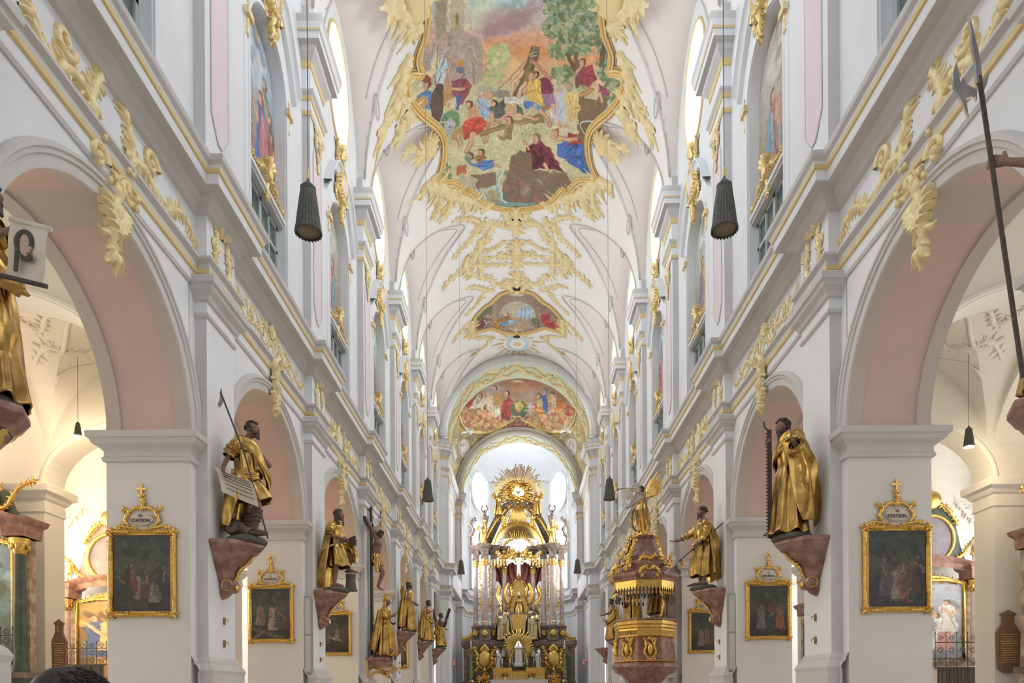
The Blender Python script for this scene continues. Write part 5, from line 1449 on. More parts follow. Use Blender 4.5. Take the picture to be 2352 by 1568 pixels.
def head_geo(mb, c, yaw, pitch, m='skin_carved'):
    """egg shaped head with brow, nose, lips, chin, cheeks, ears; c = centre; yaw 0 looks along +y"""
    Rm = Matrix.Rotation(yaw, 3, 'Z') @ Matrix.Rotation(pitch, 3, 'X')
    def P(x, y, z): return V(c) + Rm @ V((x, y, z))
    def B(x, y, z, r, n=12, k=8): mb.blob(P(x, y, z), r, m, n, k, rot=Rm)
    B(0, -.012, .03, (.076, .095, .088), 16, 10); B(0, .015, -.03, (.062, .078, .085), 14, 8); B(0, .055, -.088, (.028, .024, .022))
    B(0, .078, .035, (.055, .018, .014)); B(-.032, .066, -.02, (.026, .02, .026)); B(.032, .066, -.02, (.026, .02, .026))
    mb.tube([P(0, .082, .03), P(0, .098, .005), P(0, .113, -.018), P(0, .10, -.03)], [.009, .011, .015, .01], m, 8)
    B(0, .085, -.053, (.024, .012, .006)); B(0, .084, -.065, (.020, .012, .007))
    for s_ in (-1, 1): B(s_ * .078, -.005, -.002, (.012, .022, .034))
    return P
def hair_geo(mb, P, style, m='hair_dark', seed=0):
    r = random.Random(seed)
    n = 120
    for i in range(n):
        z = r.uniform(-.25, 1); a = r.uniform(0, 2 * PI); q = math.sqrt(max(0, 1 - z * z))
        x, y = q * math.cos(a) * .082, q * math.sin(a) * .10 - .015
        if y > .045 and z < .55: continue
        if abs(x) > .05 and y > .02 and z < .2: continue
        p = P(x, y, .035 + z * .09)
        mb.blob(p, (r.uniform(.016, .026), r.uniform(.016, .026), r.uniform(.014, .022)), m, 6, 4)
    if 'long' in style:
        for i in range(60):
            a = r.uniform(PI * 1.05, PI * 1.95); z = r.uniform(-.16, 0)
            mb.blob(P(math.cos(a) * .085, math.sin(a) * .085 - .01, z), (.02, .02, .032), m, 6, 4)
    if 'beard' in style:
        L = .16 if 'longbeard' in style else .075
        for i in range(70 if L > .1 else 45):
            t = r.random(); a = r.uniform(-1, 1)
            mb.blob(P(a * .05 * (1 - .55 * t), .062 + .02 * (1 - a * a) + .02 * t, -.062 - t * L), (.014, .014, .022), m, 6, 4)
        for s_ in (-1, 1):
            mb.tube([P(0, .098, -.044), P(s_ * .03, .086, -.052), P(s_ * .045, .07, -.075)], [.008, .01, .006], m, 6)
            for q in range(6): mb.blob(P(s_ * .066, .02 + .006 * q, -.02 - .01 * q), (.014, .016, .02), m, 6, 4)
def make_body(t, sp, vox, m='skin_carved'):
    """one continuous surface: overlapping limb volumes fused by a voxel remesh"""
    mb = MB()
    hp = sp.get('hip', (0, 0, .95)); ch = sp.get('chest', (0, .0, 1.32)); nk = sp.get('neck', (0, 0, 1.50)); hd = sp.get('head', (0, .035, 1.68))
    cap(mb, (hp[0] - .07, hp[1], hp[2]), (hp[0] + .07, hp[1], hp[2]), .125, .125, m, 14)
    cap(mb, hp, ch, .125, .15, m, 16); cap(mb, (ch[0] - .08, ch[1] + .01, ch[2]), (ch[0] + .08, ch[1] + .01, ch[2]), .125, .125, m, 16)
    cap(mb, (ch[0], ch[1] + .01, ch[2]), nk, .12, .06, m, 14); cap(mb, nk, (V(nk) * .45 + V(hd) * .55), .055, .05, m, 12)
    for sd, key in ((1, 'R'), (-1, 'L')):
        sh = V((nk[0] + sd * .19, nk[1], nk[2] - .05)); el, wr = V(sp['arm' + key][0]), V(sp['arm' + key][1])
        cap(mb, (nk[0] + sd * .06, nk[1], nk[2] - .06), sh, .075, .068, m)
        cap(mb, sh, el, .058, .043, m); cap(mb, el, wr, .044, .027, m)
        h_ = sp.get('hand' + key)
        if h_: hand(mb, wr, h_[0], h_[1], h_[2], h_[3], m)
        hip = V((hp[0] + sd * .095, hp[1], hp[2])); kn, an = V(sp['leg' + key][0]), V(sp['leg' + key][1])
        cap(mb, hip, kn, .092, .06, m, 14); cap(mb, kn, kn + (an - kn) * .35, .056, .06, m, 12); cap(mb, kn + (an - kn) * .3, an, .058, .036, m, 12)
        toe = V(sp.get('toe' + key, (an.x + sd * .03, an.y + .19, an.z - .06)))
        cap(mb, an + V((0, -.035, -.045)), an + (toe - an) * .45, .036, .038, m); cap(mb, an + (toe - an) * .4, toe, .038, .022, m)
        for q in range(4): cap(mb, toe + V((sd * (-.02 + q * .014), -.02, -.004)), toe + V((sd * (-.02 + q * .014), .03 - .006 * q, -.01)), .011, .009, m, 6)
    P = head_geo(mb, hd, sp.get('yaw', 0), sp.get('pitch', 0), m)
    o = mb.build('body', t, smooth=True)
    r = o.modifiers.new('fuse', 'REMESH'); r.mode = 'VOXEL'; r.voxel_size = vox; r.use_smooth_shade = True
    s_ = o.modifiers.new('soften', 'SMOOTH'); s_.factor = .5; s_.iterations = 2
    return P
def garment(mb, rings, m='robe_gold', nf=11, amp0=.006, amp1=.05, seed=0, twist=.8, nu=110, nv=46, hem=.03, p=1.6):
    """rings: (z,cx,cy,rx,ry[,a0,a1]) from top to bottom; folds deepen downwards"""
    r = random.Random(seed)
    W = [(r.randint(max(3, nf - 5), nf + 4), r.uniform(0, 6.3), r.uniform(-twist, twist), r.uniform(.5, 1)) for _ in range(3)]
    partial = len(rings[0]) > 5
    k = len(rings); rows = []
    z_top, z_bot = rings[0][0], rings[-1][0]
    for i in range(nv + 1):
        t = i / nv * (k - 1); j = min(int(t), k - 2); f = t - j
        q0, q1, q2, q3 = rings[max(j - 1, 0)], rings[j], rings[j + 1], rings[min(j + 2, k - 1)]
        c = [0.5 * (2 * q1[a] + (q2[a] - q0[a]) * f + (2 * q0[a] - 5 * q1[a] + 4 * q2[a] - q3[a]) * f * f + (3 * q1[a] - q0[a] - 3 * q2[a] + q3[a]) * f ** 3) for a in range(len(q1))]
        g = i / nv; amp = amp0 + (amp1 - amp0) * g ** .8
        a0, a1 = (c[5], c[6]) if partial else (0, 2 * PI)
        row = []
        for u in range(nu + (1 if partial else 0)):
            a = a0 + (a1 - a0) * u / nu
            fo = sum(wt * (1 - 2 * abs(math.sin(n_ * a / 2 + ph + tw * g * 3)) ** p) for n_, ph, tw, wt in W) / 2.2
            e = amp * fo
            if partial: e *= 1
            zz = c[0] + (hem * fo * g ** 4 if i > nv * .6 else 0)
            row.append((c[1] + (c[3] + e) * math.cos(a), c[2] + (c[4] + e) * math.sin(a), zz))
        rows.append(row)
    mb.grid(rows, m, closed=not partial)
def garment_obj(t, name, lst, seed=0, thick=.014):
    mb = MB()
    for i, g in enumerate(lst):
        kw = dict(g[1]) if len(g) > 1 else {}
        kw.setdefault('seed', seed + i)
        garment(mb, g[0], **kw)
    o = mb.build(name, t, smooth=True, fixn=False)
    s_ = o.modifiers.new('cloth_thickness', 'SOLIDIFY'); s_.thickness = thick; s_.offset = 0
    return o
def sleeve(mb, pts, rs, m='robe_gold', seed=0, amp=.012):
    r = random.Random(seed); P_ = []; R_ = []
    for i in range(len(pts) - 1):
        for j in range(6):
            f = j / 6; P_.append(V(pts[i]).lerp(V(pts[i + 1]), f)); R_.append(rs[i] + (rs[i + 1] - rs[i]) * f + amp * math.sin((i * 6 + j) * 2.1 + seed) + amp * .6 * math.sin((i * 6 + j) * 3.7))
    P_.append(V(pts[-1])); R_.append(rs[-1]); mb.tube(P_, R_, m, 14, cap=False)
def swag(mb, path, w, m='robe_gold', seed=0, n=16, depth=.03):
    """strip of bunched cloth along a path: a corrugated flattened tube"""
    r = random.Random(seed); pts = []; K_ = len(path)
    for i in range(K_ - 1):
        p0, p1, p2, p3 = V(path[max(i - 1, 0)]), V(path[i]), V(path[i + 1]), V(path[min(i + 2, K_ - 1)])
        for j in range(8):
            t = j / 8; pts.append(0.5 * (2 * p1 + (p2 - p0) * t + (2 * p0 - 5 * p1 + 4 * p2 - p3) * t * t + (3 * p1 - p0 - 3 * p2 + p3) * t ** 3))
    pts.append(V(path[-1])); N = len(pts); rows = []
    ws = w if hasattr(w, '__len__') else [w] * K_
    for i, p in enumerate(pts):
        d = (pts[min(i + 1, N - 1)] - pts[max(i - 1, 0)]).normalized(); o = V((p.x, p.y + .001, 0)).normalized(); o = (o - d * o.dot(d)).normalized(); q = d.cross(o)
        wi = np.interp(i / (N - 1), np.linspace(0, 1, K_), ws)
        row = []
        for k in range(28):
            a = 2 * PI * k / 28; f = 1 + .22 * math.sin(5 * a + seed + i * .12) + .1 * math.sin(9 * a - i * .2)
            row.append(p + q * math.cos(a) * wi * f + o * math.sin(a) * wi * .45 * f)
        rows.append(row)
    mb.grid(rows, m, closed=True, cap=True)
def rock_base(t, r_=.36, h=.1, seed=0, m='rock_dark'):
    mb = MB(); rr_ = random.Random(seed); rows = []
    for z, q in ((0, 1.0), (h * .4, 1.04), (h * .8, .92), (h, .8)):
        rows.append([(r_ * q * math.cos(a) * (1 + .1 * math.sin(3 * a + seed) + rr_.uniform(-.03, .03)), r_ * q * .9 * math.sin(a) * (1 + .08 * math.sin(5 * a)), z) for a in [2 * PI * i / 26 for i in range(26)]])
    mb.grid(rows, m, closed=True, cap=True); mb.build('rock_base', t, smooth=True)
ROBE = [(1.5, 0, 0, .10, .085), (1.44, 0, 0, .20, .12), (1.32, 0, .01, .235, .16), (1.1, 0, .0, .185, .15), (.95, 0, .0, .215, .18), (.6, 0, .02, .25, .22), (.3, 0, .03, .27, .25), (.05, 0, .03, .31, .29)]
def statue(name, label, s, n, sp, top=2.90, k=1.33, vox=.011, grp='gilded statues on the pier consoles', x=5.30, dy=0.0, face=0.0, base=True, loc=None):
    rot = (-PI / 2 if s < 0 else PI / 2) + face
    t = thing(name, label, 'statue', loc or (s * x, ypier(n) + dy, top), face if loc else rot, grp)
    t.scale = (k, k, k)
    if base: rock_base(t, .30, .10, n)
    P = make_body(t, sp, vox, sp.get('skin', 'skin_carved'))
    h_ = MB(); hair_geo(h_, P, sp.get('hair', ''), sp.get('hairm', 'hair_dark'), n + 5); h_.build('hair', t, smooth=True)
    e = MB()
    for q in (-1, 1): e.blob(P(q * .03, .078, .012), (.011, .008, .008), 'eye_white', 8, 6); e.blob(P(q * .03, .0855, .012), (.005, .003, .005), 'ink', 6, 4)
    e.build('eyes', t, smooth=True)
    for nm, lst, kw in sp.get('cloth', []): garment_obj(t, nm, lst, seed=n * 3 + 1, **kw)
    for nm, fn in sp.get('extra', []):
        mb = MB(); fn(mb); mb.build(nm, t, smooth=True, auto=45)
    return t
def standing(**kw):
    d = dict(armR=((.26, .02, 1.19), (.26, .18, 1.02)), armL=((-.26, .02, 1.19), (-.26, .18, 1.02)), handR=((0, .8, -.2), (-1, 0, 0), 1, .5), handL=((0, .8, -.2), (1, 0, 0), -1, .5),
             legR=((.10, .05, .54), (.12, .03, .18)), legL=((-.10, .02, .54), (-.12, -.02, .18)))
    d.update(kw); return d
def staff(p0, p1, r_=.014, m='wood_dark'):
    def f(mb): mb.tube([p0, (V(p0) + V(p1)) / 2, p1], r_, m, 10)
    return f
# corbels under the statues
def make_console(s, n, label, z_top=2.90, hh=1.05):
    t = thing('wall_console', label, 'console', (s * XP, ypier(n), z_top), 0, 'red marble wall consoles')
    def plan(p, w): return [(0, -w), (p * .45, -w), (p * .8, -w * .55), (p, 0), (p * .8, w * .55), (p * .45, w), (0, w)]
    m = MB(); rows = []
    for p, w, z in ((.80, .56, 0), (.82, .58, -.03), (.82, .58, -.08), (.78, .55, -.10), (.74, .52, -.16), (.66, .48, -.20), (.64, .47, -.22)):
        rows.append([(-s * a, b, z) for a, b in plan(p, w)])
    m.grid(rows, 'red_marble'); m.add(rows[0], [tuple(range(7))], 'red_marble')
    m.build('cornice', t)
    m = MB(); rows = []
    for i in range(13):
        f = i / 12; z = -.2 - (hh - .2 - .28) * f
        p = .42 * (1 - f) ** 1.6 + .22; w = .46 * (1 - f) ** .9 * .75 + .14
        rows.append([(-s * a, b, z) for a, b in plan(p, w)])
    m.grid(rows, 'red_marble')
    m.build('bracket', t, smooth=True, auto=35)
    m = MB(); rows = []
    for i in range(12):
        f = i / 11; z = -hh + .28 - .3 * f; q = math.sqrt(max(.02, 1 - f * f))
        rows.append([(-s * (.24 * q * math.cos(a) + .0), .15 * q * math.sin(a), z) for a in arc(-PI / 2, PI / 2, 12)])
    m.grid(rows, 'red_marble'); m.lathe([(.0, -.16), (.12, -.16), (.13, -.1), (.12, .1), (.13, .16), (0, .16)], 'red_marble', (-s * .16, 0, -hh + .24), 16, axis='y')
    m.build('volute', t, smooth=True, auto=40)
    m = MB()
    def M(u, v, h):          # relief running down the front edge
        f = v; p = .42 * (1 - f) ** 1.6 + .235
        return (-s * (p + h), u, -.2 - (hh - .48) * f)
    acanthus(m, M, [(0, .05), (.06, .3), (-.04, .55), (.03, .8)], .07, 'gold', 3, 1.2, 1.0, .5)
    m.blob((-s * .30, 0, -hh + .2), (.03, .1, .06), 'gold', 8, 5)
    for q in (-1, 1): m.tube([(-s * (.16 + .1 * math.cos(a)), q * .165, -hh + .24 + .1 * math.sin(a)) for a in arc(0, 5, 14)], .012, 'gold', 6)
    m.build('gilding', t, smooth=True, auto=50)
    return t
first = {}
for s, sd in ((-1, 'left'), (1, 'right')):
    for n in range(-1, 6):
        lab = 'red marble wall console on the %s wall, %s' % (sd, ('at the edge of the picture' if n < 0 else 'on the %s pilaster from the viewer' % ORD[n]))
        if s < 0 and n == 2: continue
        if n >= 2 and False: pass
        if s in first:
            c_ = copy_tree(first[s]); c_.location = (s * XP, ypier(n), 2.90 + EZ); c_['label'] = lab
        else: first[s] = make_console(s, n, lab)
# ---- left wall, first pier: man with halberd and written sheet, one booted leg bare
def sheet_L0(mb):
    rows = []
    for i in range(9):
        u = i / 8
        rows.append([(.36 - .05 * math.sin(u * PI) , -.30 + .52 * u + .10 * v_, 1.02 - .22 * u - .36 * v_ + .05 * math.sin(v_ * 3)) for v_ in (0, .25, .5, .75, 1)])
    mb.grid(rows, 'parchment')
    for k in range(6):
        mb.tube([(.372 - .05 * math.sin(u * PI), -.30 + .52 * u + .10 * (.12 + k * .14), 1.02 - .22 * u - .36 * (.12 + k * .14) + .05 * math.sin((.12 + k * .14) * 3)) for u in (.15, .35, .55, .75, .9)], .004, 'ink', 4)
def barrel(mb):
    mb.lathe([(.0, -.17), (.10, -.17), (.125, -.08), (.13, 0), (.125, .08), (.10, .17), (0, .17)], 'boot_brown', (.05, -.13, .22), 16, axis='x')
    mb.tube([(.225 , -.13 + .1 * math.cos(a), .22 + .1 * math.sin(a)) for a in arc(0, 2 * PI, 16)], .01, 'wood_dark', 5)
def boots(lst):
    def f(mb):
        for kn, an, toe in lst:
            kn, an, toe = V(kn), V(an), V(toe)
            P_ = [kn.lerp(an, t_) for t_ in (.25, .4, .6, .8, 1)]
            mb.tube(P_, [.085, .075, .07, .06, .052], 'boot_brown', 14)
            for t_ in (.22, .34, .5, .64): mb.tube([kn.lerp(an, t_) + V((.08 * math.cos(a), .08 * math.sin(a), .01 * math.sin(3 * a))) for a in arc(0, 2 * PI, 14)], .014, 'boot_brown', 6)
            cap(mb, an + V((0, -.03, -.04)), toe, .055, .036, 'boot_brown')
    return f
sp = standing(head=(0, .10, 1.67), yaw=-.25, hair='beard', armR=((.27, -.12, 1.24), (.33, -.20, 1.02)), handR=((.1, .25, -.9), (-.2, .9, 0), 1, .35), armL=((-.20, .26, 1.22), (.02, .14, 1.40)), handL=((.9, -.2, .3), (0, -.9, .1), 1, 1.3),
              legR=((.10, .20, .56), (.12, .15, .18)), legL=((-.10, -.02, .54), (-.12, -.10, .18)), toeR=(.14, .34, .12),
              cloth=[('tunic', [([(1.47, 0, .01, .15, .11), (1.40, 0, .0, .24, .15), (1.25, 0, .01, .22, .17), (1.05, 0, 0, .18, .155), (.95, 0, .0, .21, .18), (.78, .0, .05, .25, .24), (.64, 0, .09, .28, .26)], dict(nf=9, amp0=.012, amp1=.05))], {}),
                     ('mantle', [([(1.0, 0, -.02, .23, .20, -3.6, .9), (.8, 0, -.03, .27, .25, -3.4, .5), (.5, 0, -.06, .30, .27, -3.2, .1), (.22, 0, -.10, .30, .26, -3.1, -.2)], dict(nf=8, amp0=.02, amp1=.07, hem=.06))], {})],
              extra=[('cloak_roll', lambda mb: (swag(mb, [(.05, -.14, 1.46), (.22, -.02, 1.44), (.20, .18, 1.34), (.1, .26, 1.15), (-.05, .30, .95), (-.2, .22, .8)], [.05, .08, .07, .07, .08, .05], seed=2), swag(mb, [(.24, -.12, .98), (.20, .1, .95), (.05, .22, 1.0), (-.15, .2, 1.05)], [.05, .06, .06, .05], seed=3), sleeve(mb, [(.19, 0, 1.46), (.26, -.08, 1.30), (.30, -.13, 1.18)], [.09, .10, .085], seed=1))),
                     ('written_sheet', sheet_L0), ('barrel', barrel), ('boots', boots([((.10, .20, .56), (.12, .15, .18), (.14, .33, .13)), ((-.10, -.02, .54), (-.12, -.10, .18), (-.13, .06, .13))])),
                     ('halberd', lambda mb: (mb.tube([(.34, -.22, 2.08), (.36, .12, 1.2), (.30, .42, .02)], .013, 'wood_dark', 8), mb.prism([(-.22, 2.22), (-.205, 2.26), (-.19, 2.05), (-.24, 1.98), (-.26, 2.02), (-.23, 2.10)], lambda a, b, t_: (.34 + t_, a, b - .12), 'steel', -.01, .01)))])
statue('gilded_statue', 'gilded statue of a curly-haired man in boots holding a halberd and a written sheet', -1, 0, sp)
# ---- right wall, first pier: bearded man in full gold robe holding a long saw
def saw(mb):
    mb.box((-.03, .30, .06), (-.012, .36, 1.62), 'wood_dark'); mb.tube([(-.02, .31, 1.58), (-.02, .40, 1.66), (-.02, .41, 1.74)], .014, 'wood_dark', 6)
    for i in range(30): mb.add([(-.025, .36, .10 + i * .05), (-.017, .36, .10 + i * .05), (-.021, .395, .115 + i * .05), (-.021, .36, .13 + i * .05)], [(0, 1, 2), (1, 3, 2), (0, 2, 3)], 'wood_dark')
sp = standing(head=(0, .13, 1.66), pitch=-.2, yaw=.15, hair='longbeard', armL=((-.36, .06, 1.24), (-.46, .16, 1.30)), handL=((-.5, .5, .6), (-.6, -.5, .6), -1, .35), armR=((.24, .22, 1.24), (.06, .30, 1.38)), handR=((-.5, .6, .5), (0, -.7, .3), 1, 1.2),
              legL=((-.10, .04, .54), (-.12, .0, .18)), legR=((.10, .08, .54), (.10, .16, .18)), toeR=(.11, .36, .12), toeL=(-.12, .24, .12),
              cloth=[('robe', [([(1.47, 0, .02, .14, .11), (1.40, 0, .02, .23, .15), (1.25, 0, .03, .23, .18), (1.08, 0, .02, .20, .17), (.9, 0, .03, .24, .21), (.55, 0, .05, .27, .24), (.2, 0, .06, .29, .27), (.1, 0, .07, .31, .29)], dict(nf=10, amp0=.01, amp1=.045, p=1.2, twist=.25))], {}),
                     ('mantle', [([(1.47, 0, .0, .19, .14, 2.0, 5.4), (1.36, -.03, -.0, .29, .20, 2.0, 5.2), (1.1, -.06, -.02, .31, .24, 2.3, 5.0), (.8, -.06, -.03, .32, .28, 2.5, 4.9), (.45, -.05, -.04, .32, .32, 2.8, 4.8), (.22, -.04, -.03, .30, .30, 3.1, 4.8)], dict(nf=7, amp0=.015, amp1=.07, hem=.09))], {})],
              extra=[('cloak_roll', lambda mb: (swag(mb, [(-.24, -.06, 1.44), (-.22, .10, 1.44), (-.06, .2, 1.34), (.1, .22, 1.2), (.2, .12, 1.08)], [.08, .09, .07, .06, .05], seed=5), sleeve(mb, [(-.2, 0, 1.44), (-.31, .03, 1.30), (-.37, .07, 1.23), (-.43, .13, 1.27)], [.1, .11, .10, .085], seed=2), swag(mb, [(-.38, .02, 1.24), (-.42, -.06, 1.0), (-.40, -.10, .75), (-.36, -.14, .55)], [.09, .11, .09, .05], seed=7))),
                     ('saw', saw)])
statue('gilded_statue', 'gilded statue of a dark bearded man in a full robe holding a toothed saw', 1, 0, sp)
# ---- left wall, second pier: long-bearded man with knife and book, foot raised on a stump
def knife(mb):
    mb.tube([(.20, .30, 1.10), (.26, .12, 1.03)], .016, 'wood_dark', 8)
    mb.prism([(.14, 1.05), (.14, 1.01), (-.2, .88), (-.33, .83), (-.2, .93)], lambda a, b, t_: (.26 + t_, a, b), 'steel', -.008, .008)
def book(mb):
    for q in (-1, 1): mb.prism([(.28, 1.02), (.44, 1.10), (.42, 1.30), (.27, 1.24)], lambda a, b, t_, q=q: (t_ - .05, a, b - .06), 'wood_dark', .03 * q, .04 * q)
    mb.prism([(.29, 1.03), (.43, 1.10), (.41, 1.29), (.28, 1.23)], lambda a, b, t_: (t_ - .05, a, b - .06), 'parchment', -.03, .03)
def stump(mb): mb.lathe([(.15, .05), (.12, .12), (.10, .3), (.11, .40), (.115, .41), (0, .41)], 'rock_dark', (-.1, .30, 0), 16)
sp = standing(head=(0, .08, 1.68), hair='longbeard', hairm='rock_dark', armR=((.28, -.06, 1.20), (.22, .20, 1.12)), handR=((-.2, .9, -.2), (-1, 0, 0), 1, 1.3), armL=((-.24, .14, 1.18), (-.1, .32, 1.05)), handL=((.2, .8, .3), (.3, 0, .9), -1, .8),
              legR=((.10, .03, .54), (.11, .0, .18)), legL=((-.10, .33, .80), (-.10, .24, .52)), toeL=(-.10, .44, .45),
              cloth=[('tunic', [([(1.47, 0, .01, .14, .11), (1.40, 0, .0, .23, .15), (1.25, 0, .01, .22, .17), (1.06, 0, .0, .18, .155), (.95, 0, .02, .21, .19), (.75, 0, .06, .24, .24), (.55, .0, .08, .24, .25)], dict(nf=9, amp0=.01, amp1=.045))], {}),
                     ('cloak', [([(1.5, 0, -.02, .17, .12, -3.4, .3), (1.40, 0, -.03, .26, .17, -3.4, .35), (1.1, 0, -.06, .27, .2, -3.3, .1), (.7, 0, -.10, .28, .24, -3.2, .0), (.3, 0, -.14, .28, .26, -3.1, -.1), (.1, 0, -.17, .26, .24, -3.0, -.1)], dict(nf=8, amp0=.01, amp1=.06, hem=.05))], {})],
              extra=[('thigh_drape', lambda mb: (swag(mb, [(-.12, .05, .98), (-.11, .22, .92), (-.10, .38, .84), (-.10, .40, .66)], [.13, .14, .13, .09], seed=4), sleeve(mb, [(.19, 0, 1.46), (.26, -.04, 1.30), (.28, -.05, 1.2)], [.09, .10, .09], seed=2))), ('knife', knife), ('book', book), ('tree_stump', stump)])
statue('gilded_statue', 'gilded statue of a long-bearded man with knife and book, one foot on a stump', -1, 1, sp)
# ---- right wall, second pier: man reaching out over the nave with a slanted lance
sp = standing(head=(0, .02, 1.69), hair='beard', armR=((.24, .25, 1.24), (.22, .50, 1.12)), handR=((0, 1, -.1), (0, .1, 1), -1, .35), armL=((-.28, -.02, 1.2), (-.22, .14, .98)), handL=((0, .8, -.5), (1, 0, 0), -1, 1.4),
              legL=((-.10, .05, .54), (-.12, .0, .18)), toeR=(.14, .30, .12),
              cloth=[('robe', [([(1.48, 0, .0, .13, .11), (1.40, 0, .0, .22, .15), (1.25, 0, .01, .21, .17), (1.06, 0, .0, .17, .15), (.9, 0, .02, .21, .19), (.6, 0, .06, .23, .23), (.3, 0, .07, .22, .24)], dict(nf=9, amp0=.01, amp1=.045, p=1.3))], {}),
                     ('cloak', [([(1.4, 0, -.06, .22, .14, 3.0, 6.2), (1.1, 0, -.10, .25, .18, 3.0, 6.2), (.7, 0, -.12, .27, .22, 3.1, 6.1), (.25, 0, -.14, .27, .22, 3.1, 6.1)], dict(nf=8, amp0=.02, amp1=.07, hem=.08))], {})],
              extra=[('sleeve_folds', lambda mb: (sleeve(mb, [(.19, 0, 1.46), (.24, .22, 1.26), (.23, .40, 1.17)], [.09, .085, .06], seed=3), sleeve(mb, [(-.19, 0, 1.46), (-.28, -.02, 1.22), (-.24, .08, 1.04)], [.09, .09, .06], seed=4), swag(mb, [(-.22, -.12, 1.3), (-.3, -.18, 1.0), (-.26, -.2, .7)], [.07, .1, .06], seed=8), swag(mb, [(-.18, .1, .98), (0, .24, .95), (.16, .14, 1.0)], [.05, .06, .05], seed=9))),
                     ('lance', lambda mb: (mb.tube([(-.24, -.36, 1.40), (-.24, .16, .96), (-.20, .62, .55)], .013, 'wood_dark', 8), mb.tube([(-.20, .56, .60), (-.20, .72, .46), (-.2, .86, .36)], [.012, .035, .004], 'steel', 6), swag(mb, [(-.2, .50, .66), (-.2, .52, .55), (-.2, .54, .45)], [.03, .045, .02], seed=2)))])
statue('gilded_statue', 'gilded statue of a short-bearded man stretching out his hand above a slanted lance', 1, 1, sp)
# ---- left wall, third pier: large crucifix with a crowned woman's statue below
t = thing('crucifix', 'tall dark wooden crucifix with a carved figure in a gold loincloth on the left wall', 'crucifix', (-5.66, ypier(2), 1.55), -PI / 2)
m = MB(); m.box((-.09, -.05, -.1), (.09, .05, 5.55), 'wood_dark'); m.box((-1.15, -.05, 4.75), (1.15, .05, 4.93), 'wood_dark'); m.build('cross', t)
m = MB(); m.prism([(-.16, 5.15), (.16, 5.2), (.15, 5.42), (-.15, 5.38)], lambda a, b, q: (a, .06 + q, b), 'parchment', 0, .02); m.build('title_scroll', t)
K_ = 1.36
sub = bpy.data.objects.new('corpus', None)
bd = MB()
def cz(p): return (p[0] * K_, .16 + p[1] * K_, 2.35 + p[2] * K_)
def ccap(a, b, ra, rb): cap(bd, cz(a), cz(b), ra * K_, rb * K_, 'skin_carved', 12)
ccap((-.06, .0, .95), (.06, 0, .95), .11, .11); ccap((0, 0, .95), (0, .06, 1.3), .105, .135); ccap((-.07, .07, 1.32), (.07, .07, 1.32), .11, .11); ccap((0, .07, 1.35), (0, .05, 1.48), .11, .055)
hd_c = cz((.02, .16, 1.60))
for sd in (-1, 1):
    ccap((sd * .05, .05, 1.42), (sd * .18, .03, 1.47), .07, .062); ccap((sd * .18, .03, 1.47), (sd * .42, -.02, 1.66), .052, .04); ccap((sd * .42, -.02, 1.66), (sd * .64, -.07, 1.78), .04, .026)
    hand(bd, cz((sd * .64, -.07, 1.78)), (sd, -.1, .35), (0, 1, 0), sd, .5, 'skin_carved')
    ccap((sd * .08, 0, .92), (sd * .06, .20, .52), .09, .06); ccap((sd * .06, .20, .52), (sd * .03, .06, .12), .056, .036); ccap((sd * .03, .06, .12), (sd * .02, .20, .02), .036, .02)
ccap((0, .06, 1.47), (.02, .14, 1.57), .05, .05)
Pz = head_geo(bd, hd_c, 0, -.6)
o = bd.build('carved_body', t, smooth=True); r_ = o.modifiers.new('fuse', 'REMESH'); r_.mode = 'VOXEL'; r_.voxel_size = .016; r_.use_smooth_shade = True
bpy.data.objects.remove(sub)
m = MB(); hair_geo(m, Pz, 'long beard', seed=9)
for i in range(26): m.tube([Pz(.09 * math.cos(a), .10 * math.sin(a) - .015, .075 + .015 * math.sin(5 * a)) for a in (i * .24, i * .24 + .2, i * .24 + .45)], .009, 'wood_dark', 5)
m.build('hair', t, smooth=True)
m = MB(); garment(m, [(cz((0, 0, 1.02))[2], 0, .18, .20, .19), (cz((0, 0, .9))[2], 0, .2, .22, .2), (cz((0, 0, .72))[2], 0, .26, .2, .2)], nf=8, amp0=.03, amp1=.05, seed=3, nv=14)
swag(m, [cz((.12, .12, .98)), cz((.2, .1, .85)), cz((.18, .08, .62)), cz((.22, .1, .5))], [.09, .13, .1, .05], seed=2); m.build('loincloth', t, smooth=True)
def crown(P, r0=.085):
    def f(mb):
        mb.lathe([(.075, .0), (.085, .03), (.075, .05)], 'gold', P, 16)
        for i in range(7):
            a = 2 * PI * i / 7; mb.tube([V(P) + V((.08 * math.cos(a), .08 * math.sin(a), .04)), V(P) + V((.10 * math.cos(a), .10 * math.sin(a), .09)), V(P) + V((.03 * math.cos(a), .03 * math.sin(a), .13))], [.014, .016, .01], 'gold', 6)
        mb.blob(V(P) + V((0, 0, .14)), .02, 'gold', 8, 6)
    return f
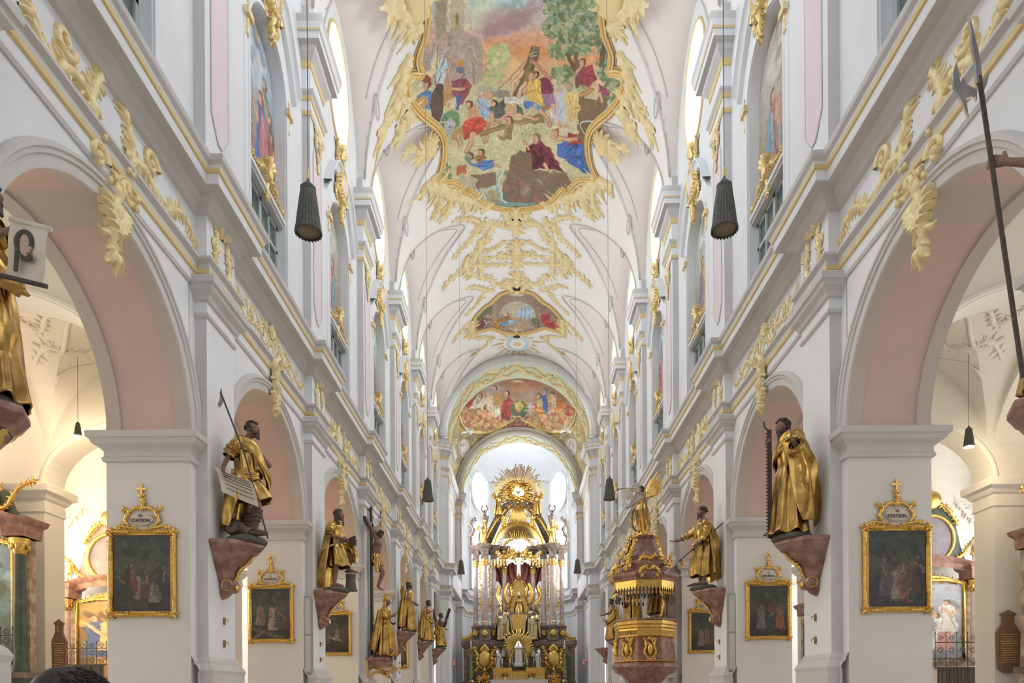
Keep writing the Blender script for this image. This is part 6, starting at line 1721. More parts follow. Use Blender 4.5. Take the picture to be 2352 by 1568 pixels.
sp = standing(head=(0, .06, 1.66), hair='long', hairm='gold', armR=((.26, .06, 1.2), (.2, .28, 1.22)), handR=((0, .6, .6), (-1, 0, 0), 1, 1.1), handL=((.4, .7, .2), (.6, 0, .4), -1, .6),
              cloth=[('gown', [([(1.47, 0, .01, .13, .11), (1.38, 0, .0, .22, .16), (1.22, 0, .02, .19, .16), (1.05, 0, .0, .155, .14), (.85, 0, .02, .23, .21), (.45, 0, .04, .27, .26), (.05, 0, .05, .34, .33)], dict(nf=10, amp0=.01, amp1=.05))], {}),
                     ('mantle', [([(1.4, 0, -.03, .23, .17, 2.6, 6.6), (1.0, 0, -.06, .27, .22, 2.8, 6.4), (.55, 0, -.10, .33, .28, 2.9, 6.2), (.2, 0, -.14, .38, .3, 3.0, 6.1)], dict(nf=8, amp0=.02, amp1=.08, hem=.1))], {})],
              extra=[('crown', crown((0, .05, 1.77))), ('sleeve_folds', lambda mb: sleeve(mb, [(.19, 0, 1.44), (.26, .05, 1.2), (.22, .2, 1.2)], [.08, .09, .07], seed=3)), ('sword', lambda mb: mb.tube([(.18, .32, 1.18), (.14, .42, 1.5), (.12, .5, 1.75)], [.012, .012, .004], 'steel', 6)),
                     ('plinth', lambda mb: (mb.lathe([(.32, -.06), (.34, 0), (.3, .06), (.28, .1), (0, .1)], 'rock_dark', (0, 0, 0), 20), mb.blob((.22, .2, .18), (.09, .11, .1), 'skin_carved', 12, 8)))])
statue('gilded_statue', 'crowned gilded statue of a woman with a small sword below the large crucifix', -1, 2, sp, top=1.35, k=1.28, vox=.016, x=5.15)
m = MB(); m.box((-5.78, ypier(2) - .5, .98), (-4.95, ypier(2) + .5, 1.3), 'red_marble'); m.box((-5.78, ypier(2) - .56, 1.22), (-4.9, ypier(2) + .56, 1.34), 'red_marble')
m.build('statue_shelf', label='dark marble shelf under the crowned woman statue by the crucifix', cat='shelf', loc=(-5.4, ypier(2), 1.0))
t = thing('candle_bracket', 'gilded scrolling iron candle bracket under the crowned woman statue', 'candle holder', (-5.75, ypier(2) - .3, .9), 0)
m = MB()
def MBk(u, v, h): return (u, h * .6, v)
acanthus(m, MBk, [(0, 0), (.3, .1), (.7, -.15), (1.1, 0), (1.4, .1)], .07, 'gold', 3, 1.2, 1.6); acanthus(m, MBk, [(.1, -.2), (.4, -.1), (.8, -.3)], .06, 'gold', 5, 1.2, 1.6)
for q in ((.3, .1), (.6, -.1), (.85, .05)): scroll(m, MBk, q[0], q[1], .14, 1.3, .025, 'gold', 0, 1)
m.build('scrollwork', t, smooth=True)
for q in (.95, 1.42):
    m = MB(); m.lathe([(.02, .05), (.08, .12), (.09, .15), (.03, .15)], 'gold', (q, 0, 0), 12); m.build('candle_cup', t, smooth=True)
m = MB(); m.tube([(.95, 0, .15), (.95, 0, .75)], .022, 'parchment', 8); m.build('candle', t)
m = MB(); m.box((-.12, -.25, -.6), (.05, .05, .35), 'ochre_moulding'); m.build('wall_plate', t)
# ---- further statues
def simple(robe_amp=.045, seed=0, **kw):
    sp_ = standing(**kw)
    sp_.setdefault('cloth', [('robe', [(ROBE, dict(nf=10, amp0=.01, amp1=robe_amp, seed=seed))], {}), ('mantle', [([(1.45, 0, -.02, .2, .15, 2.7, 6.5), (1.3, 0, -.02, .27, .2, 2.7, 6.6), (1.0, 0, -.05, .28, .22, 2.8, 6.6), (.5, 0, -.07, .32, .28, 2.9, 6.4), (.15, 0, -.08, .33, .3, 3.0, 6.2)], dict(nf=8, amp0=.02, amp1=.07, hem=.07, seed=seed + 3))], {})])
    return sp_
sp = simple(seed=4, hair='long beard', head=(0, .04, 1.68), extra=[('crown', crown((0, .03, 1.76))), ('cross_finial', lambda mb: (mb.tube([(0, .05, 1.9), (0, .05, 2.15)], .01, 'gold', 6), mb.tube([(-.05, .05, 2.07), (.05, .05, 2.07)], .01, 'gold', 6))), ('cloak_fan', lambda mb: swag(mb, [(.1, -.18, 1.7), (.15, -.2, 1.45), (.1, -.22, 1.1)], [.04, .1, .06], seed=3))])
statue('gilded_statue', 'crowned gilded statue with a small cross above its head, fourth pilaster of the left wall', -1, 3, sp, vox=.018)
sp = simple(seed=6, hair='long beard', head=(0, .08, 1.66), armR=((.26, .08, 1.22), (.2, .3, 1.3)), handR=((0, .5, .3), (-1, 0, 0), 1, 1.2), extra=[('staff', lambda mb: (mb.tube([(.2, .36, 2.1), (.2, .38, .1)], .014, 'wood_dark', 8), mb.blob((.2, .36, 2.12), .03, 'gold', 8, 6))), ('cloak_roll', lambda mb: swag(mb, [(.2, -.1, 1.3), (.22, .15, 1.0), (0, .26, .85), (-.2, .15, .9)], [.08, .1, .08, .06], seed=5))])
statue('gilded_statue', 'gilded statue of a bearded man with a tall staff, fifth left pilaster', -1, 4, sp, vox=.018)
def saltire(mb):
    for sg in (-1, 1):
        a, b = V((-.1 + .0, -.18 * sg + .05, .1)), V((-.1, .45 * sg + .02, 2.02)); d = (b - a).normalized(); q = V((0, -d.z, d.y)) * .07
        mb.add([tuple(a - q + V((-.04, 0, 0))), tuple(a + q + V((-.04, 0, 0))), tuple(b + q + V((-.04, 0, 0))), tuple(b - q + V((-.04, 0, 0))), tuple(a - q + V((.04, 0, 0))), tuple(a + q + V((.04, 0, 0))), tuple(b + q + V((.04, 0, 0))), tuple(b - q + V((.04, 0, 0)))], [(0, 1, 2, 3), (4, 5, 6, 7), (0, 1, 5, 4), (1, 2, 6, 5), (2, 3, 7, 6), (3, 0, 4, 7)], 'wood_dark')
sp = standing(head=(0, .06, 1.66), hair='long beard', armR=((.24, .15, 1.26), (.12, .32, 1.42)), handR=((-.5, .5, .4), (-.5, -.5, 0), 1, 1.0),
              cloth=[('robe', [([(1.02, 0, 0, .18, .16), (.9, 0, .0, .22, .2), (.5, 0, .04, .25, .24), (.15, 0, .05, .27, .26)], dict(nf=9, amp0=.02, amp1=.05))], {}), ('mantle', [([(1.45, 0, -.04, .2, .14, 3.2, 6.0), (1.1, 0, -.08, .24, .18, 3.1, 6.1), (.7, 0, -.1, .27, .22, 3.0, 6.2)], dict(nf=7, amp0=.02, amp1=.06))], {})],
              extra=[('diagonal_cross', saltire), ('cloak_roll', lambda mb: swag(mb, [(.2, -.15, 1.2), (.2, .05, 1.0), (.05, .22, 1.0), (-.15, .18, 1.05)], [.06, .08, .07, .05], seed=5))])
statue('gilded_statue', 'gilded statue of a bare-chested man embracing a dark diagonal cross', -1, 5, sp, vox=.018)
sp = simple(seed=8, hair='long', head=(0, .05, 1.67), armR=((.24, .2, 1.3), (.2, .36, 1.5)), handR=((0, .2, 1), (0, -.8, 0), 1, .9), armL=((-.25, .15, 1.2), (-.2, .34, 1.3)), handL=((0, .4, .8), (1, 0, 0), -1, 1.0), extra=[('chalice', lambda mb: (mb.lathe([(.03, 0), (.012, .02), (.012, .07), (.035, .1), (.04, .16), (.03, .16)], 'gold', (-.05, .42, 1.42), 12), mb.tube([(-.05, .42, 1.56), (-.05, .5, 1.64), (-.05, .42, 1.68), (-.05, .54, 1.74)], [.012, .012, .01, .005], 'wood_dark', 6))), ('cloak_roll', lambda mb: swag(mb, [(-.25, .1, 1.2), (-.2, .25, 1.0), (0, .28, .9), (.2, .1, .95)], [.06, .09, .08, .05], seed=5))])
statue('gilded_statue', 'gilded statue raising a chalice, left of the pulpit on the right wall', 1, 3, sp, vox=.018)
sp = simple(seed=9, hair='longbeard', head=(0, .07, 1.67), armR=((.25, .1, 1.2), (.1, .34, 1.12)), handR=((-.3, .8, -.3), (-.5, 0, .5), 1, 1.0), armL=((-.26, .15, 1.2), (-.05, .38, 1.1)), extra=[('open_book', lambda mb: mb.prism([(.34, 1.0), (.5, .96), (.42, .8), (.3, .84)], lambda a, b, q: (q, a, b), 'parchment', -.12, .12)), ('cloak_roll', lambda mb: swag(mb, [(-.25, -.1, 1.3), (-.3, .05, 1.0), (-.1, .26, .8), (.2, .2, .7)], [.06, .1, .09, .06], seed=2))])
statue('gilded_statue', 'gilded statue of a short-haired man holding a book, farthest on the right wall', 1, 4, sp, vox=.018)
sp = simple(seed=12, hair='long', head=(0, .05, 1.67), extra=[('cloak_roll', lambda mb: swag(mb, [(-.22, .1, 1.3), (-.1, .25, 1.1), (.1, .26, .95)], [.07, .09, .06], seed=5))])
statue('gilded_statue', 'gilded statue half hidden behind the pulpit', 1, 2, sp, vox=.018)
# ---- statues cut by the picture edges
def cloth_face(mb):
    G = lambda u, v_, h=0: (.33 + h + .015 * math.sin(v_ * 6), .49 + .28 * u - .06 * v_, 1.27 - .42 * v_ - .07 * u)
    rows = [[G(u, v_) for v_ in arc(0, 1, 8)] for u in arc(0, 1, 10)]
    mb.grid(rows, 'parchment')
    mb.tube([G(-.05, 0), G(1.05, 0)], .02, 'parchment', 8); mb.tube([G(-.08, 1), G(1.12, 1)], .018, 'wood_dark', 8)
def cloth_face_paint(mb):
    G = lambda y, z: (.348, .60 + y, 1.05 + z)
    B = lambda y, z, ry, rz, m_: mb.blob(G(y, z), (.008, ry, rz), m_, 12, 8)
    B(0, .02, .045, .085, 'skin_pale'); B(.04, .0, .014, .02, 'skin_pale')
    for a in arc(-.4, PI + .6, 26): B(-.01 + .055 * math.cos(a), .04 + .075 * math.sin(a), .022, .02, 'hair_dark')
    for k in range(9): B(-.055 - .002 * k, .04 - .025 * k, .02, .02, 'hair_dark'); B(-.02 + .008 * k, -.075 - .012 * math.sin(k / 8 * PI), .014, .022, 'hair_dark')
    B(.018, .035, .010, .005, 'ink'); B(-.018, .035, .010, .005, 'ink'); B(.015, -.045, .014, .006, 'skin_carved'); B(.005, 0, .006, .025, 'skin_carved')
sp = simple(seed=15, hair='beard', head=(0, .06, 1.68), armR=((.27, .12, 1.2), (.27, .40, 1.22)), handR=((.1, .9, .1), (0, 0, -1), 1, 1.1), armL=((-.18, .28, 1.25), (.14, .58, 1.24)), handL=((.8, .5, .1), (0, 0, -1), -1, 1.1),
            extra=[('face_cloth', cloth_face), ('painted_face', cloth_face_paint), ('cloak_roll', lambda mb: (swag(mb, [(.15, .1, 1.46), (.2, .22, 1.2), (.14, .30, 1.0), (.16, .38, .85)], [.08, .1, .1, .1], seed=2), swag(mb, [(.12, .22, .9), (.14, .28, .6), (.1, .24, .35)], [.1, .09, .05], seed=4), sleeve(mb, [(.19, 0, 1.46), (.25, .15, 1.22), (.2, .34, 1.26)], [.1, .11, .09], seed=4)))])
statue('gilded_statue', 'gilded statue at the left picture edge holding a scroll cloth with a painted bearded face', -1, -1, sp, x=5.42, dy=.05, k=1.27)
def halberd(mb):
    a, b = V((-.10, .75, 2.2)), V((-.10, .45, .05))
    mb.tube([a, b], .017, 'wood_dark', 10)
    F = lambda y, z, t_: (-.10 + t_, .75 + y, 2.2 + z)
    mb.prism([(-.02, -.05), (.02, -.05), (.035, .12), (.05, .2), (.075, .44), (.02, .22), (0, .12)], F, 'steel', -.012, .012)
    mb.prism([(.02, -.1), (.09, -.06), (.12, -.01), (.14, -.05), (.165, .1), (.19, .02), (.185, -.08), (.12, -.2), (.08, -.30), (.1, -.16), (.04, -.14), (.02, -.18)], F, 'steel', -.009, .009)
    mb.prism([(-.02, -.12), (-.05, -.06), (-.07, .03), (-.03, -.02), (.0, -.06)], F, 'steel', -.009, .009)
    for k in range(5): mb.blob((-.125, .745 - .008 * k, 2.08 - .08 * k), .009, 'ink', 6, 4)
sp = simple(seed=18, hair='beard', head=(0, .02, 1.68), yaw=.2, armR=((.26, -.05, 1.19), (.26, -.05, .95)), armL=((-.30, .28, 1.42), (-.14, .58, 1.56)), handL=((.5, .7, .45), (.8, -.4, .3), -1, 1.1), extra=[('halberd', halberd), ('cloak_roll', lambda mb: sleeve(mb, [(-.19, 0, 1.46), (-.26, .08, 1.46)], [.1, .09], seed=4))])
statue('gilded_statue', 'statue at the right picture edge gripping a steel halberd', 1, -1, sp, x=5.4, dy=-.22)
# ================================================================ HIGH ALTAR
mat('marble_brown', (0.125, 0.085, 0.065), 0.3, col2=(0.25, 0.18, 0.145), scale=3, detail=9, mix_lo=.4, mix_hi=.62)
mat('marble_rose', (0.36, 0.25, 0.235), 0.3, col2=(0.47, 0.36, 0.33), scale=3, detail=9, mix_lo=.4, mix_hi=.62)
mat('marble_dark', (0.05, 0.035, 0.03), 0.25, col2=(0.13, 0.09, 0.07), scale=2.5, detail=9, mix_lo=.45, mix_hi=.62)
mat('marble_green', (0.03, 0.055, 0.04), 0.3, col2=(0.09, 0.13, 0.10), scale=2.5, detail=9)
mat('curtain_red', (0.17, 0.035, 0.03), 0.35, col2=(0.30, 0.10, 0.08), scale=4, detail=6)
mat('linen_white', (0.78, 0.76, 0.74), 0.8)
mat('candle_wax', (0.82, 0.78, 0.68), 0.5)
mat('brass', (0.45, 0.36, 0.14), 0.3, 1.0, col2=(0.2, 0.18, 0.07), scale=10)
mat('flower_orange', (0.85, 0.30, 0.04), 0.7, col2=(0.9, 0.55, 0.06), scale=30)
mat('leaf_green', (0.05, 0.11, 0.03), 0.7)
mat('glass_yellow', (1, .9, .4), 0.4, emit=(1.0, .86, .35), estr=1.3)
AY = 61.0
def AX(px, py, Y=AY): return ((px - 1190) - (1589 - py) * .0061) * Y / 1568
def AZ(py, Y=AY): return (1589 - py) * Y / 1568
ha = thing('high_altar', 'towering high altar of brown marble and gold with columns and a sunburst', 'altar', (-.08, AY, -1.65))
ha['_b'] = (0, 0, 0)
L = MB
def part(name, fn, par=ha, **kw):
    m = L(); fn(m)
    m.v = [(x, y, z + 1.65) for x, y, z in m.v]
    return m.build(name, par, **kw)
def moulded(m, x0, x1, y0, y1, prof, mt):
    """block with a moulded profile [(proj,z)] on all sides"""
    m.sweep([(x0, y0), (x1, y0), (x1, y1), (x0, y1)], [(p, z, mt) for p, z in prof], closed=True, flip=-1)
part('base', lambda m: (m.box((-4.9, .2, -1.65), (4.9, 2.4, 4.2), 'marble_dark'), [moulded(m, sx * 3.2 - 1.75, sx * 3.2 + 1.75, -.3, 1.5, [(0, -1.65), (0, .8), (.08, .85), (.08, 1.0), (0, 1.05), (0, 3.9), (.12, 4.0), (.14, 4.15), (.2, 4.2), (.2, 4.55), (.12, 4.62), (-1, 4.62)], 'marble_brown') for sx in (-1, 1)]))
for sx in (-1, 1):
    part('green_panel', lambda m: m.box((sx * 4.15 - .45, -.36, -.5), (sx * 4.15 + .45, -.28, 3.2), 'marble_green')); part('green_panel', lambda m: m.box((sx * 1.9 - .35, .1, -.5), (sx * 1.9 + .35, .22, 4.0), 'marble_green'))
CP = [(1090, .6, .22), (1111.5, -.1, .29), (1132, .5, .23), (1156, 1.0, .22)]
CXS = [((px - 1189.5) * AY / 1568, dy, r_) for px, dy, r_ in CP]
def column(sx, x, dy, r_, zb, zt, mt='marble_rose'):
    o = part('column', lambda m: m.lathe([(r_ * 1.35, zb), (r_ * 1.35, zb + .12), (r_ * 1.2, zb + .2), (r_ * 1.25, zb + .28), (r_, zb + .36), (r_ * 1.02, zb + 1.5), (r_ * .86, zt - .62)], mt, (sx * abs(x), dy, 0), 24), smooth=True, auto=40)
    m = L(); c = (sx * abs(x), dy, 1.65); m.lathe([(r_ * 1.12, zb + .28), (r_ * 1.18, zb + .33), (r_ * 1.05, zb + .40)], 'gold', c, 20); m.build('base_ring', o, smooth=True); m = L()
    m.lathe([(r_ * .86, zt - .62), (r_ * .95, zt - .58), (r_ * .9, zt - .5), (r_ * 1.15, zt - .12), (r_ * 1.35, zt - .08), (r_ * 1.35, zt)], 'gold', c, 16)
    for i in range(16):
        a = i * PI / 8
        for zz, q in ((zt - .45, 1.0), (zt - .25, 1.15)):
            m.blob((c[0] + r_ * q * math.cos(a + zz), c[1] + r_ * q * math.sin(a + zz), 1.65 + zz), (.06, .06, .09), 'gold', 6, 4)
    m.build('capital', o, smooth=True, auto=40)
for sx in (-1, 1):
    for x, dy, r_ in CXS: column(sx, x, dy, r_, 5.95 if abs(x) > 1.6 else 5.0, 11.85 if abs(x) > 1.6 else 11.3)
    for (x, dy, r_), w in zip(CXS, (.34, .40, .34, .32)):
        xx = sx * abs(x)
        part('pedestal', lambda m: moulded(m, xx - w, xx + w, dy - w, dy + w + .3, [(.06, 4.6), (.06, 4.75), (0, 4.82), (0, 5.65), (.05, 5.72), (.08, 5.92), (-.3, 5.95)], 'marble_brown'))
        part('entablature_block', lambda m: moulded(m, xx - w * .8, xx + w * .8, dy - w * .8, 2.0, [(0, 11.8 if abs(x) > 1.6 else 11.3), (.03, 12.0), (.0, 12.05), (0, 12.5), (.08, 12.6), (.10, 12.75), (.28, 12.85), (.32, 13.05), (.34, 13.15), (-.3, 13.18)], 'marble_brown'))
        def relief_gold(m, xx=xx, dy=dy, w=w):
            M = lambda u, v, h: (xx + u, dy - w - h - .01, 5.24 + v)
            for i in range(9): leaf(m, M, 0, 0, i * 2 * PI / 9, .36, .1, 'gold', .9, h=1.0)
            m.blob(M(0, 0, .06), (.16, .08, .2), 'gold', 10, 6)
        part('relief', relief_gold, smooth=True)
    # outer scroll bracket beside the pedestals
    part('side_volute', lambda m: (m.prism([(sx * 3.9, 4.62), (sx * 4.9, 4.62), (sx * 5.15, 4.8), (sx * 4.95, 4.95), (sx * 4.6, 5.0), (sx * 4.3, 5.3), (sx * 4.15, 5.9), (sx * 3.9, 5.9)], lambda a, b, q: (a, q, b), 'gold_frame', .3, .9), acanthus(m, lambda u, v, h: (u, .28 - h, v), [(sx * 4.0, 5.7), (sx * 4.15, 5.2), (sx * 4.6, 4.85), (sx * 5.0, 4.85)], .14, 'gold', 3)), smooth=True, auto=40)
    # garlands between the columns
    def garl(m):
        for gx, y_ in ((3.45, .1), (2.6, .2)):
            for i in range(120): m.blob((sx * gx + random.uniform(-.1, .1), y_ + random.uniform(-.06, .06), 11.6 - i * .037), random.uniform(.03, .08), 'gold', 6, 4)
    part('garland', garl, smooth=True)
    # gilt cartouche on the base
    def cart(m):
        M = lambda u, v, h: (sx * 3.05 + u, -.34 - h, 2.95 + v)
        m.blob(M(0, 0, .15), (.55, .2, .75), 'gold', 14, 8); shell(m, M, 0, .5, PI / 2, .8, .22, 'gold', 7, .9)
        for q in (-1, 1):
            acanthus(m, M, [(q * .2, -.9), (q * .7, -.3), (q * .6, .3), (q * .95, .95)], .24, 'gold', 3, 1.3, 1.3, .9); acanthus(m, M, [(q * .1, -.2), (q * .5, -.6), (q * .8, -1.0)], .16, 'gold', 5, 1.3)
        acanthus(m, M, [(0, -.6), (0, -1.1), (0, -1.7)], .26, 'gold', 6, 1.3, 1.2, .9)
    part('cartouche', cart, smooth=True)
    # curved pediment limb with scroll, and the urn pinnacle
    def ped(m):
        pts = []
        for i in range(16):
            t = i / 15; pts.append((sx * (3.0 - 2.55 * t), 1.2, 13.15 + 3.9 * math.sin(t * PI / 2) ** 1.2))
        rows = [[(p[0] + sx * a, p[1] + b, p[2] + c_) for a, b, c_ in ((.25, -.5, .0), (.42, -.55, .15), (.42, .3, .15), (-.2, .3, -.25), (-.2, -.3, -.25))] for p in pts]
        m.grid(rows, 'marble_brown', closed=True, cap=True)
        e = pts[-1]
        m.tube([(e[0] - sx * (.0) + sx * .3 * (1 - i / 22) * math.cos(i * .42), .5, e[2] - .12 + .3 * (1 - i / 22) * math.sin(i * .42)) for i in range(22)], .1, 'marble_brown', 8)
        acanthus(m, lambda u, v, h: (u, .62 - h, v), [(sx * 3.1, 13.4), (sx * 2.75, 14.2), (sx * 2.1, 15.3), (sx * 1.2, 16.4)], .16, 'gold', 3)
    part('pediment', ped, smooth=True, auto=40)
    part('pinnacle', lambda m: (m.lathe([(.32, 13.2), (.3, 13.5), (.16, 13.7), (.24, 14.3), (.22, 15.0), (.34, 15.5), (.4, 15.8), (.2, 15.85), (.1, 16.0), (.14, 16.2), (0, 16.4)], 'marble_brown', (sx * 3.03, .3, 0), 14), [m.tube([(sx * 3.03, .1, 15.9), (sx * (3.03) + .3 * q, .05, 16.4), (sx * 3.03 + .15 * q, .05, 16.7)], [.08, .07, .1], 'marble_brown', 8) for q in (-1, 1)], acanthus(m, lambda u, v, h: (sx * 3.03 + u, .05 - h, v), [(0, 13.6), (.05, 14.4), (0, 15.3)], .16, 'gold', 2)), smooth=True, auto=40)
    part('openwork', lambda m: acanthus(m, lambda u, v, h: (u, .6 - h, v), [(sx * 4.2, 13.2), (sx * 4.4, 13.9), (sx * 4.05, 14.6), (sx * 4.4, 15.3), (sx * 4.0, 15.6)], .2, 'marble_brown', 4, 1, 1.3), smooth=True)
# entablature gilding, conch with window oval, arch
part('arch', lambda m: (m.grid([[(q * math.cos(a), y_, 13.1 + q * math.sin(a)) for q, y_ in ((2.35, .9), (2.35, .5), (2.2, .45), (2.15, .55), (2.0, .5), (1.95, 1.0))] for a in arc(0, PI, 36)], None, colm=['marble_brown', 'gold', 'gold', 'gold', 'gold']), [m.box((sx * 2.15 - .22, .5, 11.9), (sx * 2.15 + .22, 1.4, 13.1), 'marble_brown') for sx in (-1, 1)]), smooth=True, auto=40)
part('conch', lambda m: m.grid([[((1.95 if q < 1 else 1.75) * math.cos(a), 1.0 + 1.3 * q, (13.1 + 1.95 * math.sin(a)) * (1 - q) + q * (14.05 + .25 * math.sin(a))) for q in arc(0, 1, 8)] for a in arc(.1, PI - .1, 30)], 'gold'), smooth=True)
def ovalrays(m):
    for i in range(60):
        a = 2 * PI * i / 60; r1 = 1.75 + .2 * (i % 2)
        m.tube([(1.2 * math.cos(a), 1.2, 13.2 + .75 * math.sin(a)), (r1 * math.cos(a), 1.1, 13.2 + (r1 - .45) * math.sin(a))], [.05, .02], 'gold', 5)
    for i in range(60): a = 2 * PI * i / 60; m.blob((1.3 * math.cos(a) + random.uniform(-.1, .1), 1.15, 13.2 + .85 * math.sin(a) + random.uniform(-.08, .08)), random.uniform(.06, .13), 'gold', 7, 5)
    for q in (-1, 1):     # dove wings
        m.prism([(0, 12.6), (q * .3, 12.75), (q * .9, 13.1), (q * .75, 12.75), (q * .5, 12.5), (q * .1, 12.4)], lambda a, b, t_: (a, .9 + t_, b), 'gold', -.03, .03)
    m.blob((0, .85, 12.6), (.12, .15, .25), 'gold', 10, 6)
part('oval_glory', ovalrays, smooth=True, auto=40)
def cloud(m):
    r_ = random.Random(4)
    for sx in (-1, 1):
        for i in range(40):
            t = i / 40; m.blob((sx * (.3 + 1.6 * t) + r_.uniform(-.2, .2), .3 + r_.uniform(-.2, .2), 12.0 + .6 * math.sin(t * 5) + r_.uniform(-.25, .25)), r_.uniform(.09, .2), 'gold', 7, 5)
        acanthus(m, lambda u, v, h: (u, .2 - h, v), [(sx * .2, 11.6), (sx * .7, 12.2), (sx * 1.4, 12.0), (sx * 2.0, 12.5)], .2, 'gold', 3)
        for i in range(6): m.prism([(sx * (.9 + i * .28), 11.9), (sx * (1.14 + i * .28), 11.9), (sx * (1.1 + i * .28), 11.4), (sx * (1.02 + i * .28), 11.25), (sx * (.94 + i * .28), 11.4)], lambda a, b, q: (a, .1 + q, b), 'gold_leaf', 0, .06)
part('cloud_carving', cloud, smooth=True, auto=40)
def sun(m):
    r_ = random.Random(2)
    for i in range(110):
        a = 2 * PI * i / 110 + r_.uniform(-.01, .01)
        Lr = r_.uniform(1.95, 2.6) if math.sin(a) > -.35 else (r_.uniform(1.5, 2.3) if abs(math.cos(a)) > .45 else r_.uniform(2.3, 3.1))
        m.tube([(.55 * math.cos(a), .9, 18.1 + .55 * math.sin(a)), (Lr * math.cos(a), .75, 18.1 + Lr * math.sin(a))], [.03, .045], 'gold', 5)
    for i in range(34):
        x = -.75 + 1.5 * i / 33; m.tube([(x * .5, .5, 17.0), (x, .45, 15.2 + .35 * abs(x) + r_.uniform(-.1, .2))], [.03, .045], 'gold', 5)
part('sunburst', sun, smooth=True)
def cher(m):
    r_ = random.Random(8)
    for i in range(150):
        a = r_.uniform(0, 2 * PI); q = r_.uniform(.42, 1.35)
        if math.sin(a) > .2: q = min(q, 1.1)
        m.blob((q * 1.15 * math.cos(a), .62 + r_.uniform(-.2, .1), 18.0 + q * .9 * math.sin(a)), r_.uniform(.07, .17), 'gold', 7, 5)
part('cherub_clouds', cher, smooth=True)
for sx in (-1, 1): part('cherub_clouds', lambda m: [m.blob((sx * (1.1 + .35 * random.random()), .4, 15.4 + random.uniform(-.4, .4)), random.uniform(.09, .17), 'gold', 7, 5) for i in range(40)], smooth=True)
part('dove_window', lambda m: (m.add([(.36 * math.cos(a), .42, 18.05 + .44 * math.sin(a)) for a in arc(0, 2 * PI, 24)[:-1]], [tuple(range(24))], 'glass_yellow'), [m.tube([(.1 * math.cos(a), .4, 18.05 + .1 * math.sin(a)), (.35 * math.cos(a), .4, 18.05 + .43 * math.sin(a))], .012, 'brass', 4) for a in arc(0, 2 * PI, 10)[:-1]], m.prism([(0, 17.98), (.2, 18.12), (.24, 18.05), (.05, 17.85), (0, 17.75), (-.05, 17.85), (-.24, 18.05), (-.2, 18.12)], lambda a, b, q: (a, .38 + q, b), 'brass', -.02, .02)))
# red drapery canopy, throne
def drape(m):
    for sx in (-1, 1):
        garment_rows = []
        for i in range(20):
            t = i / 19; garment_rows.append([(sx * (.15 + 2.1 * u) , 1.2 + .12 * math.sin(u * 30 + t * 6), 11.75 - t * (1.2 + 1.1 * math.sin(u * PI)) - .1 * math.sin(u * 22)) for u in arc(0, 1, 60)])
        m.grid(garment_rows, 'curtain_red')
        swag(m, [(sx * 1.7, 1.0, 9.6), (sx * 1.9, .9, 8.7), (sx * 1.55, .9, 7.9), (sx * 1.8, .9, 7.0)], [.25, .3, .28, .15], 'gold', 3); swag(m, [(sx * .9, .9, 9.9), (sx * 1.2, .8, 8.9), (sx * .95, .8, 8.0)], [.12, .25, .12], 'gold', 5)
part('drapery', drape, smooth=True)
def throne(m):
    m.prism([(-.75, 7.2), (.75, 7.2), (1.0, 7.6), (.75, 8.4), (.6, 9.4), (.75, 9.9), (.3, 10.1), (.15, 10.6), (0, 11.0), (-.15, 10.6), (-.3, 10.1), (-.75, 9.9), (-.6, 9.4), (-.75, 8.4), (-1.0, 7.6)], lambda a, b, q: (a, 1.5 + q, b), 'gold', 0, .25)
    m.box((-.8, .6, 5.0), (.8, 1.9, 7.2), 'marble_brown'); m.box((-.7, .5, 5.6), (.7, .62, 7.0), 'gold')
    for sx in (-1, 1): acanthus(m, lambda u, v, h: (u, 1.45 - h, v), [(sx * .8, 7.3), (sx * 1.05, 7.9), (sx * .7, 8.7), (sx * .8, 9.6), (sx * .2, 10.4)], .2, 'gold', 3)
part('throne', throne, smooth=True, auto=40)
part('predella', lambda m: (m.box((-1.9, -1.2, -1.65), (1.9, .3, 1.9), 'gold_frame'), m.box((-1.6, -.4, 1.9), (1.6, .6, 4.7), 'marble_dark')))
# figures and furnishings of the high altar
mat('red_glass', (0.6, 0.02, 0.03), 0.2, emit=(0.9, 0.02, 0.03), estr=.5)
mat('robe_silver', (0.60, 0.50, 0.30), 0.3, 1.0, col2=(0.40, 0.30, 0.13), scale=6, bump=.3, bscale=16)
def afig(label, x, y, z, k, face, cloth_m='gold', hair='long', hm='hair_dark', extra=None, vox=.03, skin='skin_carved', pose=None, name='altar_statue', grp='statues of the high altar', base=False):
    sp_ = standing(hair=hair, hairm=hm, skin=skin, **(pose or {}))
    sp_['cloth'] = [('robe', [(ROBE, dict(nf=9, amp0=.01, amp1=.06, m=cloth_m, nu=70, nv=30))], {}), ('mantle', [([(1.45, 0, -.02, .2, .15, 2.7, 6.5), (1.0, 0, -.05, .30, .24, 2.8, 6.6), (.5, 0, -.07, .34, .3, 2.9, 6.4), (.1, 0, -.08, .37, .32, 3.0, 6.2)], dict(nf=7, amp0=.02, amp1=.08, hem=.07, m=cloth_m, nu=60, nv=26))], {})]
    sp_['extra'] = extra or []
    return statue(name, label, 1, 0, sp_, k=k, vox=vox, grp=grp, loc=(x - .08, y, z), face=face, base=base)
def mitre(m='gold'):
    return lambda mb: mb.grid([[(.085 * math.cos(a) * q, .02 + .09 * math.sin(a) * q, 1.74 + z * (1 + .6 * abs(math.sin(a)))) for a in arc(0, 2 * PI, 20)] for q, z in ((1, 0), (1.15, .08), (.8, .16), (.1, .2))], m)
def book_p(mb): mb.prism([(-.16, 1.0), (.16, 1.0), (.16, 1.28), (-.16, 1.28)], lambda a, b, q: (a, .28 + q + (b - 1) * .3, b), 'parchment', 0, .05)
FW = PI
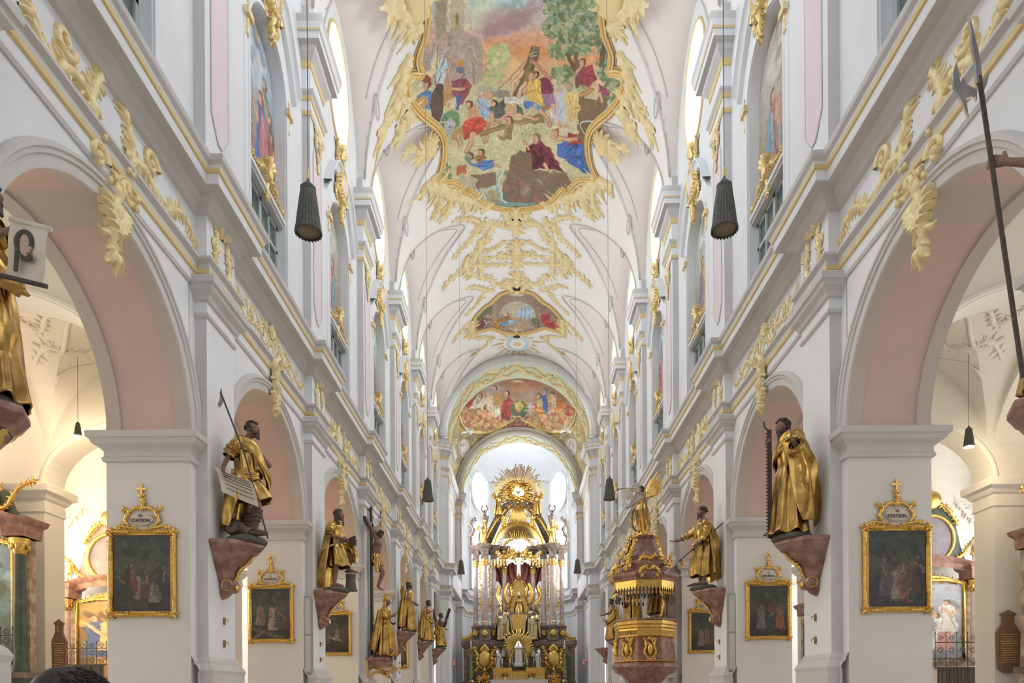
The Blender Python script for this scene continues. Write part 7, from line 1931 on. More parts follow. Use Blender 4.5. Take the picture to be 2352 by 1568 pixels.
afig('silver and gold enthroned figure with white mitre in the centre of the high altar', 0, AY + .9, 6.6, 1.25, FW, 'robe_gold', extra=[('mitre', mitre('linen_white'))])
afig('gilded bishop with mitre and book standing front left on the high altar', -1.62, AY - .3, 4.55, 1.5, FW + .5, 'robe_silver', hm='gold', extra=[('mitre', mitre()), ('book', book_p)])
afig('gilded figure turning upward behind the front left bishop of the high altar', -1.15, AY + .1, 5.0, 1.45, FW - .4, 'robe_silver', extra=[('book', book_p)], pose=dict(pitch=.4))
afig('gilded bishop holding an open white book front right on the high altar', 1.35, AY - .3, 4.55, 1.5, FW - .5, 'robe_silver', extra=[('book', book_p), ('cape', lambda mb: sleeve(mb, [(-.2, 0, 1.45), (-.3, .1, 1.2)], [.1, .1], 'robe_silver'))])
afig('gilded figure with dark hair behind the front right bishop of the high altar', 1.1, AY + .1, 5.1, 1.45, FW + .3, 'robe_silver', pose=dict(pitch=.3))
def wings(mm, sp=.75):
    def f(mb):
        for q in (-1, 1):
            for i in range(9):
                a = .35 + .16 * i; Lw = sp * (1 - .06 * i)
                mb.tube([(q * .08, -.12, 1.3), (q * (.1 + Lw * .55 * math.sin(a)), -.2, 1.3 + Lw * .55 * math.cos(a)), (q * (.1 + Lw * math.sin(a) * 1.0), -.22, 1.28 + Lw * math.cos(a) * .9)], [.03, .05, .015], mm, 6)
    return f
afig('gilded angel perched above the left columns of the high altar', -3.2, AY - .1, 13.2, 1.0, FW + .3, 'gold', hm='gold', skin='skin_pale', extra=[('wings', wings('gold'))], pose=dict(armR=((.35, .1, 1.45), (.55, .2, 1.6))), name='altar_angel', grp='angels of the high altar')
afig('gilded angel perched above the right columns of the high altar', 3.05, AY - .1, 13.2, 1.0, FW - .3, 'gold', hm='gold', skin='skin_pale', extra=[('wings', wings('gold'))], pose=dict(armL=((-.35, .1, 1.45), (-.55, .2, 1.6))), name='altar_angel', grp='angels of the high altar')
afig('gilded angel with a lance on the left slope of the altar sunburst', -1.75, AY + .5, 15.9, 1.15, FW + .9, 'gold', hm='gold', extra=[('wings', wings('gold'))], pose=dict(armR=((.3, .2, 1.5), (.35, .5, 1.55))), name='altar_angel', grp='angels of the high altar')
afig('gilded angel with a bow on the right slope of the altar sunburst', 1.65, AY + .5, 15.9, 1.15, FW - .9, 'gold', hm='gold', extra=[('wings', wings('gold'))], pose=dict(armL=((-.3, .2, 1.5), (-.35, .5, 1.55))), name='altar_angel', grp='angels of the high altar')
afig('silver kneeling angel left of the tabernacle', -1.75, AY - 1.6, 1.9, .95, FW - .8, 'silver', hm='silver', skin='silver', extra=[('wings', wings('silver', .9))], name='tabernacle_angel', grp='silver angels')
afig('silver kneeling angel right of the tabernacle', 1.6, AY - 1.6, 1.9, .95, FW + .8, 'silver', hm='silver', skin='silver', extra=[('wings', wings('silver', .9))], name='tabernacle_angel', grp='silver angels')
tb = thing('tabernacle', 'silver tabernacle before a gold ring of rays on the high altar', 'tabernacle', (-.13, AY - 1.9, 1.3))
m = MB()
for i in range(64):
    a = 2 * PI * i / 64
    if -2.2 < a - 1.5 * PI < .01 and False: continue
    r1 = (1.75 if i % 2 else 1.4) if math.sin(a) > .5 else (1.35 if i % 2 else 1.1); m.tube([(.4 * math.cos(a), .25, 2.4 + .4 * math.sin(a)), (r1 * math.cos(a), .2, 2.4 + r1 * math.sin(a))], [.04, .06], 'gold', 5)
m.build('rays', tb, smooth=True)
m = MB(); m.lathe([(.5, 0), (.48, .3), (.4, .4), (.4, 1.5), (.5, 1.6), (.45, 1.75), (.25, 2.0), (.1, 2.2), (0, 2.3)], 'silver', (0, 0, .9), 8)
for q in (-1, 1):
    for x in (.36, .52, .68): m.lathe([(.06, .4), (.05, .5), (.045, 1.5), (.08, 1.6)], 'silver', (q * x, .05, .7), 10)
    acanthus(m, lambda u, v, h: (u, -h, v), [(q * .8, .9), (q * .7, 1.5), (q * .5, 2.2), (q * .1, 2.8)], .1, 'gold', 3)
m.build('cabinet', tb, smooth=True, auto=40)
m = MB(); m.box((-.2, -.46, 1.3), (.2, -.40, 2.3), 'silver'); m.box((-.02, -.48, 1.5), (.02, -.46, 2.1), 'gold'); m.box((-.12, -.48, 1.85), (.12, -.46, 1.9), 'gold'); m.build('door', tb)
cx_ = thing('altar_crucifix', 'small gilded crucifix above the tabernacle rays', 'crucifix', (-.12, AY - 1.2, 4.5))
m = MB(); m.box((-.03, -.03, -.2), (.03, .03, 1.3), 'gold'); m.box((-.3, -.03, .95), (.3, .03, 1.02), 'gold'); m.build('cross', cx_)
m = MB(); cap(m, (0, -.06, .9), (0, -.06, .55), .07, .05, 'gold'); cap(m, (0, -.06, .55), (0, -.05, .15), .05, .03, 'gold'); m.blob((0, -.08, 1.02), .06, 'gold', 8, 6); [cap(m, (0, -.06, .88), (q * .27, -.04, 1.0), .03, .02, 'gold') for q in (-1, 1)]; m.build('figure', cx_, smooth=True)
TY = 58.3
tbl = thing('altar_table', 'altar table with a gold arcaded shelf and white lace cloth', 'altar', (-.1, TY, -1.65))
m = MB(); m.box((-2.35, -.5, 0), (2.35, .6, 2.62), 'curtain_red'); m.build('body', tbl)
m = MB(); m.box((-2.45, -.6, 2.62), (2.45, .7, 2.72), 'linen_white')
m.grid([[(-2.45 + 4.9 * i / 90, -.62 - .02 * math.sin(i * .7), z) for z in (2.70, 2.55, 2.36 - .05 * abs(math.sin(i * .6)))] for i in range(91)], 'linen_white'); m.build('lace_cloth', tbl)
m = MB(); m.box((-2.2, .1, 2.72), (2.2, .6, 3.4), 'gold_frame')
for i in range(7):
    x = -1.9 + i * .633; m.tube([(x + .24 * math.cos(a), .06, 3.0 + .24 * math.sin(a)) for a in arc(0, PI, 10)], .03, 'gold', 6); m.box((x - .27, .04, 2.72), (x - .22, .1, 3.0), 'gold'); m.box((x + .22, .04, 2.72), (x + .27, .1, 3.0), 'gold'); m.blob((x, .06, 2.95), (.1, .05, .16), 'silver', 8, 6)
m.box((-2.2, .15, 3.4), (-.6, .6, 3.75), 'gold_frame'); m.box((.6, .15, 3.4), (2.2, .6, 3.75), 'gold_frame'); m.build('arcaded_shelf', tbl, smooth=False)
def candle(label, x, y, z, h, hold=.35, grp='candles on the high altar'):
    t = thing('candlestick', label, 'candle', (x, y, z), 0, grp)
    m = MB(); m.lathe([(.09, 0), (.08, .03), (.025, .08), (.03, hold * .5), (.02, hold * .8), (.06, hold), (0, hold)], 'brass', (0, 0, 0), 10); m.build('holder', t, smooth=True)
    m = MB(); m.lathe([(.03, hold), (.028, hold + h), (0, hold + h + .01)], 'candle_wax', (0, 0, 0), 8); m.build('wax', t, smooth=True)
for i, px in enumerate((1133, 1150, 1167, 1206, 1222, 1238)):
    candle('slim white candle on the altar shelf, %s from the left' % ORD[i], AX(px, 1520, TY), TY + .3, 2.1, .45)
for q, px in (('left', 1161.5), ('right', 1211.5)): candle('small high candle %s of the tabernacle rays' % q, AX(px, 1480, TY), AY - 1.35, 3.4, .35, .25)
def bouquet(label, x, y, z, r_, grp):
    t = thing('flower_bouquet', label, 'flowers', (x, y, z), 0, grp); rr_ = random.Random(int(x * 10))
    m = MB(); m.lathe([(r_ * .3, 0), (r_ * .4, r_ * .4), (r_ * .3, r_ * .8)], 'linen_white', (0, 0, 0), 12); m.build('vase', t, smooth=True)
    m = MB()
    for i in range(60): a, q = rr_.uniform(0, 6.3), rr_.random() ** .5; m.blob((r_ * q * math.cos(a), r_ * .6 * q * math.sin(a), r_ * 1.5 + rr_.uniform(-.6, .9) * r_), (r_ * .17, r_ * .17, r_ * .12), 'flower_orange', 6, 4)
    m.build('blossoms', t, smooth=True)
    m = MB()
    for i in range(40): a, q = rr_.uniform(0, 6.3), rr_.random() ** .5; m.blob((r_ * 1.05 * q * math.cos(a), r_ * .6 * q * math.sin(a), r_ * 1.1 + rr_.uniform(-.5, .6) * r_), (r_ * .2, r_ * .1, r_ * .1), 'leaf_green', 5, 3)
    m.build('leaves', t, smooth=True)
bouquet('orange flowers on the left of the altar table shelf', AX(1156, 1520, TY), TY - .1, 2.72 - 1.65, .32, 'altar bouquets'); bouquet('orange flowers on the right of the altar table shelf', AX(1216, 1520, TY), TY - .1, 2.72 - 1.65, .32, 'altar bouquets')
for q, px in (('left', 1105), ('right', 1270)):
    m = MB(); m.lathe([(.3, 0), (.3, 1.75), (.34, 1.8), (0, 1.8)], 'marble_brown', (AX(px, 1568, 55), 55, -1.65), 12); m.build('flower_stand', label='round marble stand below the large %s bouquet' % q, cat='stand', loc=(AX(px, 1568, 55), 55, -1.65))
    bouquet('large low bouquet of orange and yellow flowers on the %s of the altar' % q, AX(px, 1568, 55), 55, .15, .5, 'floor bouquets')
for q, px in (('left', 1078), ('right', 1293)):
    t = thing('altar_candelabrum', 'tall turned brass candelabrum standing %s of the high altar' % q, 'candlestick', (AX(px, 1500, 56), 56, -1.65), 0, 'tall altar candelabra')
    m = MB(); m.lathe([(.45, 0), (.45, .2), (.3, .4), (.42, 1.6), (.5, 2.0), (.2, 2.4), (.26, 2.5), (.1, 2.7), (.2, 2.9), (.12, 3.1), (.19, 3.3), (.1, 3.5), (.17, 3.7), (.09, 3.9), (.15, 4.1), (.08, 4.4), (.13, 4.6), (.07, 4.9), (.2, 5.1), (.24, 5.15), (0, 5.2)], 'brass', (0, 0, 0), 20); m.build('stem', t, smooth=True, auto=50)
    m = MB(); m.lathe([(.05, 5.15), (.045, 5.85), (0, 5.87)], 'candle_wax', (0, 0, 0), 10); m.build('candle', t, smooth=True)
for q, px, s in (('left', 1033, 1), ('right', 1342, -1)):
    t = thing('wall_sconce', 'small iron sconce with candle and red glass on the %s choir pier' % q, 'sconce', (AX(px, 1510, 60), 60, 2.6), 0, 'choir sconces')
    m = MB(); m.tube([(-s * .4, .3, .1), (-s * .1, 0, 0), (s * .2, 0, .1)], .02, 'iron', 6); m.lathe([(.02, -.35), (.12, -.25), (.15, -.1), (.05, 0)], 'silver', (s * .2, 0, 0), 12); m.build('arm', t, smooth=True)
    m = MB(); m.lathe([(.07, 0), (.09, .12), (.06, .2), (0, .2)], 'red_glass', (s * .2, 0, 0), 10); m.build('red_glass', t, smooth=True)
    m = MB(); m.tube([(0, 0, .1), (0, 0, .9)], .03, 'candle_wax', 8); m.build('candle', t)
# ================================================================ PULPIT
mat('speaker_grey', (0.36, 0.35, 0.34), 0.5)
PC = (4.62, 25.35)
pu = thing('pulpit', 'octagonal red marble pulpit with gold reliefs hanging on the right wall', 'pulpit', (PC[0], PC[1], .2))
oct_ = [(math.cos(a), math.sin(a)) for a in [PI / 8 + i * PI / 4 for i in range(8)]]
def octl(m, prof, mt, colm=None, par=pu, off=.2): m.grid([[(r_ * x, r_ * y, z - off) for x, y in oct_] for r_, z in prof], mt, closed=True, cap=True)
def pp(name, fn, par=None, **kw):
    m = MB(); fn(m); return m.build(name, par or pu, **kw)
pp('body', lambda m: (octl(m, [(1.06, 2.0), (1.08, 1.9), (1.12, 1.5), (1.16, 1.12), (1.13, 1.0)], 'red_marble'), octl(m, [(1.13, 1.06), (1.26, 1.0), (1.28, .88), (1.2, .82), (1.12, .7), (.95, .62)], 'red_marble')))
pp('rim', lambda m: (octl(m, [(1.1, 2.62), (1.2, 2.62), (1.2, 2.56)], 'red_marble'), octl(m, [(1.15, 2.55), (1.18, 2.42), (1.12, 2.38), (1.14, 2.3), (1.09, 2.25), (1.09, 2.0), (1.13, 1.96)], 'gold')))
pp('dentils', lambda m: [m.box((1.11 * (oct_[i][0] * (1 - t) + oct_[(i + 1) % 8][0] * t) - .02, 1.11 * (oct_[i][1] * (1 - t) + oct_[(i + 1) % 8][1] * t) - .02, 1.82), (1.11 * (oct_[i][0] * (1 - t) + oct_[(i + 1) % 8][0] * t) + .02, 1.11 * (oct_[i][1] * (1 - t) + oct_[(i + 1) % 8][1] * t) + .02, 2.0), 'gold') for i in range(8) for t in [k / 12 for k in range(12)]])
pp('moulding', lambda m: octl(m, [(1.17, 1.12), (1.2, 1.09), (1.17, 1.06)], 'gold'))
pp('pendant', lambda m: (octl(m, [(.95, .62), (.8, .5), (.62, .3), (.3, .08), (.24, 0), (.3, -.05), (.2, -.15), (.1, -.3)], 'red_marble'), m.lathe([(.3, -.2), (.32, -.25), (.2, -.4), (.06, -.5)], 'gold', (0, 0, 0), 14)), smooth=False)
for i in range(8):
    a = i * PI / 4 + PI / 4; cx, cy = math.cos(a), math.sin(a)
    if cx > .3 : continue
    def Mp(u, v, h, cx=cx, cy=cy): r_ = 1.06 + h; return (cx * r_ - cy * u, cy * r_ + cx * u, 1.33 + v)
    def rel(m, Mp=Mp):
        for q in (-1, 1):
            acanthus(m, Mp, [(q * .06, -.34), (q * .2, -.15), (q * .14, .1), (q * .2, .32)], .07, 'gold', 3, 1.3, 1.2, .9); scroll(m, Mp, q * .12, .22, .08, 1.1, .03, 'gold', 0, q, .9)
        acanthus(m, Mp, [(-.15, -.34), (0, -.38), (.15, -.34)], .06, 'gold', 4); acanthus(m, Mp, [(-.1, .32), (0, .38), (.1, .32)], .06, 'gold', 5); m.blob(Mp(0, -.02, .02), (.10, .10, .22), 'gold', 12, 8)
    pp('relief', rel, smooth=True, auto=50)
pp('back_panel', lambda m: (m.box((.75, -.55, 2.3), (1.05, .55, 3.9), 'marble_brown'), m.lathe([(.12, 2.3), (.09, 2.5), (.08, 3.4), (.12, 3.6)], 'marble_brown', (.62, -.5, 0), 14), acanthus(m, lambda u, v, h: (.5 + u, -.62 - h, v), [(-.02, 2.5), (.08, 3.0), (-.04, 3.6)], .07, 'gold', 4)))
pp('wall_mount', lambda m: m.box((.6, -.4, .3), (1.12, .4, 2.3), 'moulding_grey'))
cn = thing('pulpit_canopy', 'red marble sounding board with gold fringe and tassels above the pulpit', 'canopy', (PC[0] - .02, PC[1], 3.6))
def cp(name, fn, **kw):
    m = MB(); fn(m); return m.build(name, cn, **kw)
O2 = lambda m, prof, mt: octl(m, prof, mt, off=3.6)
cp('cornice', lambda m: O2(m, [(1.05, 3.85), (1.18, 3.9), (1.22, 4.05), (1.32, 4.15), (1.34, 4.25), (1.2, 4.3), (1.0, 4.36)], 'red_marble'))
cp('ceiling_board', lambda m: O2(m, [(1.0, 3.7), (1.05, 3.86)], 'marble_brown'))
cp('dome', lambda m: O2(m, [(.98, 4.34), (.9, 4.42), (.92, 4.62), (.8, 4.7), (.7, 4.78), (.66, 4.95), (.5, 5.15), (.38, 5.4), (.34, 5.6), (.42, 5.66), (.44, 5.72), (.3, 5.76)], 'red_marble'))
def fringe(m):
    O2(m, [(1.19, 3.96), (1.215, 3.975), (1.19, 3.99)], 'gold')
    for i in range(8):
        for k in range(7):
            t0, t1 = k / 7, (k + 1) / 7
            P_ = lambda t, z, r_=1.2: (r_ * (oct_[i][0] * (1 - t) + oct_[(i + 1) % 8][0] * t), r_ * (oct_[i][1] * (1 - t) + oct_[(i + 1) % 8][1] * t), z - 3.6)
            tm = (t0 + t1) / 2
            m.add([P_(t0, 3.98), P_(t1, 3.98), P_(t1, 3.76, 1.18), P_(tm, 3.62, 1.17), P_(t0, 3.76, 1.18)], [(0, 1, 2, 3, 4)], 'gold')
            m.blob(P_(tm, 3.54, 1.17), (.03, .03, .07), 'gold', 6, 5)
cp('fringe', fringe)
def tass(m):
    for i in range(8):
        for k in range(5):
            t = (k + .5) / 5; x, y = 1.06 * (oct_[i][0] * (1 - t) + oct_[(i + 1) % 8][0] * t), 1.06 * (oct_[i][1] * (1 - t) + oct_[(i + 1) % 8][1] * t)
            m.tube([(x, y, .08), (x, y, -.16)], .006, 'ink', 4); m.lathe([(.0, -.14), (.03, -.18), (.035, -.3), (0, -.3)], 'wood_dark', (x, y, 0), 8)
cp('tassels', tass)
for i in (1, 3, 5, 7, 4):
    a = PI + (i - 4) * PI / 4
    if math.cos(a) > .8: continue
    def Mc(u, v, h, a=a):
        r_ = 1.12 - .62 * max(v, 0) ** .8 + h; return (math.cos(a) * r_ - math.sin(a) * u, math.sin(a) * r_ + math.cos(a) * u, .75 + 1.3 * v)
    cp('gilt_volute', lambda m: (acanthus(m, Mc, [(0, 0), (.06, .15), (-.05, .4), (.04, .7), (0, 1.0)], .11, 'gold', 3, 1.2, 1.0, 1.0), acanthus(m, Mc, [(-.1, .05), (.1, .2), (-.08, .35)], .12, 'gold', 4, 1.2, 1.0, 1.2)), smooth=True, auto=50)
cp('front_crest', lambda m: [[acanthus(m, lambda u, v, h, c_=c_, s_=s_: (c_ * (1.15 + h) - s_ * u, s_ * (1.15 + h) + c_ * u, .62 + v), [(q * .02, .1), (q * .2, .18), (q * .34, .02), (q * .28, -.08)], .1, 'gold', 5, 1.3, 1.2, .9) for q in (-1, 1)] for c_, s_ in ((0, -1), (-1, 0))], smooth=True)
cp('upper_relief', lambda m: acanthus(m, lambda u, v, h: (u, -.66 - h, 1.2 + v), [(-.3, -.1), (-.1, .08), (.1, .0), (.3, .1)], .1, 'gold', 6, 1.3, 1.2), smooth=True)
def cherub(label, x, y, z, k, face, extra=None, m_='gold'):
    sp_ = standing(hair='', hairm=m_, skin=m_, head=(0, .05, 1.66)); sp_['cloth'] = [('sash', [([(1.05, 0, 0, .2, .18), (.8, 0, 0, .22, .2), (.6, 0, 0, .26, .24)], dict(nf=7, amp0=.02, amp1=.05, m='gold', nu=50, nv=16))], {})]
    sp_['extra'] = extra or []
    return statue('cherub', label, 1, 0, sp_, k=k, vox=.025, grp=None, loc=(x, y, z), face=face, base=False)
tablet = lambda mb: mb.prism([(-.2, .9), (.2, .95), (.2, 1.4), (-.2, 1.35)], lambda a, b, q: (a, .32 + q, b), 'parchment', 0, .05)
cherub('gilded cherub with a written tablet on the left edge of the pulpit canopy', PC[0] - 1.0, PC[1] - .35, 4.28, .42, PI * .8, [('tablet', tablet)])
cherub('gilded cherub with a written tablet on the right edge of the pulpit canopy', PC[0] + .85, PC[1] - .75, 4.28, .42, PI * 1.1, [('tablet', tablet)])
def trumpet(mb): mb.tube([(-.1, .2, 1.66), (-.1, .55, 1.70), (-.1, .85, 1.66), (-.1, .98, 1.65)], [.012, .014, .02, .075], 'brass', 12); mb.prism([(.35, 1.66), (.6, 1.66), (.62, 1.3), (.5, 1.26), (.36, 1.28)], lambda a, b, q: (-.1 + q, a, b), 'parchment', -.01, .01)
def one_wing(mb):
    for i in range(9):
        a = -.15 + .13 * i; Lw = 1.0 - .07 * i; mb.tube([(-.08, -.1, 1.35), (-.14, -.12 - Lw * .5 * math.sin(a + .5), 1.38 + Lw * .5 * math.cos(a + .5)), (-.2, -.14 - Lw * math.sin(a + .55), 1.38 + Lw * .95 * math.cos(a + .55))], [.03, .05, .02], 'gold', 6)
        mb.tube([(.08, -.1, 1.35), (.14, -.12 - Lw * .4 * math.sin(a + .4), 1.38 + Lw * .4 * math.cos(a + .4)), (.2, -.14 - Lw * .8 * math.sin(a + .45), 1.38 + Lw * .8 * math.cos(a + .45))], [.03, .045, .02], 'gold', 6)
sp = standing(head=(0, .05, 1.67), hair='long', skin='skin_pale', armL=((-.24, .2, 1.5), (-.12, .38, 1.62)), handL=((.2, .8, .3), (.7, 0, .5), -1, 1.1), armR=((.26, .12, 1.3), (.3, .42, 1.1)), handR=((0, .9, -.2), (-1, 0, 0), 1, .9),
              cloth=[('robe', [([(1.3, 0, 0, .17, .14), (1.1, 0, 0, .17, .15), (.85, 0, .02, .25, .22), (.4, 0, -.03, .23, .24), (-.05, 0, -.06, .17, .18)], dict(nf=9, amp0=.015, amp1=.06, twist=1.6))], {})],
              extra=[('trumpet', trumpet), ('wings', one_wing), ('cloud', lambda mb: [mb.blob((.16 * math.cos(i * 1.3), .16 * math.sin(i * 1.3), .0 - .05 * (i % 3)), .14, 'gold', 8, 6) for i in range(8)]), ('sash', lambda mb: swag(mb, [(.1, .28, .95), (-.05, .42, .6), (.05, .34, .3), (0, .2, .1)], [.05, .1, .08, .04], seed=3))])
statue('trumpeting_angel', 'gilded winged angel blowing a long trumpet on top of the pulpit canopy', 1, 2, sp, k=1.0, vox=.016, grp=None, loc=(PC[0] - .05, PC[1], 5.82), face=PI / 2, base=False)

# ================================================================ STATIONS ON THE PIERS
def station_canvas(seed, spec):
    c_ = Canvas(-.62, -.8, .62, .8, 110, (60, 64, 50)); c_.grad([(-.8, (52, 60, 50)), (-.1, (84, 86, 62)), (.3, (52, 46, 36)), (.8, (34, 30, 24))], .3)
    r = random.Random(seed); c_.clump(0, .55, .6, .22, [(40, 36, 28), (60, 54, 36), (70, 58, 38)], 30, .12, seed)
    for a, w, col in spec.get('beams', []): c_.stroke(a, w, col)
    for f in spec['figs']: c_.person(f[0], f[1], f[2], f[3], f[4] if len(f) > 4 else None, hair=(50, 36, 26), skin=(150, 112, 88), arm=[(r.uniform(-.1, .14), .6), (r.uniform(-.12, .14), .5)], face=r.choice((-1, 1)), seed=seed + int(f[0] * 50), kneel=(len(f) > 5 and f[5]))
    c_.clump(0, -.5, .5, .2, [(60, 66, 54), (80, 84, 66), (50, 56, 48)], 20, .14, seed); dabs(c_, 900, .09, .03, seed); c_.a *= .86; c_.pale = .2; c_.veil = .0
    return c_
WB, DK, RD, GY, OC = (150, 140, 116), (60, 50, 40), (150, 44, 44), (90, 92, 84), (140, 96, 54)
ST = {(-1, 0): ('IX.', 'rider on a pale horse, kneeling white figure', dict(figs=[(-.25, .45, .7, DK, RD), (.05, .5, .6, (96, 60, 50)), (.42, .5, .7, DK), (.25, .6, .62, WB, GY, True), (-.45, .5, .6, DK)], beams=[([(.0, .2), (.45, -.2)], .06, (60, 46, 34)), ([(-.5, -.4), (-.35, .2)], .012, (90, 80, 60)), ([(-.12, .15), (-.05, .3), (-.1, .42)], .22, (150, 144, 120))])),
      (-1, 1): ('X.', 'figure being disrobed above a fallen cross', dict(figs=[(-.36, .35, .75, WB, OC), (.05, .5, .85, (190, 150, 116)), (.22, .45, .8, GY), (.45, .5, .6, (110, 60, 44))], beams=[([(-.6, .45), (.4, .75)], .09, (120, 90, 60)), ([(-.55, .75), (-.2, .5)], .08, (130, 100, 66))])),
      (-1, 2): ('XI.', 'pale figure stretched out on the ground', dict(figs=[(.1, .3, .6, WB), (.4, .4, .7, (96, 60, 48)), (-.3, .4, .5, GY)], beams=[([(-.5, .4), (-.2, .15), (.1, .22), (.5, .35)], .09, (176, 160, 124))])),
      (-1, 3): ('XII.', 'dim standing figures in brown', dict(figs=[(-.2, .5, .9, OC), (.2, .5, .8, DK), (.4, .5, .7, GY)])),
      (-1, 4): ('XIII.', 'dim group in dark brown', dict(figs=[(-.2, .5, .8, DK), (.1, .5, .9, WB), (.4, .5, .7, OC)])),
      (1, 0): ('VI.', 'white cloth held out before a cross bearer', dict(figs=[(-.25, .55, .85, GY), (0, .62, .75, WB, (170, 80, 70)), (.2, .5, .8, (110, 84, 60)), (.45, .5, .85, (96, 50, 46), DK), (.25, .7, .5, (150, 70, 62), (30, 70, 66), True)], beams=[([(-.5, .35), (.0, -.55)], .08, (56, 42, 32)), ([(-.5, -.35), (-.05, -.1)], .08, (60, 46, 34)), ([(.45, -.3), (.55, -.6)], .02, (150, 110, 80))])),
      (1, 1): ('V.', 'cross bearer beside a bending man in orange', dict(figs=[(-.25, .55, .8, (120, 116, 110)), (.05, .55, .8, (60, 60, 70)), (.35, .55, .8, (160, 88, 46)), (.1, .0, .4, RD)], beams=[([(-.1, .2), (.05, -.55)], .08, (54, 40, 32)), ([(-.4, -.35), (.1, -.1)], .08, (60, 46, 36))])),
      (1, 2): ('IV.', 'cross bearer meeting a figure in red', dict(figs=[(-.2, .6, .8, (140, 116, 96)), (.05, .5, .7, OC), (.35, .55, .75, RD, (40, 60, 80)), (.48, .6, .7, (120, 100, 84))], beams=[([(-.1, .1), (-.25, -.6)], .08, (60, 44, 34))])),
      (1, 3): ('III.', 'dark figures around a beam', dict(figs=[(-.2, .5, .8, DK), (.2, .55, .8, OC), (.4, .5, .7, GY)], beams=[([(-.4, .2), (.3, -.4)], .08, (60, 46, 36))])),
      (1, 4): ('II.', 'dark figures under a grey sky', dict(figs=[(-.2, .5, .8, GY), (.15, .55, .85, OC), (.4, .5, .7, DK)]))}
def station_frame(m):
    F = lambda u, v, h: (u, -h, v)
    for (d0, d1, h0, h1) in ((0, .03, .05, .035), (.03, .07, .035, .075), (.07, .10, .075, .05)):
        rows = []
        for d, h in ((d0, h0), (d1, h1)): rows.append([F(sx * (.52 + d), sz * (.69 + d), h) for sx, sz in ((-1, -1), (1, -1), (1, 1), (-1, 1), (-1, -1))])
        m.grid(rows, 'gold_frame')
    m.grid([[F(sx * .62, sz * .79, h) for sx, sz in ((-1, -1), (1, -1), (1, 1), (-1, 1), (-1, -1))] for h in (.05, 0)], 'gold_frame')
    for sx in (-1, 1):
        for sz in (-1, 1):
            for q in range(5): leaf(m, F, sx * .57, sz * .74, q * 1.26, .11, .035, 'gold', .9, h=1.6)
            m.blob(F(sx * .57, sz * .74, .07), .03, 'gold', 8, 5)
            acanthus(m, lambda u, v, h: F(u, v, h + .06), [(sx * .5, sz * .745), (sx * .38, sz * .75), (sx * .26, sz * .745)], .03, 'gold', 3); acanthus(m, lambda u, v, h: F(u, v, h + .06), [(sx * .575, sz * .68), (sx * .58, sz * .56), (sx * .575, sz * .44)], .03, 'gold', 4)
def station_crest(m):
    F = lambda u, v, h: (u, -h - .02, v + .98)
    for sx in (-1, 1):
        acanthus(m, F, [(sx * .52, -.17), (sx * .4, -.12), (sx * .28, -.14), (sx * .12, -.16)], .035, 'gold', 3, 1.2, 1.3); acanthus(m, F, [(sx * .24, -.12), (sx * .31, 0), (sx * .24, .14), (sx * .33, .19)], .045, 'gold', 4, 1.3, 1.3); acanthus(m, F, [(sx * .22, .14), (sx * .12, .22), (0, .2)], .04, 'gold', 5, 1.2)
        scroll(m, F, sx * .45, -.14, .05, 1.1, .018, 'gold', 0, sx)
    acanthus(m, F, [(0, .18), (.02, .3), (0, .42)], .06, 'gold', 6, 1.3, 1.1)
    m.box((-.02, -.05, 1.38), (.02, -.02, 1.63), 'gold'); m.box((-.09, -.05, 1.51), (.09, -.02, 1.55), 'gold')
def letters(txt, size, parent, loc):
    cu = bpy.data.curves.new('lettering', 'FONT'); cu.body = txt; cu.size = size; cu.align_x = 'CENTER'; cu.extrude = .002; cu.offset = .0015
    tmp = bpy.data.objects.new('tmp', cu); COL.objects.link(tmp)
    bpy.context.view_layer.update()
    me = bpy.data.meshes.new_from_object(tmp.evaluated_get(bpy.context.evaluated_depsgraph_get()))
    bpy.data.objects.remove(tmp)
    me.materials.clear(); me.materials.append(MATS['ink'])
    o = bpy.data.objects.new('lettering', me); COL.objects.link(o); o.parent = parent; o.location = loc; o.rotation_euler = (PI / 2, 0, 0)
    return o
fr0 = cr0 = cv0 = None
for (s, n), (num, desc, spec) in ST.items():
    k = 1.0
    t = thing('framed_painting', 'dark gilt framed painting, %s STATION, %s' % (num, desc), 'painting', (s * 6.86, ypier(n) - .832, 2.2), 0, 'station paintings on the piers')
    if fr0 is None:
        m = MB(); station_frame(m); fr0 = m.build('frame', t, smooth=True, auto=40); m = MB(); station_crest(m); cr0 = m.build('crest', t, smooth=True, auto=40)
        m = MB(); m.blob((0, -.03, .98), (.21, .03, .115), 'parchment', 20, 8); cv0 = m.build('title_shield', t, smooth=True)
    else:
        for o in (fr0, cr0, cv0): c_ = o.copy(); COL.objects.link(c_); c_.parent = t
    can = station_canvas(int(s * 5 + n * 7 + 40), spec)
    p_ = painted_grid('canvas', can, lambda u, v: (u * .86, -.04, -v * .88), 90, 116, None, 'pigment_varnish', parent=t)
    letters('STATION.', .085, t, (0, -.065, .925)); letters(num, .07, t, (0, -.065, 1.02))

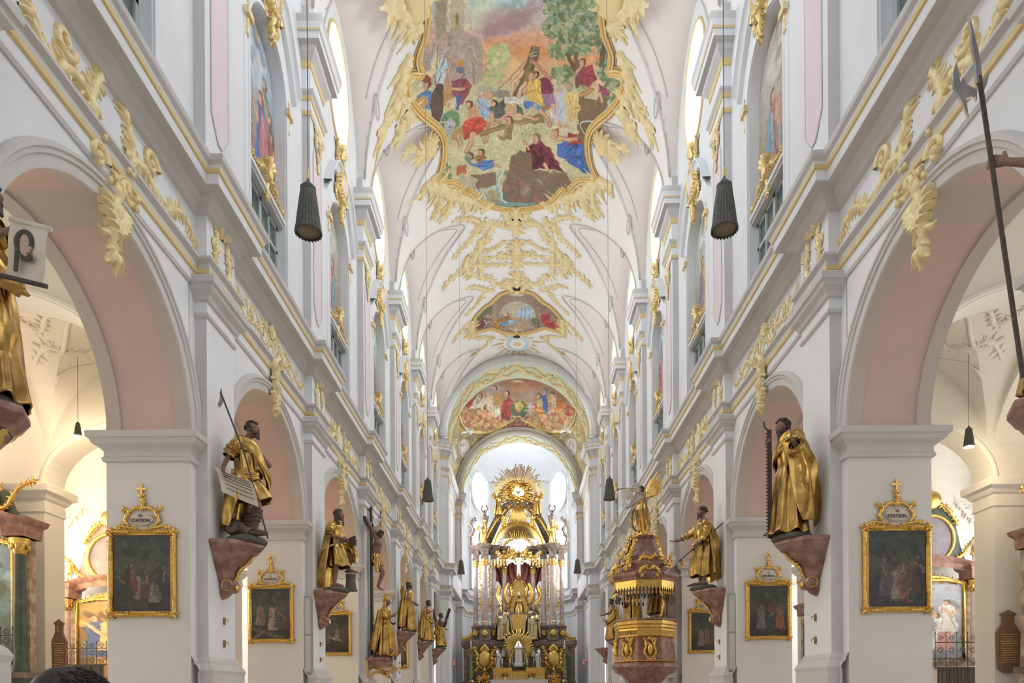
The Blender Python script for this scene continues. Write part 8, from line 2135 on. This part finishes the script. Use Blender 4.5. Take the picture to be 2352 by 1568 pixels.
# ================================================================ SMALL WALL FITTINGS
hk0 = None
for s, sd in ((-1, 'left'), (1, 'right')):
    for n in range(0, 4):
        for z, w in ((1.42, 'upper'), (.98, 'lower')):
            if hk0 is None:
                m = MB(); m.box((-.03, -.03, -.07), (.0, .03, .07), 'brass'); m.tube([(-.02, 0, .03), (-.09, 0, .02), (-.09, 0, -.03)], .012, 'brass', 6); hk0 = m.build('wall_hook', loc=(0, 0, 0)); c_ = hk0
            else: c_ = hk0.copy(); COL.objects.link(c_)
            c_.location = (s * XP, ypier(n) + .05, z + EZ); c_.scale = (s, 1, 1); tag(c_, '%s brass wall hook on the %s pilaster of the %s wall' % (w, ORD[n], sd), 'hook', 'brass wall hooks')
    t = thing('column_loudspeaker', 'tall narrow grey loudspeaker on the second pier of the %s wall' % sd, 'loudspeaker', (s * 5.9, ypier(1) - .66, .55), 0, 'column loudspeakers')
    m = MB(); m.box((-.1, -.06, 0), (.1, .05, 2.15), 'speaker_grey'); m.build('housing', t); m = MB(); m.box((-.08, -.07, .05), (.08, -.055, 1.05), 'moulding_grey'); m.box((-.08, -.07, 1.1), (.08, -.055, 2.1), 'moulding_grey'); m.build('grille', t)
# ================================================================ SIDE CHAPELS
mat('marble_mottle', (0.30, 0.20, 0.12), 0.3, col2=(0.55, 0.45, 0.36), scale=4, detail=9, mix_lo=.4, mix_hi=.62)
mat('marble_pale', (0.55, 0.47, 0.42), 0.3, col2=(0.66, 0.57, 0.52), scale=4, detail=9)
mat('blue_paint', (0.06, 0.13, 0.33), 0.5)
mat('curtain_grey', (0.19, 0.17, 0.16), 0.9, col2=(0.15, 0.135, 0.125), scale=8)
mat('stone_plaque', (0.20, 0.105, 0.07), 0.5, col2=(0.26, 0.15, 0.10), scale=6)
mat('oval_paint', (0.22, 0.20, 0.26), 0.5, col2=(0.34, 0.30, 0.33), scale=3)
def soft_canvas(w, h, sky, mid, cols, seed):
    c_ = Canvas(-w, -h, w, h, 60 / w, mid); c_.grad([(-h, sky), (h, mid)], .3); c_.clump(0, -h * .3, w, h * .6, [sky, [min(255, v * 1.25) for v in sky], mid], 40, w * .25, seed)
    r = random.Random(seed)
    for i, cl in enumerate(cols): c_.person(r.uniform(-.6, .6) * w, h * r.uniform(.2, .95), h * r.uniform(.7, 1.1), cl, seed=seed + i, arm=[(.1, .5), (.2, .65)], face=r.choice((-1, 1)))
    c_.veil = .1
    return c_
def side_altar(name, label, x, y, zb, w, h, mt, can, oval=False, sc='gold', oh=.95):
    """column altar facing the visitor: base, two columns, entablature, picture, crowning piece"""
    t = thing(name, label, 'altar', (x, y, -1.65)); z0 = zb + 1.65
    m = MB(); m.box((-w, -.5, 0), (w, .2, z0), mt); m.box((-w - .1, -.6, z0 - .15), (w + .1, .2, z0), 'marble_brown'); m.box((-w * .9, 0, z0), (w * .9, .25, z0 + h), 'marble_mottle'); m.build('body', t)
    for q in (-1, 1):
        m = MB(); m.lathe([(.22, z0), (.2, z0 + .15), (.16, z0 + .25), (.165, z0 + 1), (.14, z0 + h - .45)], mt, (q * (w - .25), -.25, 0), 20); cl = m.build('column', t, smooth=True, auto=40)
        m = MB(); m.lathe([(.15, z0 + h - .45), (.17, z0 + h - .3), (.25, z0 + h - .05), (.25, z0 + h)], 'gold', (q * (w - .25), -.25, 0), 14); [m.blob((q * (w - .25) + .2 * math.cos(a), -.25 + .2 * math.sin(a), z0 + h - .25), (.05, .05, .09), 'gold', 6, 4) for a in arc(0, 2 * PI, 10)]; m.build('capital', cl, smooth=True)
        m = MB(); moulded(m, q * (w - .25) - .28, q * (w - .25) + .28, -.53, .2, [(0, z0 + h), (.02, z0 + h + .3), (.1, z0 + h + .38), (.14, z0 + h + .5), (-.2, z0 + h + .52)], 'red_marble'); m.build('entablature_block', t)
    m = MB(); m.grid([[(-w + 2 * w * u, -.3 - d, z0 + h + .1 + e + .35 * math.sin(u * PI)) for u in arc(0, 1, 20)] for d, e in ((0, 0), (0, .2), (.1, .3), (.12, .4), (-.3, .42))], 'red_marble'); m.build('cornice', t, smooth=True, auto=40)
    pw, ph = w - .55, h / 2 - .15
    painted_grid('picture', can, lambda u, v: (u / can.x1 * pw, -.06, z0 + h / 2 - v / can.y1 * ph), 50, 80, None, 'pigment_varnish', parent=t)
    m = MB(); m.tube([(-pw, -.08, z0 + .1), (-pw, -.08, z0 + h - .15), (-pw * .5, -.08, z0 + h), (pw * .5, -.08, z0 + h), (pw, -.08, z0 + h - .15), (pw, -.08, z0 + .1)], .06, sc, 8); acanthus(m, lambda u, v, hh: (u, -.1 - hh, v), [(-pw, z0 + h - .1), (-pw * .3, z0 + h + .1), (pw * .3, z0 + h + .1), (pw, z0 + h - .1)], .09, sc, 3); m.build('picture_frame', t, smooth=True)
    m = MB(); zt = z0 + h + .55
    m.prism([(-w * .75, zt), (w * .75, zt), (w * .62, zt + oh * .7), (w * .5, zt + oh * 1.7), (w * .2, zt + oh * 2.3), (-w * .2, zt + oh * 2.3), (-w * .5, zt + oh * 1.7), (-w * .62, zt + oh * .7)], lambda a, b, q_: (a, q_, b), 'marble_green' if oval else mt, -.1, .2); m.build('attic', t)
    m = MB(); m.add([(w * .42 * math.cos(a), -.13, zt + oh + oh * .85 * math.sin(a)) for a in arc(0, 2 * PI, 30)[:-1]], [tuple(range(30))], 'oval_paint'); m.tube([(w * .46 * math.cos(a), -.15, zt + oh + oh * .9 * math.sin(a)) for a in arc(0, 2 * PI, 30)], .06, sc, 8, cap=False)
    for q in (-1, 1): acanthus(m, lambda u, v, hh: (u, -.15 - hh, v), [(q * w * .2, zt + .1), (q * w * .6, zt + .3), (q * w * .8, zt + .8), (q * w * 1.05, zt + 1.0)], .09, sc, 4, 1, 1.3); acanthus(m, lambda u, v, hh: (u, -.15 - hh, v), [(q * w * .55, zt + oh * 1.5), (q * w * .3, zt + oh * 2.2), (0, zt + oh * 2.4)], .1, sc, 5)
    m.blob((0, -.1, zt + oh * 2.5), (.4, .2, .35), sc, 10, 7); m.build('oval_crown', t, smooth=True)
    return t
CA = soft_canvas(1, 1.9, (150, 160, 176), (110, 110, 120), [(206, 210, 214), (170, 120, 110), (190, 186, 176), (120, 130, 150)], 5)
CB = soft_canvas(1, 1.9, (150, 120, 60), (90, 66, 40), [(170, 120, 50), (60, 80, 130), (190, 160, 110)], 8)
CC = soft_canvas(1, 1.9, (120, 156, 176), (90, 110, 100), [(226, 216, 196), (206, 216, 220), (180, 190, 190)], 12)
side_altar('side_altar', 'chapel altar with pale clouded painting and oval picture beyond the first right pier', 15.05, ypier(2) - 1.05, 1.0, 1.75, 3.0, 'marble_pale', CA, True)
side_altar('side_altar', 'brightly lit golden chapel altar with pink columns left of the first left pier', -14.9, ypier(2) - 1.05, .4, 1.85, 3.1, 'marble_rose', CB)
side_altar('side_altar', 'dark marble side altar with green columns at the left picture edge', -14.85, ypier(1) - 1.2, .6, 1.75, 3.6, 'marble_green', CC, oh=.5)
side_altar('side_altar', 'dark marble side altar at the right picture edge behind the plaque', 15.05, ypier(1) - 1.2, .6, 1.45, 3.2, 'marble_mottle', CC)
side_altar('side_altar', 'blue and gold painted altar seen through the second right arch', 14.3, ypier(3) - 1.3, .4, 1.5, 3.0, 'blue_paint', CC, False)
side_altar('side_altar', 'slim chapel altar glimpsed behind the second left pier', -14.8, ypier(3) - 1.3, .4, 1.3, 3.0, 'marble_green', CC)
cherub('white cherub standing on the cornice of the right chapel altar', 16.5, ypier(2) - 1.35, 4.55, .55, PI, None, 'skin_pale')
cherub('small gilded cherub on the cornice of the golden left chapel altar', -16.3, ypier(2) - 1.35, 4.1, .45, PI, None, 'gold')
# wrought iron chapel rails with a grey curtain below
def rail(label, x0, x1, y, z0, h, clabel, m_='iron'):
    t = thing('iron_railing', label, 'railing', ((x0 + x1) / 2, y, z0), 0, None); L_ = (x1 - x0) / 2
    m = MB(); m.box((-L_, -.02, 0), (L_, .02, .04), m_); m.box((-L_, -.02, h * .72), (L_, .02, h * .75), m_); m.build('rails', t)
    m = MB(); n = int(L_ * 2 / .3); F = lambda u, v, hh: (u, -hh, v)
    for i in range(n + 1): x = -L_ + i * 2 * L_ / n; m.tube([(x, 0, 0), (x, 0, h)], .012, m_, 5); m.blob((x, 0, h), (.02, .02, .05), m_, 6, 5)
    for i in range(n):
        x = -L_ + (i + .5) * 2 * L_ / n
        for q in (-1, 1):
            for vv, rr_ in ((.2, .1), (.5, .11), (.85, .09)): m.tube([(x + q * (rr_ * (1 - k / 18) * math.cos(k * .5)), 0, vv * h + q * .02 + rr_ * (1 - k / 18) * math.sin(k * .5)) for k in range(15)], .009, m_, 4)
    m.build('scrollwork', t, smooth=True)
    if clabel:
        m = MB(); m.grid([[(x0 + .1 + (x1 - x0 - .2) * i / 90, y + .05 + .05 * math.sin(i * .9) + .03 * math.sin(i * .37), z) for z in (z0, z0 - .7, -1.4)] for i in range(91)], 'curtain_grey'); m.build('curtain', smooth=True, label=clabel, cat='curtain', loc=((x0 + x1) / 2, y, -1.4))
rail('wrought iron chapel railing with dense scrolls on the right', 13.45, 15.2, ypier(2) - 4.0, .68, 1.15, 'grey curtain hanging under the right wrought iron railing')
rail('wrought iron chapel railing in front of the golden left altar', -15.6, -13.4, ypier(2) - 4.0, .95, .75, 'grey curtain hanging under the left wrought iron railing')
rail('low iron railing before the dark altar at the left edge', -13.9, -12.1, ypier(1) - 3.4, .95, .65, None)
rail('low iron railing before the dark altar at the right edge', 13.0, 14.4, ypier(1) - 3.4, .45, .65, None)
# memorial plaques
for s, x, z, q in ((1, 13.72, 1.35, 'pier beyond the first right arch'), (-1, -12.95, 1.25, 'pier beyond the first left arch')):
    t = thing('memorial_plaque', 'brown stone memorial plaque with writing on the %s' % q, 'plaque', (x, ypier(1) - .46, z), 0); k = 1 if s > 0 else .62
    m = MB(); m.prism([(-.3 * k, -.75), (-.12, -.9), (.12, -.9), (.3 * k, -.75), (.33 * k, .25), (.22 * k, .42), (.16 * k, .5), (.16 * k, .7), (.24 * k, .76), (0, .88), (-.24 * k, .76), (-.16 * k, .7), (-.16 * k, .5), (-.22 * k, .42), (-.33 * k, .25)], lambda a, b, q_: (a, -q_, b), 'stone_plaque', 0, .07); m.build('slab', t)
    m = MB(); [m.box((-.24 * k + .02 * (i % 3), -.078, .18 - i * .065), (.24 * k - .03 * ((i * 7) % 4), -.07, .2 - i * .065), 'ochre_moulding') for i in range(13)]; m.box((-.03, -.09, .5), (.03, -.07, .68), 'gold'); m.build('inscription', t)
# aisle stucco reliefs on the vaults
for s, sd in ((-1, 'left'), (1, 'right')):
    for k, nm in ((0, 'first'), (1, 'second')):
        yc = ybay(k); M = lambda x, y, h, yc=yc, s=s: (s * x, y, z_aisle(x, y, yc) - h - .01)
        m = MB()
        for q in (-1, 1):
            acanthus(m, M, [(12.9, yc + q * 1.7), (12.2, yc + q * 1.3), (11.5, yc + q * 1.9), (11.0, yc + q * 1.2)], .1, 'aisle_cream', 3, 1.1, 1.6); acanthus(m, M, [(12.6, yc + q * .2), (12.2, yc + q * .9), (11.6, yc + q * .4), (10.8, yc + q * .5)], .1, 'aisle_cream', 4, 1.1, 1.6)
            relief(m, M, [(9.2 + 3.4 * t_, yc + q * (1.0 + .5 * math.sin(t_ * 9))) for t_ in arc(0, 1, 24)], .05, 'aisle_cream'); relief(m, M, [(9.4 + 3.2 * t_, yc + q * (2.2 + .25 * math.sin(t_ * 12))) for t_ in arc(0, 1, 24)], .04, 'aisle_cream')
        m.build('vault_relief', smooth=True, label='cream stucco scrollwork on the vault of the %s bay of the %s aisle' % (nm, sd), cat='ornament', loc=(s * 11, yc, 8))
    m = MB(); M = lambda u, v, h, s=s: (s * 15.1 + u, ypier(2) - .44 - h, 7.0 + v)
    shell(m, M, 0, 0, PI / 2, 1.2, .14, 'aisle_cream', 11, .8)
    for q in (-1, 1): acanthus(m, M, [(q * .3, 0), (q * 1.0, .5), (q * 1.4, 0), (q * 1.9, -.6)], .14, 'aisle_cream', 4, 1.2, 1.5); acanthus(m, M, [(q * .2, 1.0), (q * .7, 1.5), (q * 1.3, 1.2)], .12, 'aisle_cream', 6, 1.2, 1.5)
    m.build('shell_relief', smooth=True, label='cream shell relief on the wall above the %s chapel altar' % sd, cat='ornament', loc=(s * 15.1, ypier(2) - .45, 7))
lamp(12.0, 18.2, 6.47, 'small lit brown lamp hanging in the right aisle', .72, 9.3, True)
lamp(-11.75, 18.2, 6.9, 'small pale lit lamp hanging in the left aisle', .5, 9.3, True)
ld = bpy.data.lights.new('aisle_lamp', 'POINT'); ld.energy = 60; ld.color = (1, .8, .5); ld.shadow_soft_size = .08
for x, z in ((12.0, 6.4), (-11.75, 6.8)): o = bpy.data.objects.new('aisle_lamp', ld); COL.objects.link(o); o.location = (x, 18.2, z + EZ)
# warm spotlight that plays on the golden altar of the left chapel, cooler one on the right chapel
for x, e, c_ in ((-14.6, 160, (1, .78, .42)), (14.9, 25, (1, .93, .8))):
    l2 = bpy.data.lights.new('chapel_lamp', 'POINT'); l2.energy = e; l2.color = c_; l2.shadow_soft_size = .12; o = bpy.data.objects.new('chapel_lamp', l2); COL.objects.link(o); o.location = (x, 22.4, 4.2 + EZ)
# ================================================================ THE VISITOR
mat('skin_real', (0.55, 0.33, 0.24), 0.5); mat('jacket', (0.05, 0.055, 0.07), 0.8); mat('hair_real', (0.025, 0.018, 0.015), 0.5, col2=(0.05, 0.035, 0.03), scale=60, stretch=(1, 1, .2)); mat('trousers', (0.08, 0.09, 0.13), 0.8)
t = thing('person', 'person with short dark hair in the foreground, only the top of the head in view', 'person', (-1.34, 2.0, -1.65), -.75); t.scale = (.96, .96, .96)
P = make_body(t, standing(armR=((.24, -.02, 1.18), (.22, .06, .92)), armL=((-.24, -.02, 1.18), (-.22, .06, .92)), handR=((0, .1, -1), (-1, 0, 0), 1, .3), handL=((0, .1, -1), (1, 0, 0), -1, .3), legR=((.1, .02, .5), (.1, 0, .1)), legL=((-.1, .02, .5), (-.1, 0, .1)), toeR=(.11, .17, .03), toeL=(-.11, .17, .03), head=(0, .03, 1.68)), .008, 'skin_real')
m = MB(); rr_ = random.Random(3)
m.blob(P(0, -.018, .035), (.087, .105, .094), 'hair_real', 24, 14)
for i in range(900):
    z = rr_.uniform(-.2, 1); a = rr_.uniform(0, 2 * PI); q = math.sqrt(1 - z * z); x, y = q * math.cos(a), q * math.sin(a)
    if y > .6 and z < .35: continue
    b = V((x * .082, y * .098 - .018, .035 + z * .09)); d = V((x, y, z)) * .012 + V((rr_.uniform(-.02, .02), .018, -.012))
    m.tube([P(*b), P(*(b + d * .7)), P(*(b + d + V((0, .006, -.01))))], [.0035, .003, .001], 'hair_real', 4)
m.build('hair', t, smooth=True)
garment_obj(t, 'jacket', [([(1.5, 0, 0, .09, .08), (1.44, 0, 0, .21, .12), (1.3, 0, 0, .235, .15), (1.0, 0, 0, .2, .16), (.85, 0, 0, .21, .17)], dict(nf=6, amp0=.002, amp1=.012, m='jacket', hem=0))])
m = MB(); [sleeve(m, [(q * .19, 0, 1.45), (q * .245, -.02, 1.18), (q * .225, .05, .95)], [.07, .065, .05], 'jacket', 1, .004) for q in (-1, 1)]; m.build('sleeves', t, smooth=True)
m = MB(); [m.tube([(q * .09, 0, .95), (q * .1, .02, .5), (q * .1, 0, .09)], [.12, .085, .07], 'trousers', 14) for q in (-1, 1)]; m.build('trousers', t, smooth=True)
m = MB(); [cap(m, (q * .1, -.04, .045), (q * .11, .16, .035), .05, .04, 'boot_brown') for q in (-1, 1)]; m.build('shoes', t, smooth=True)
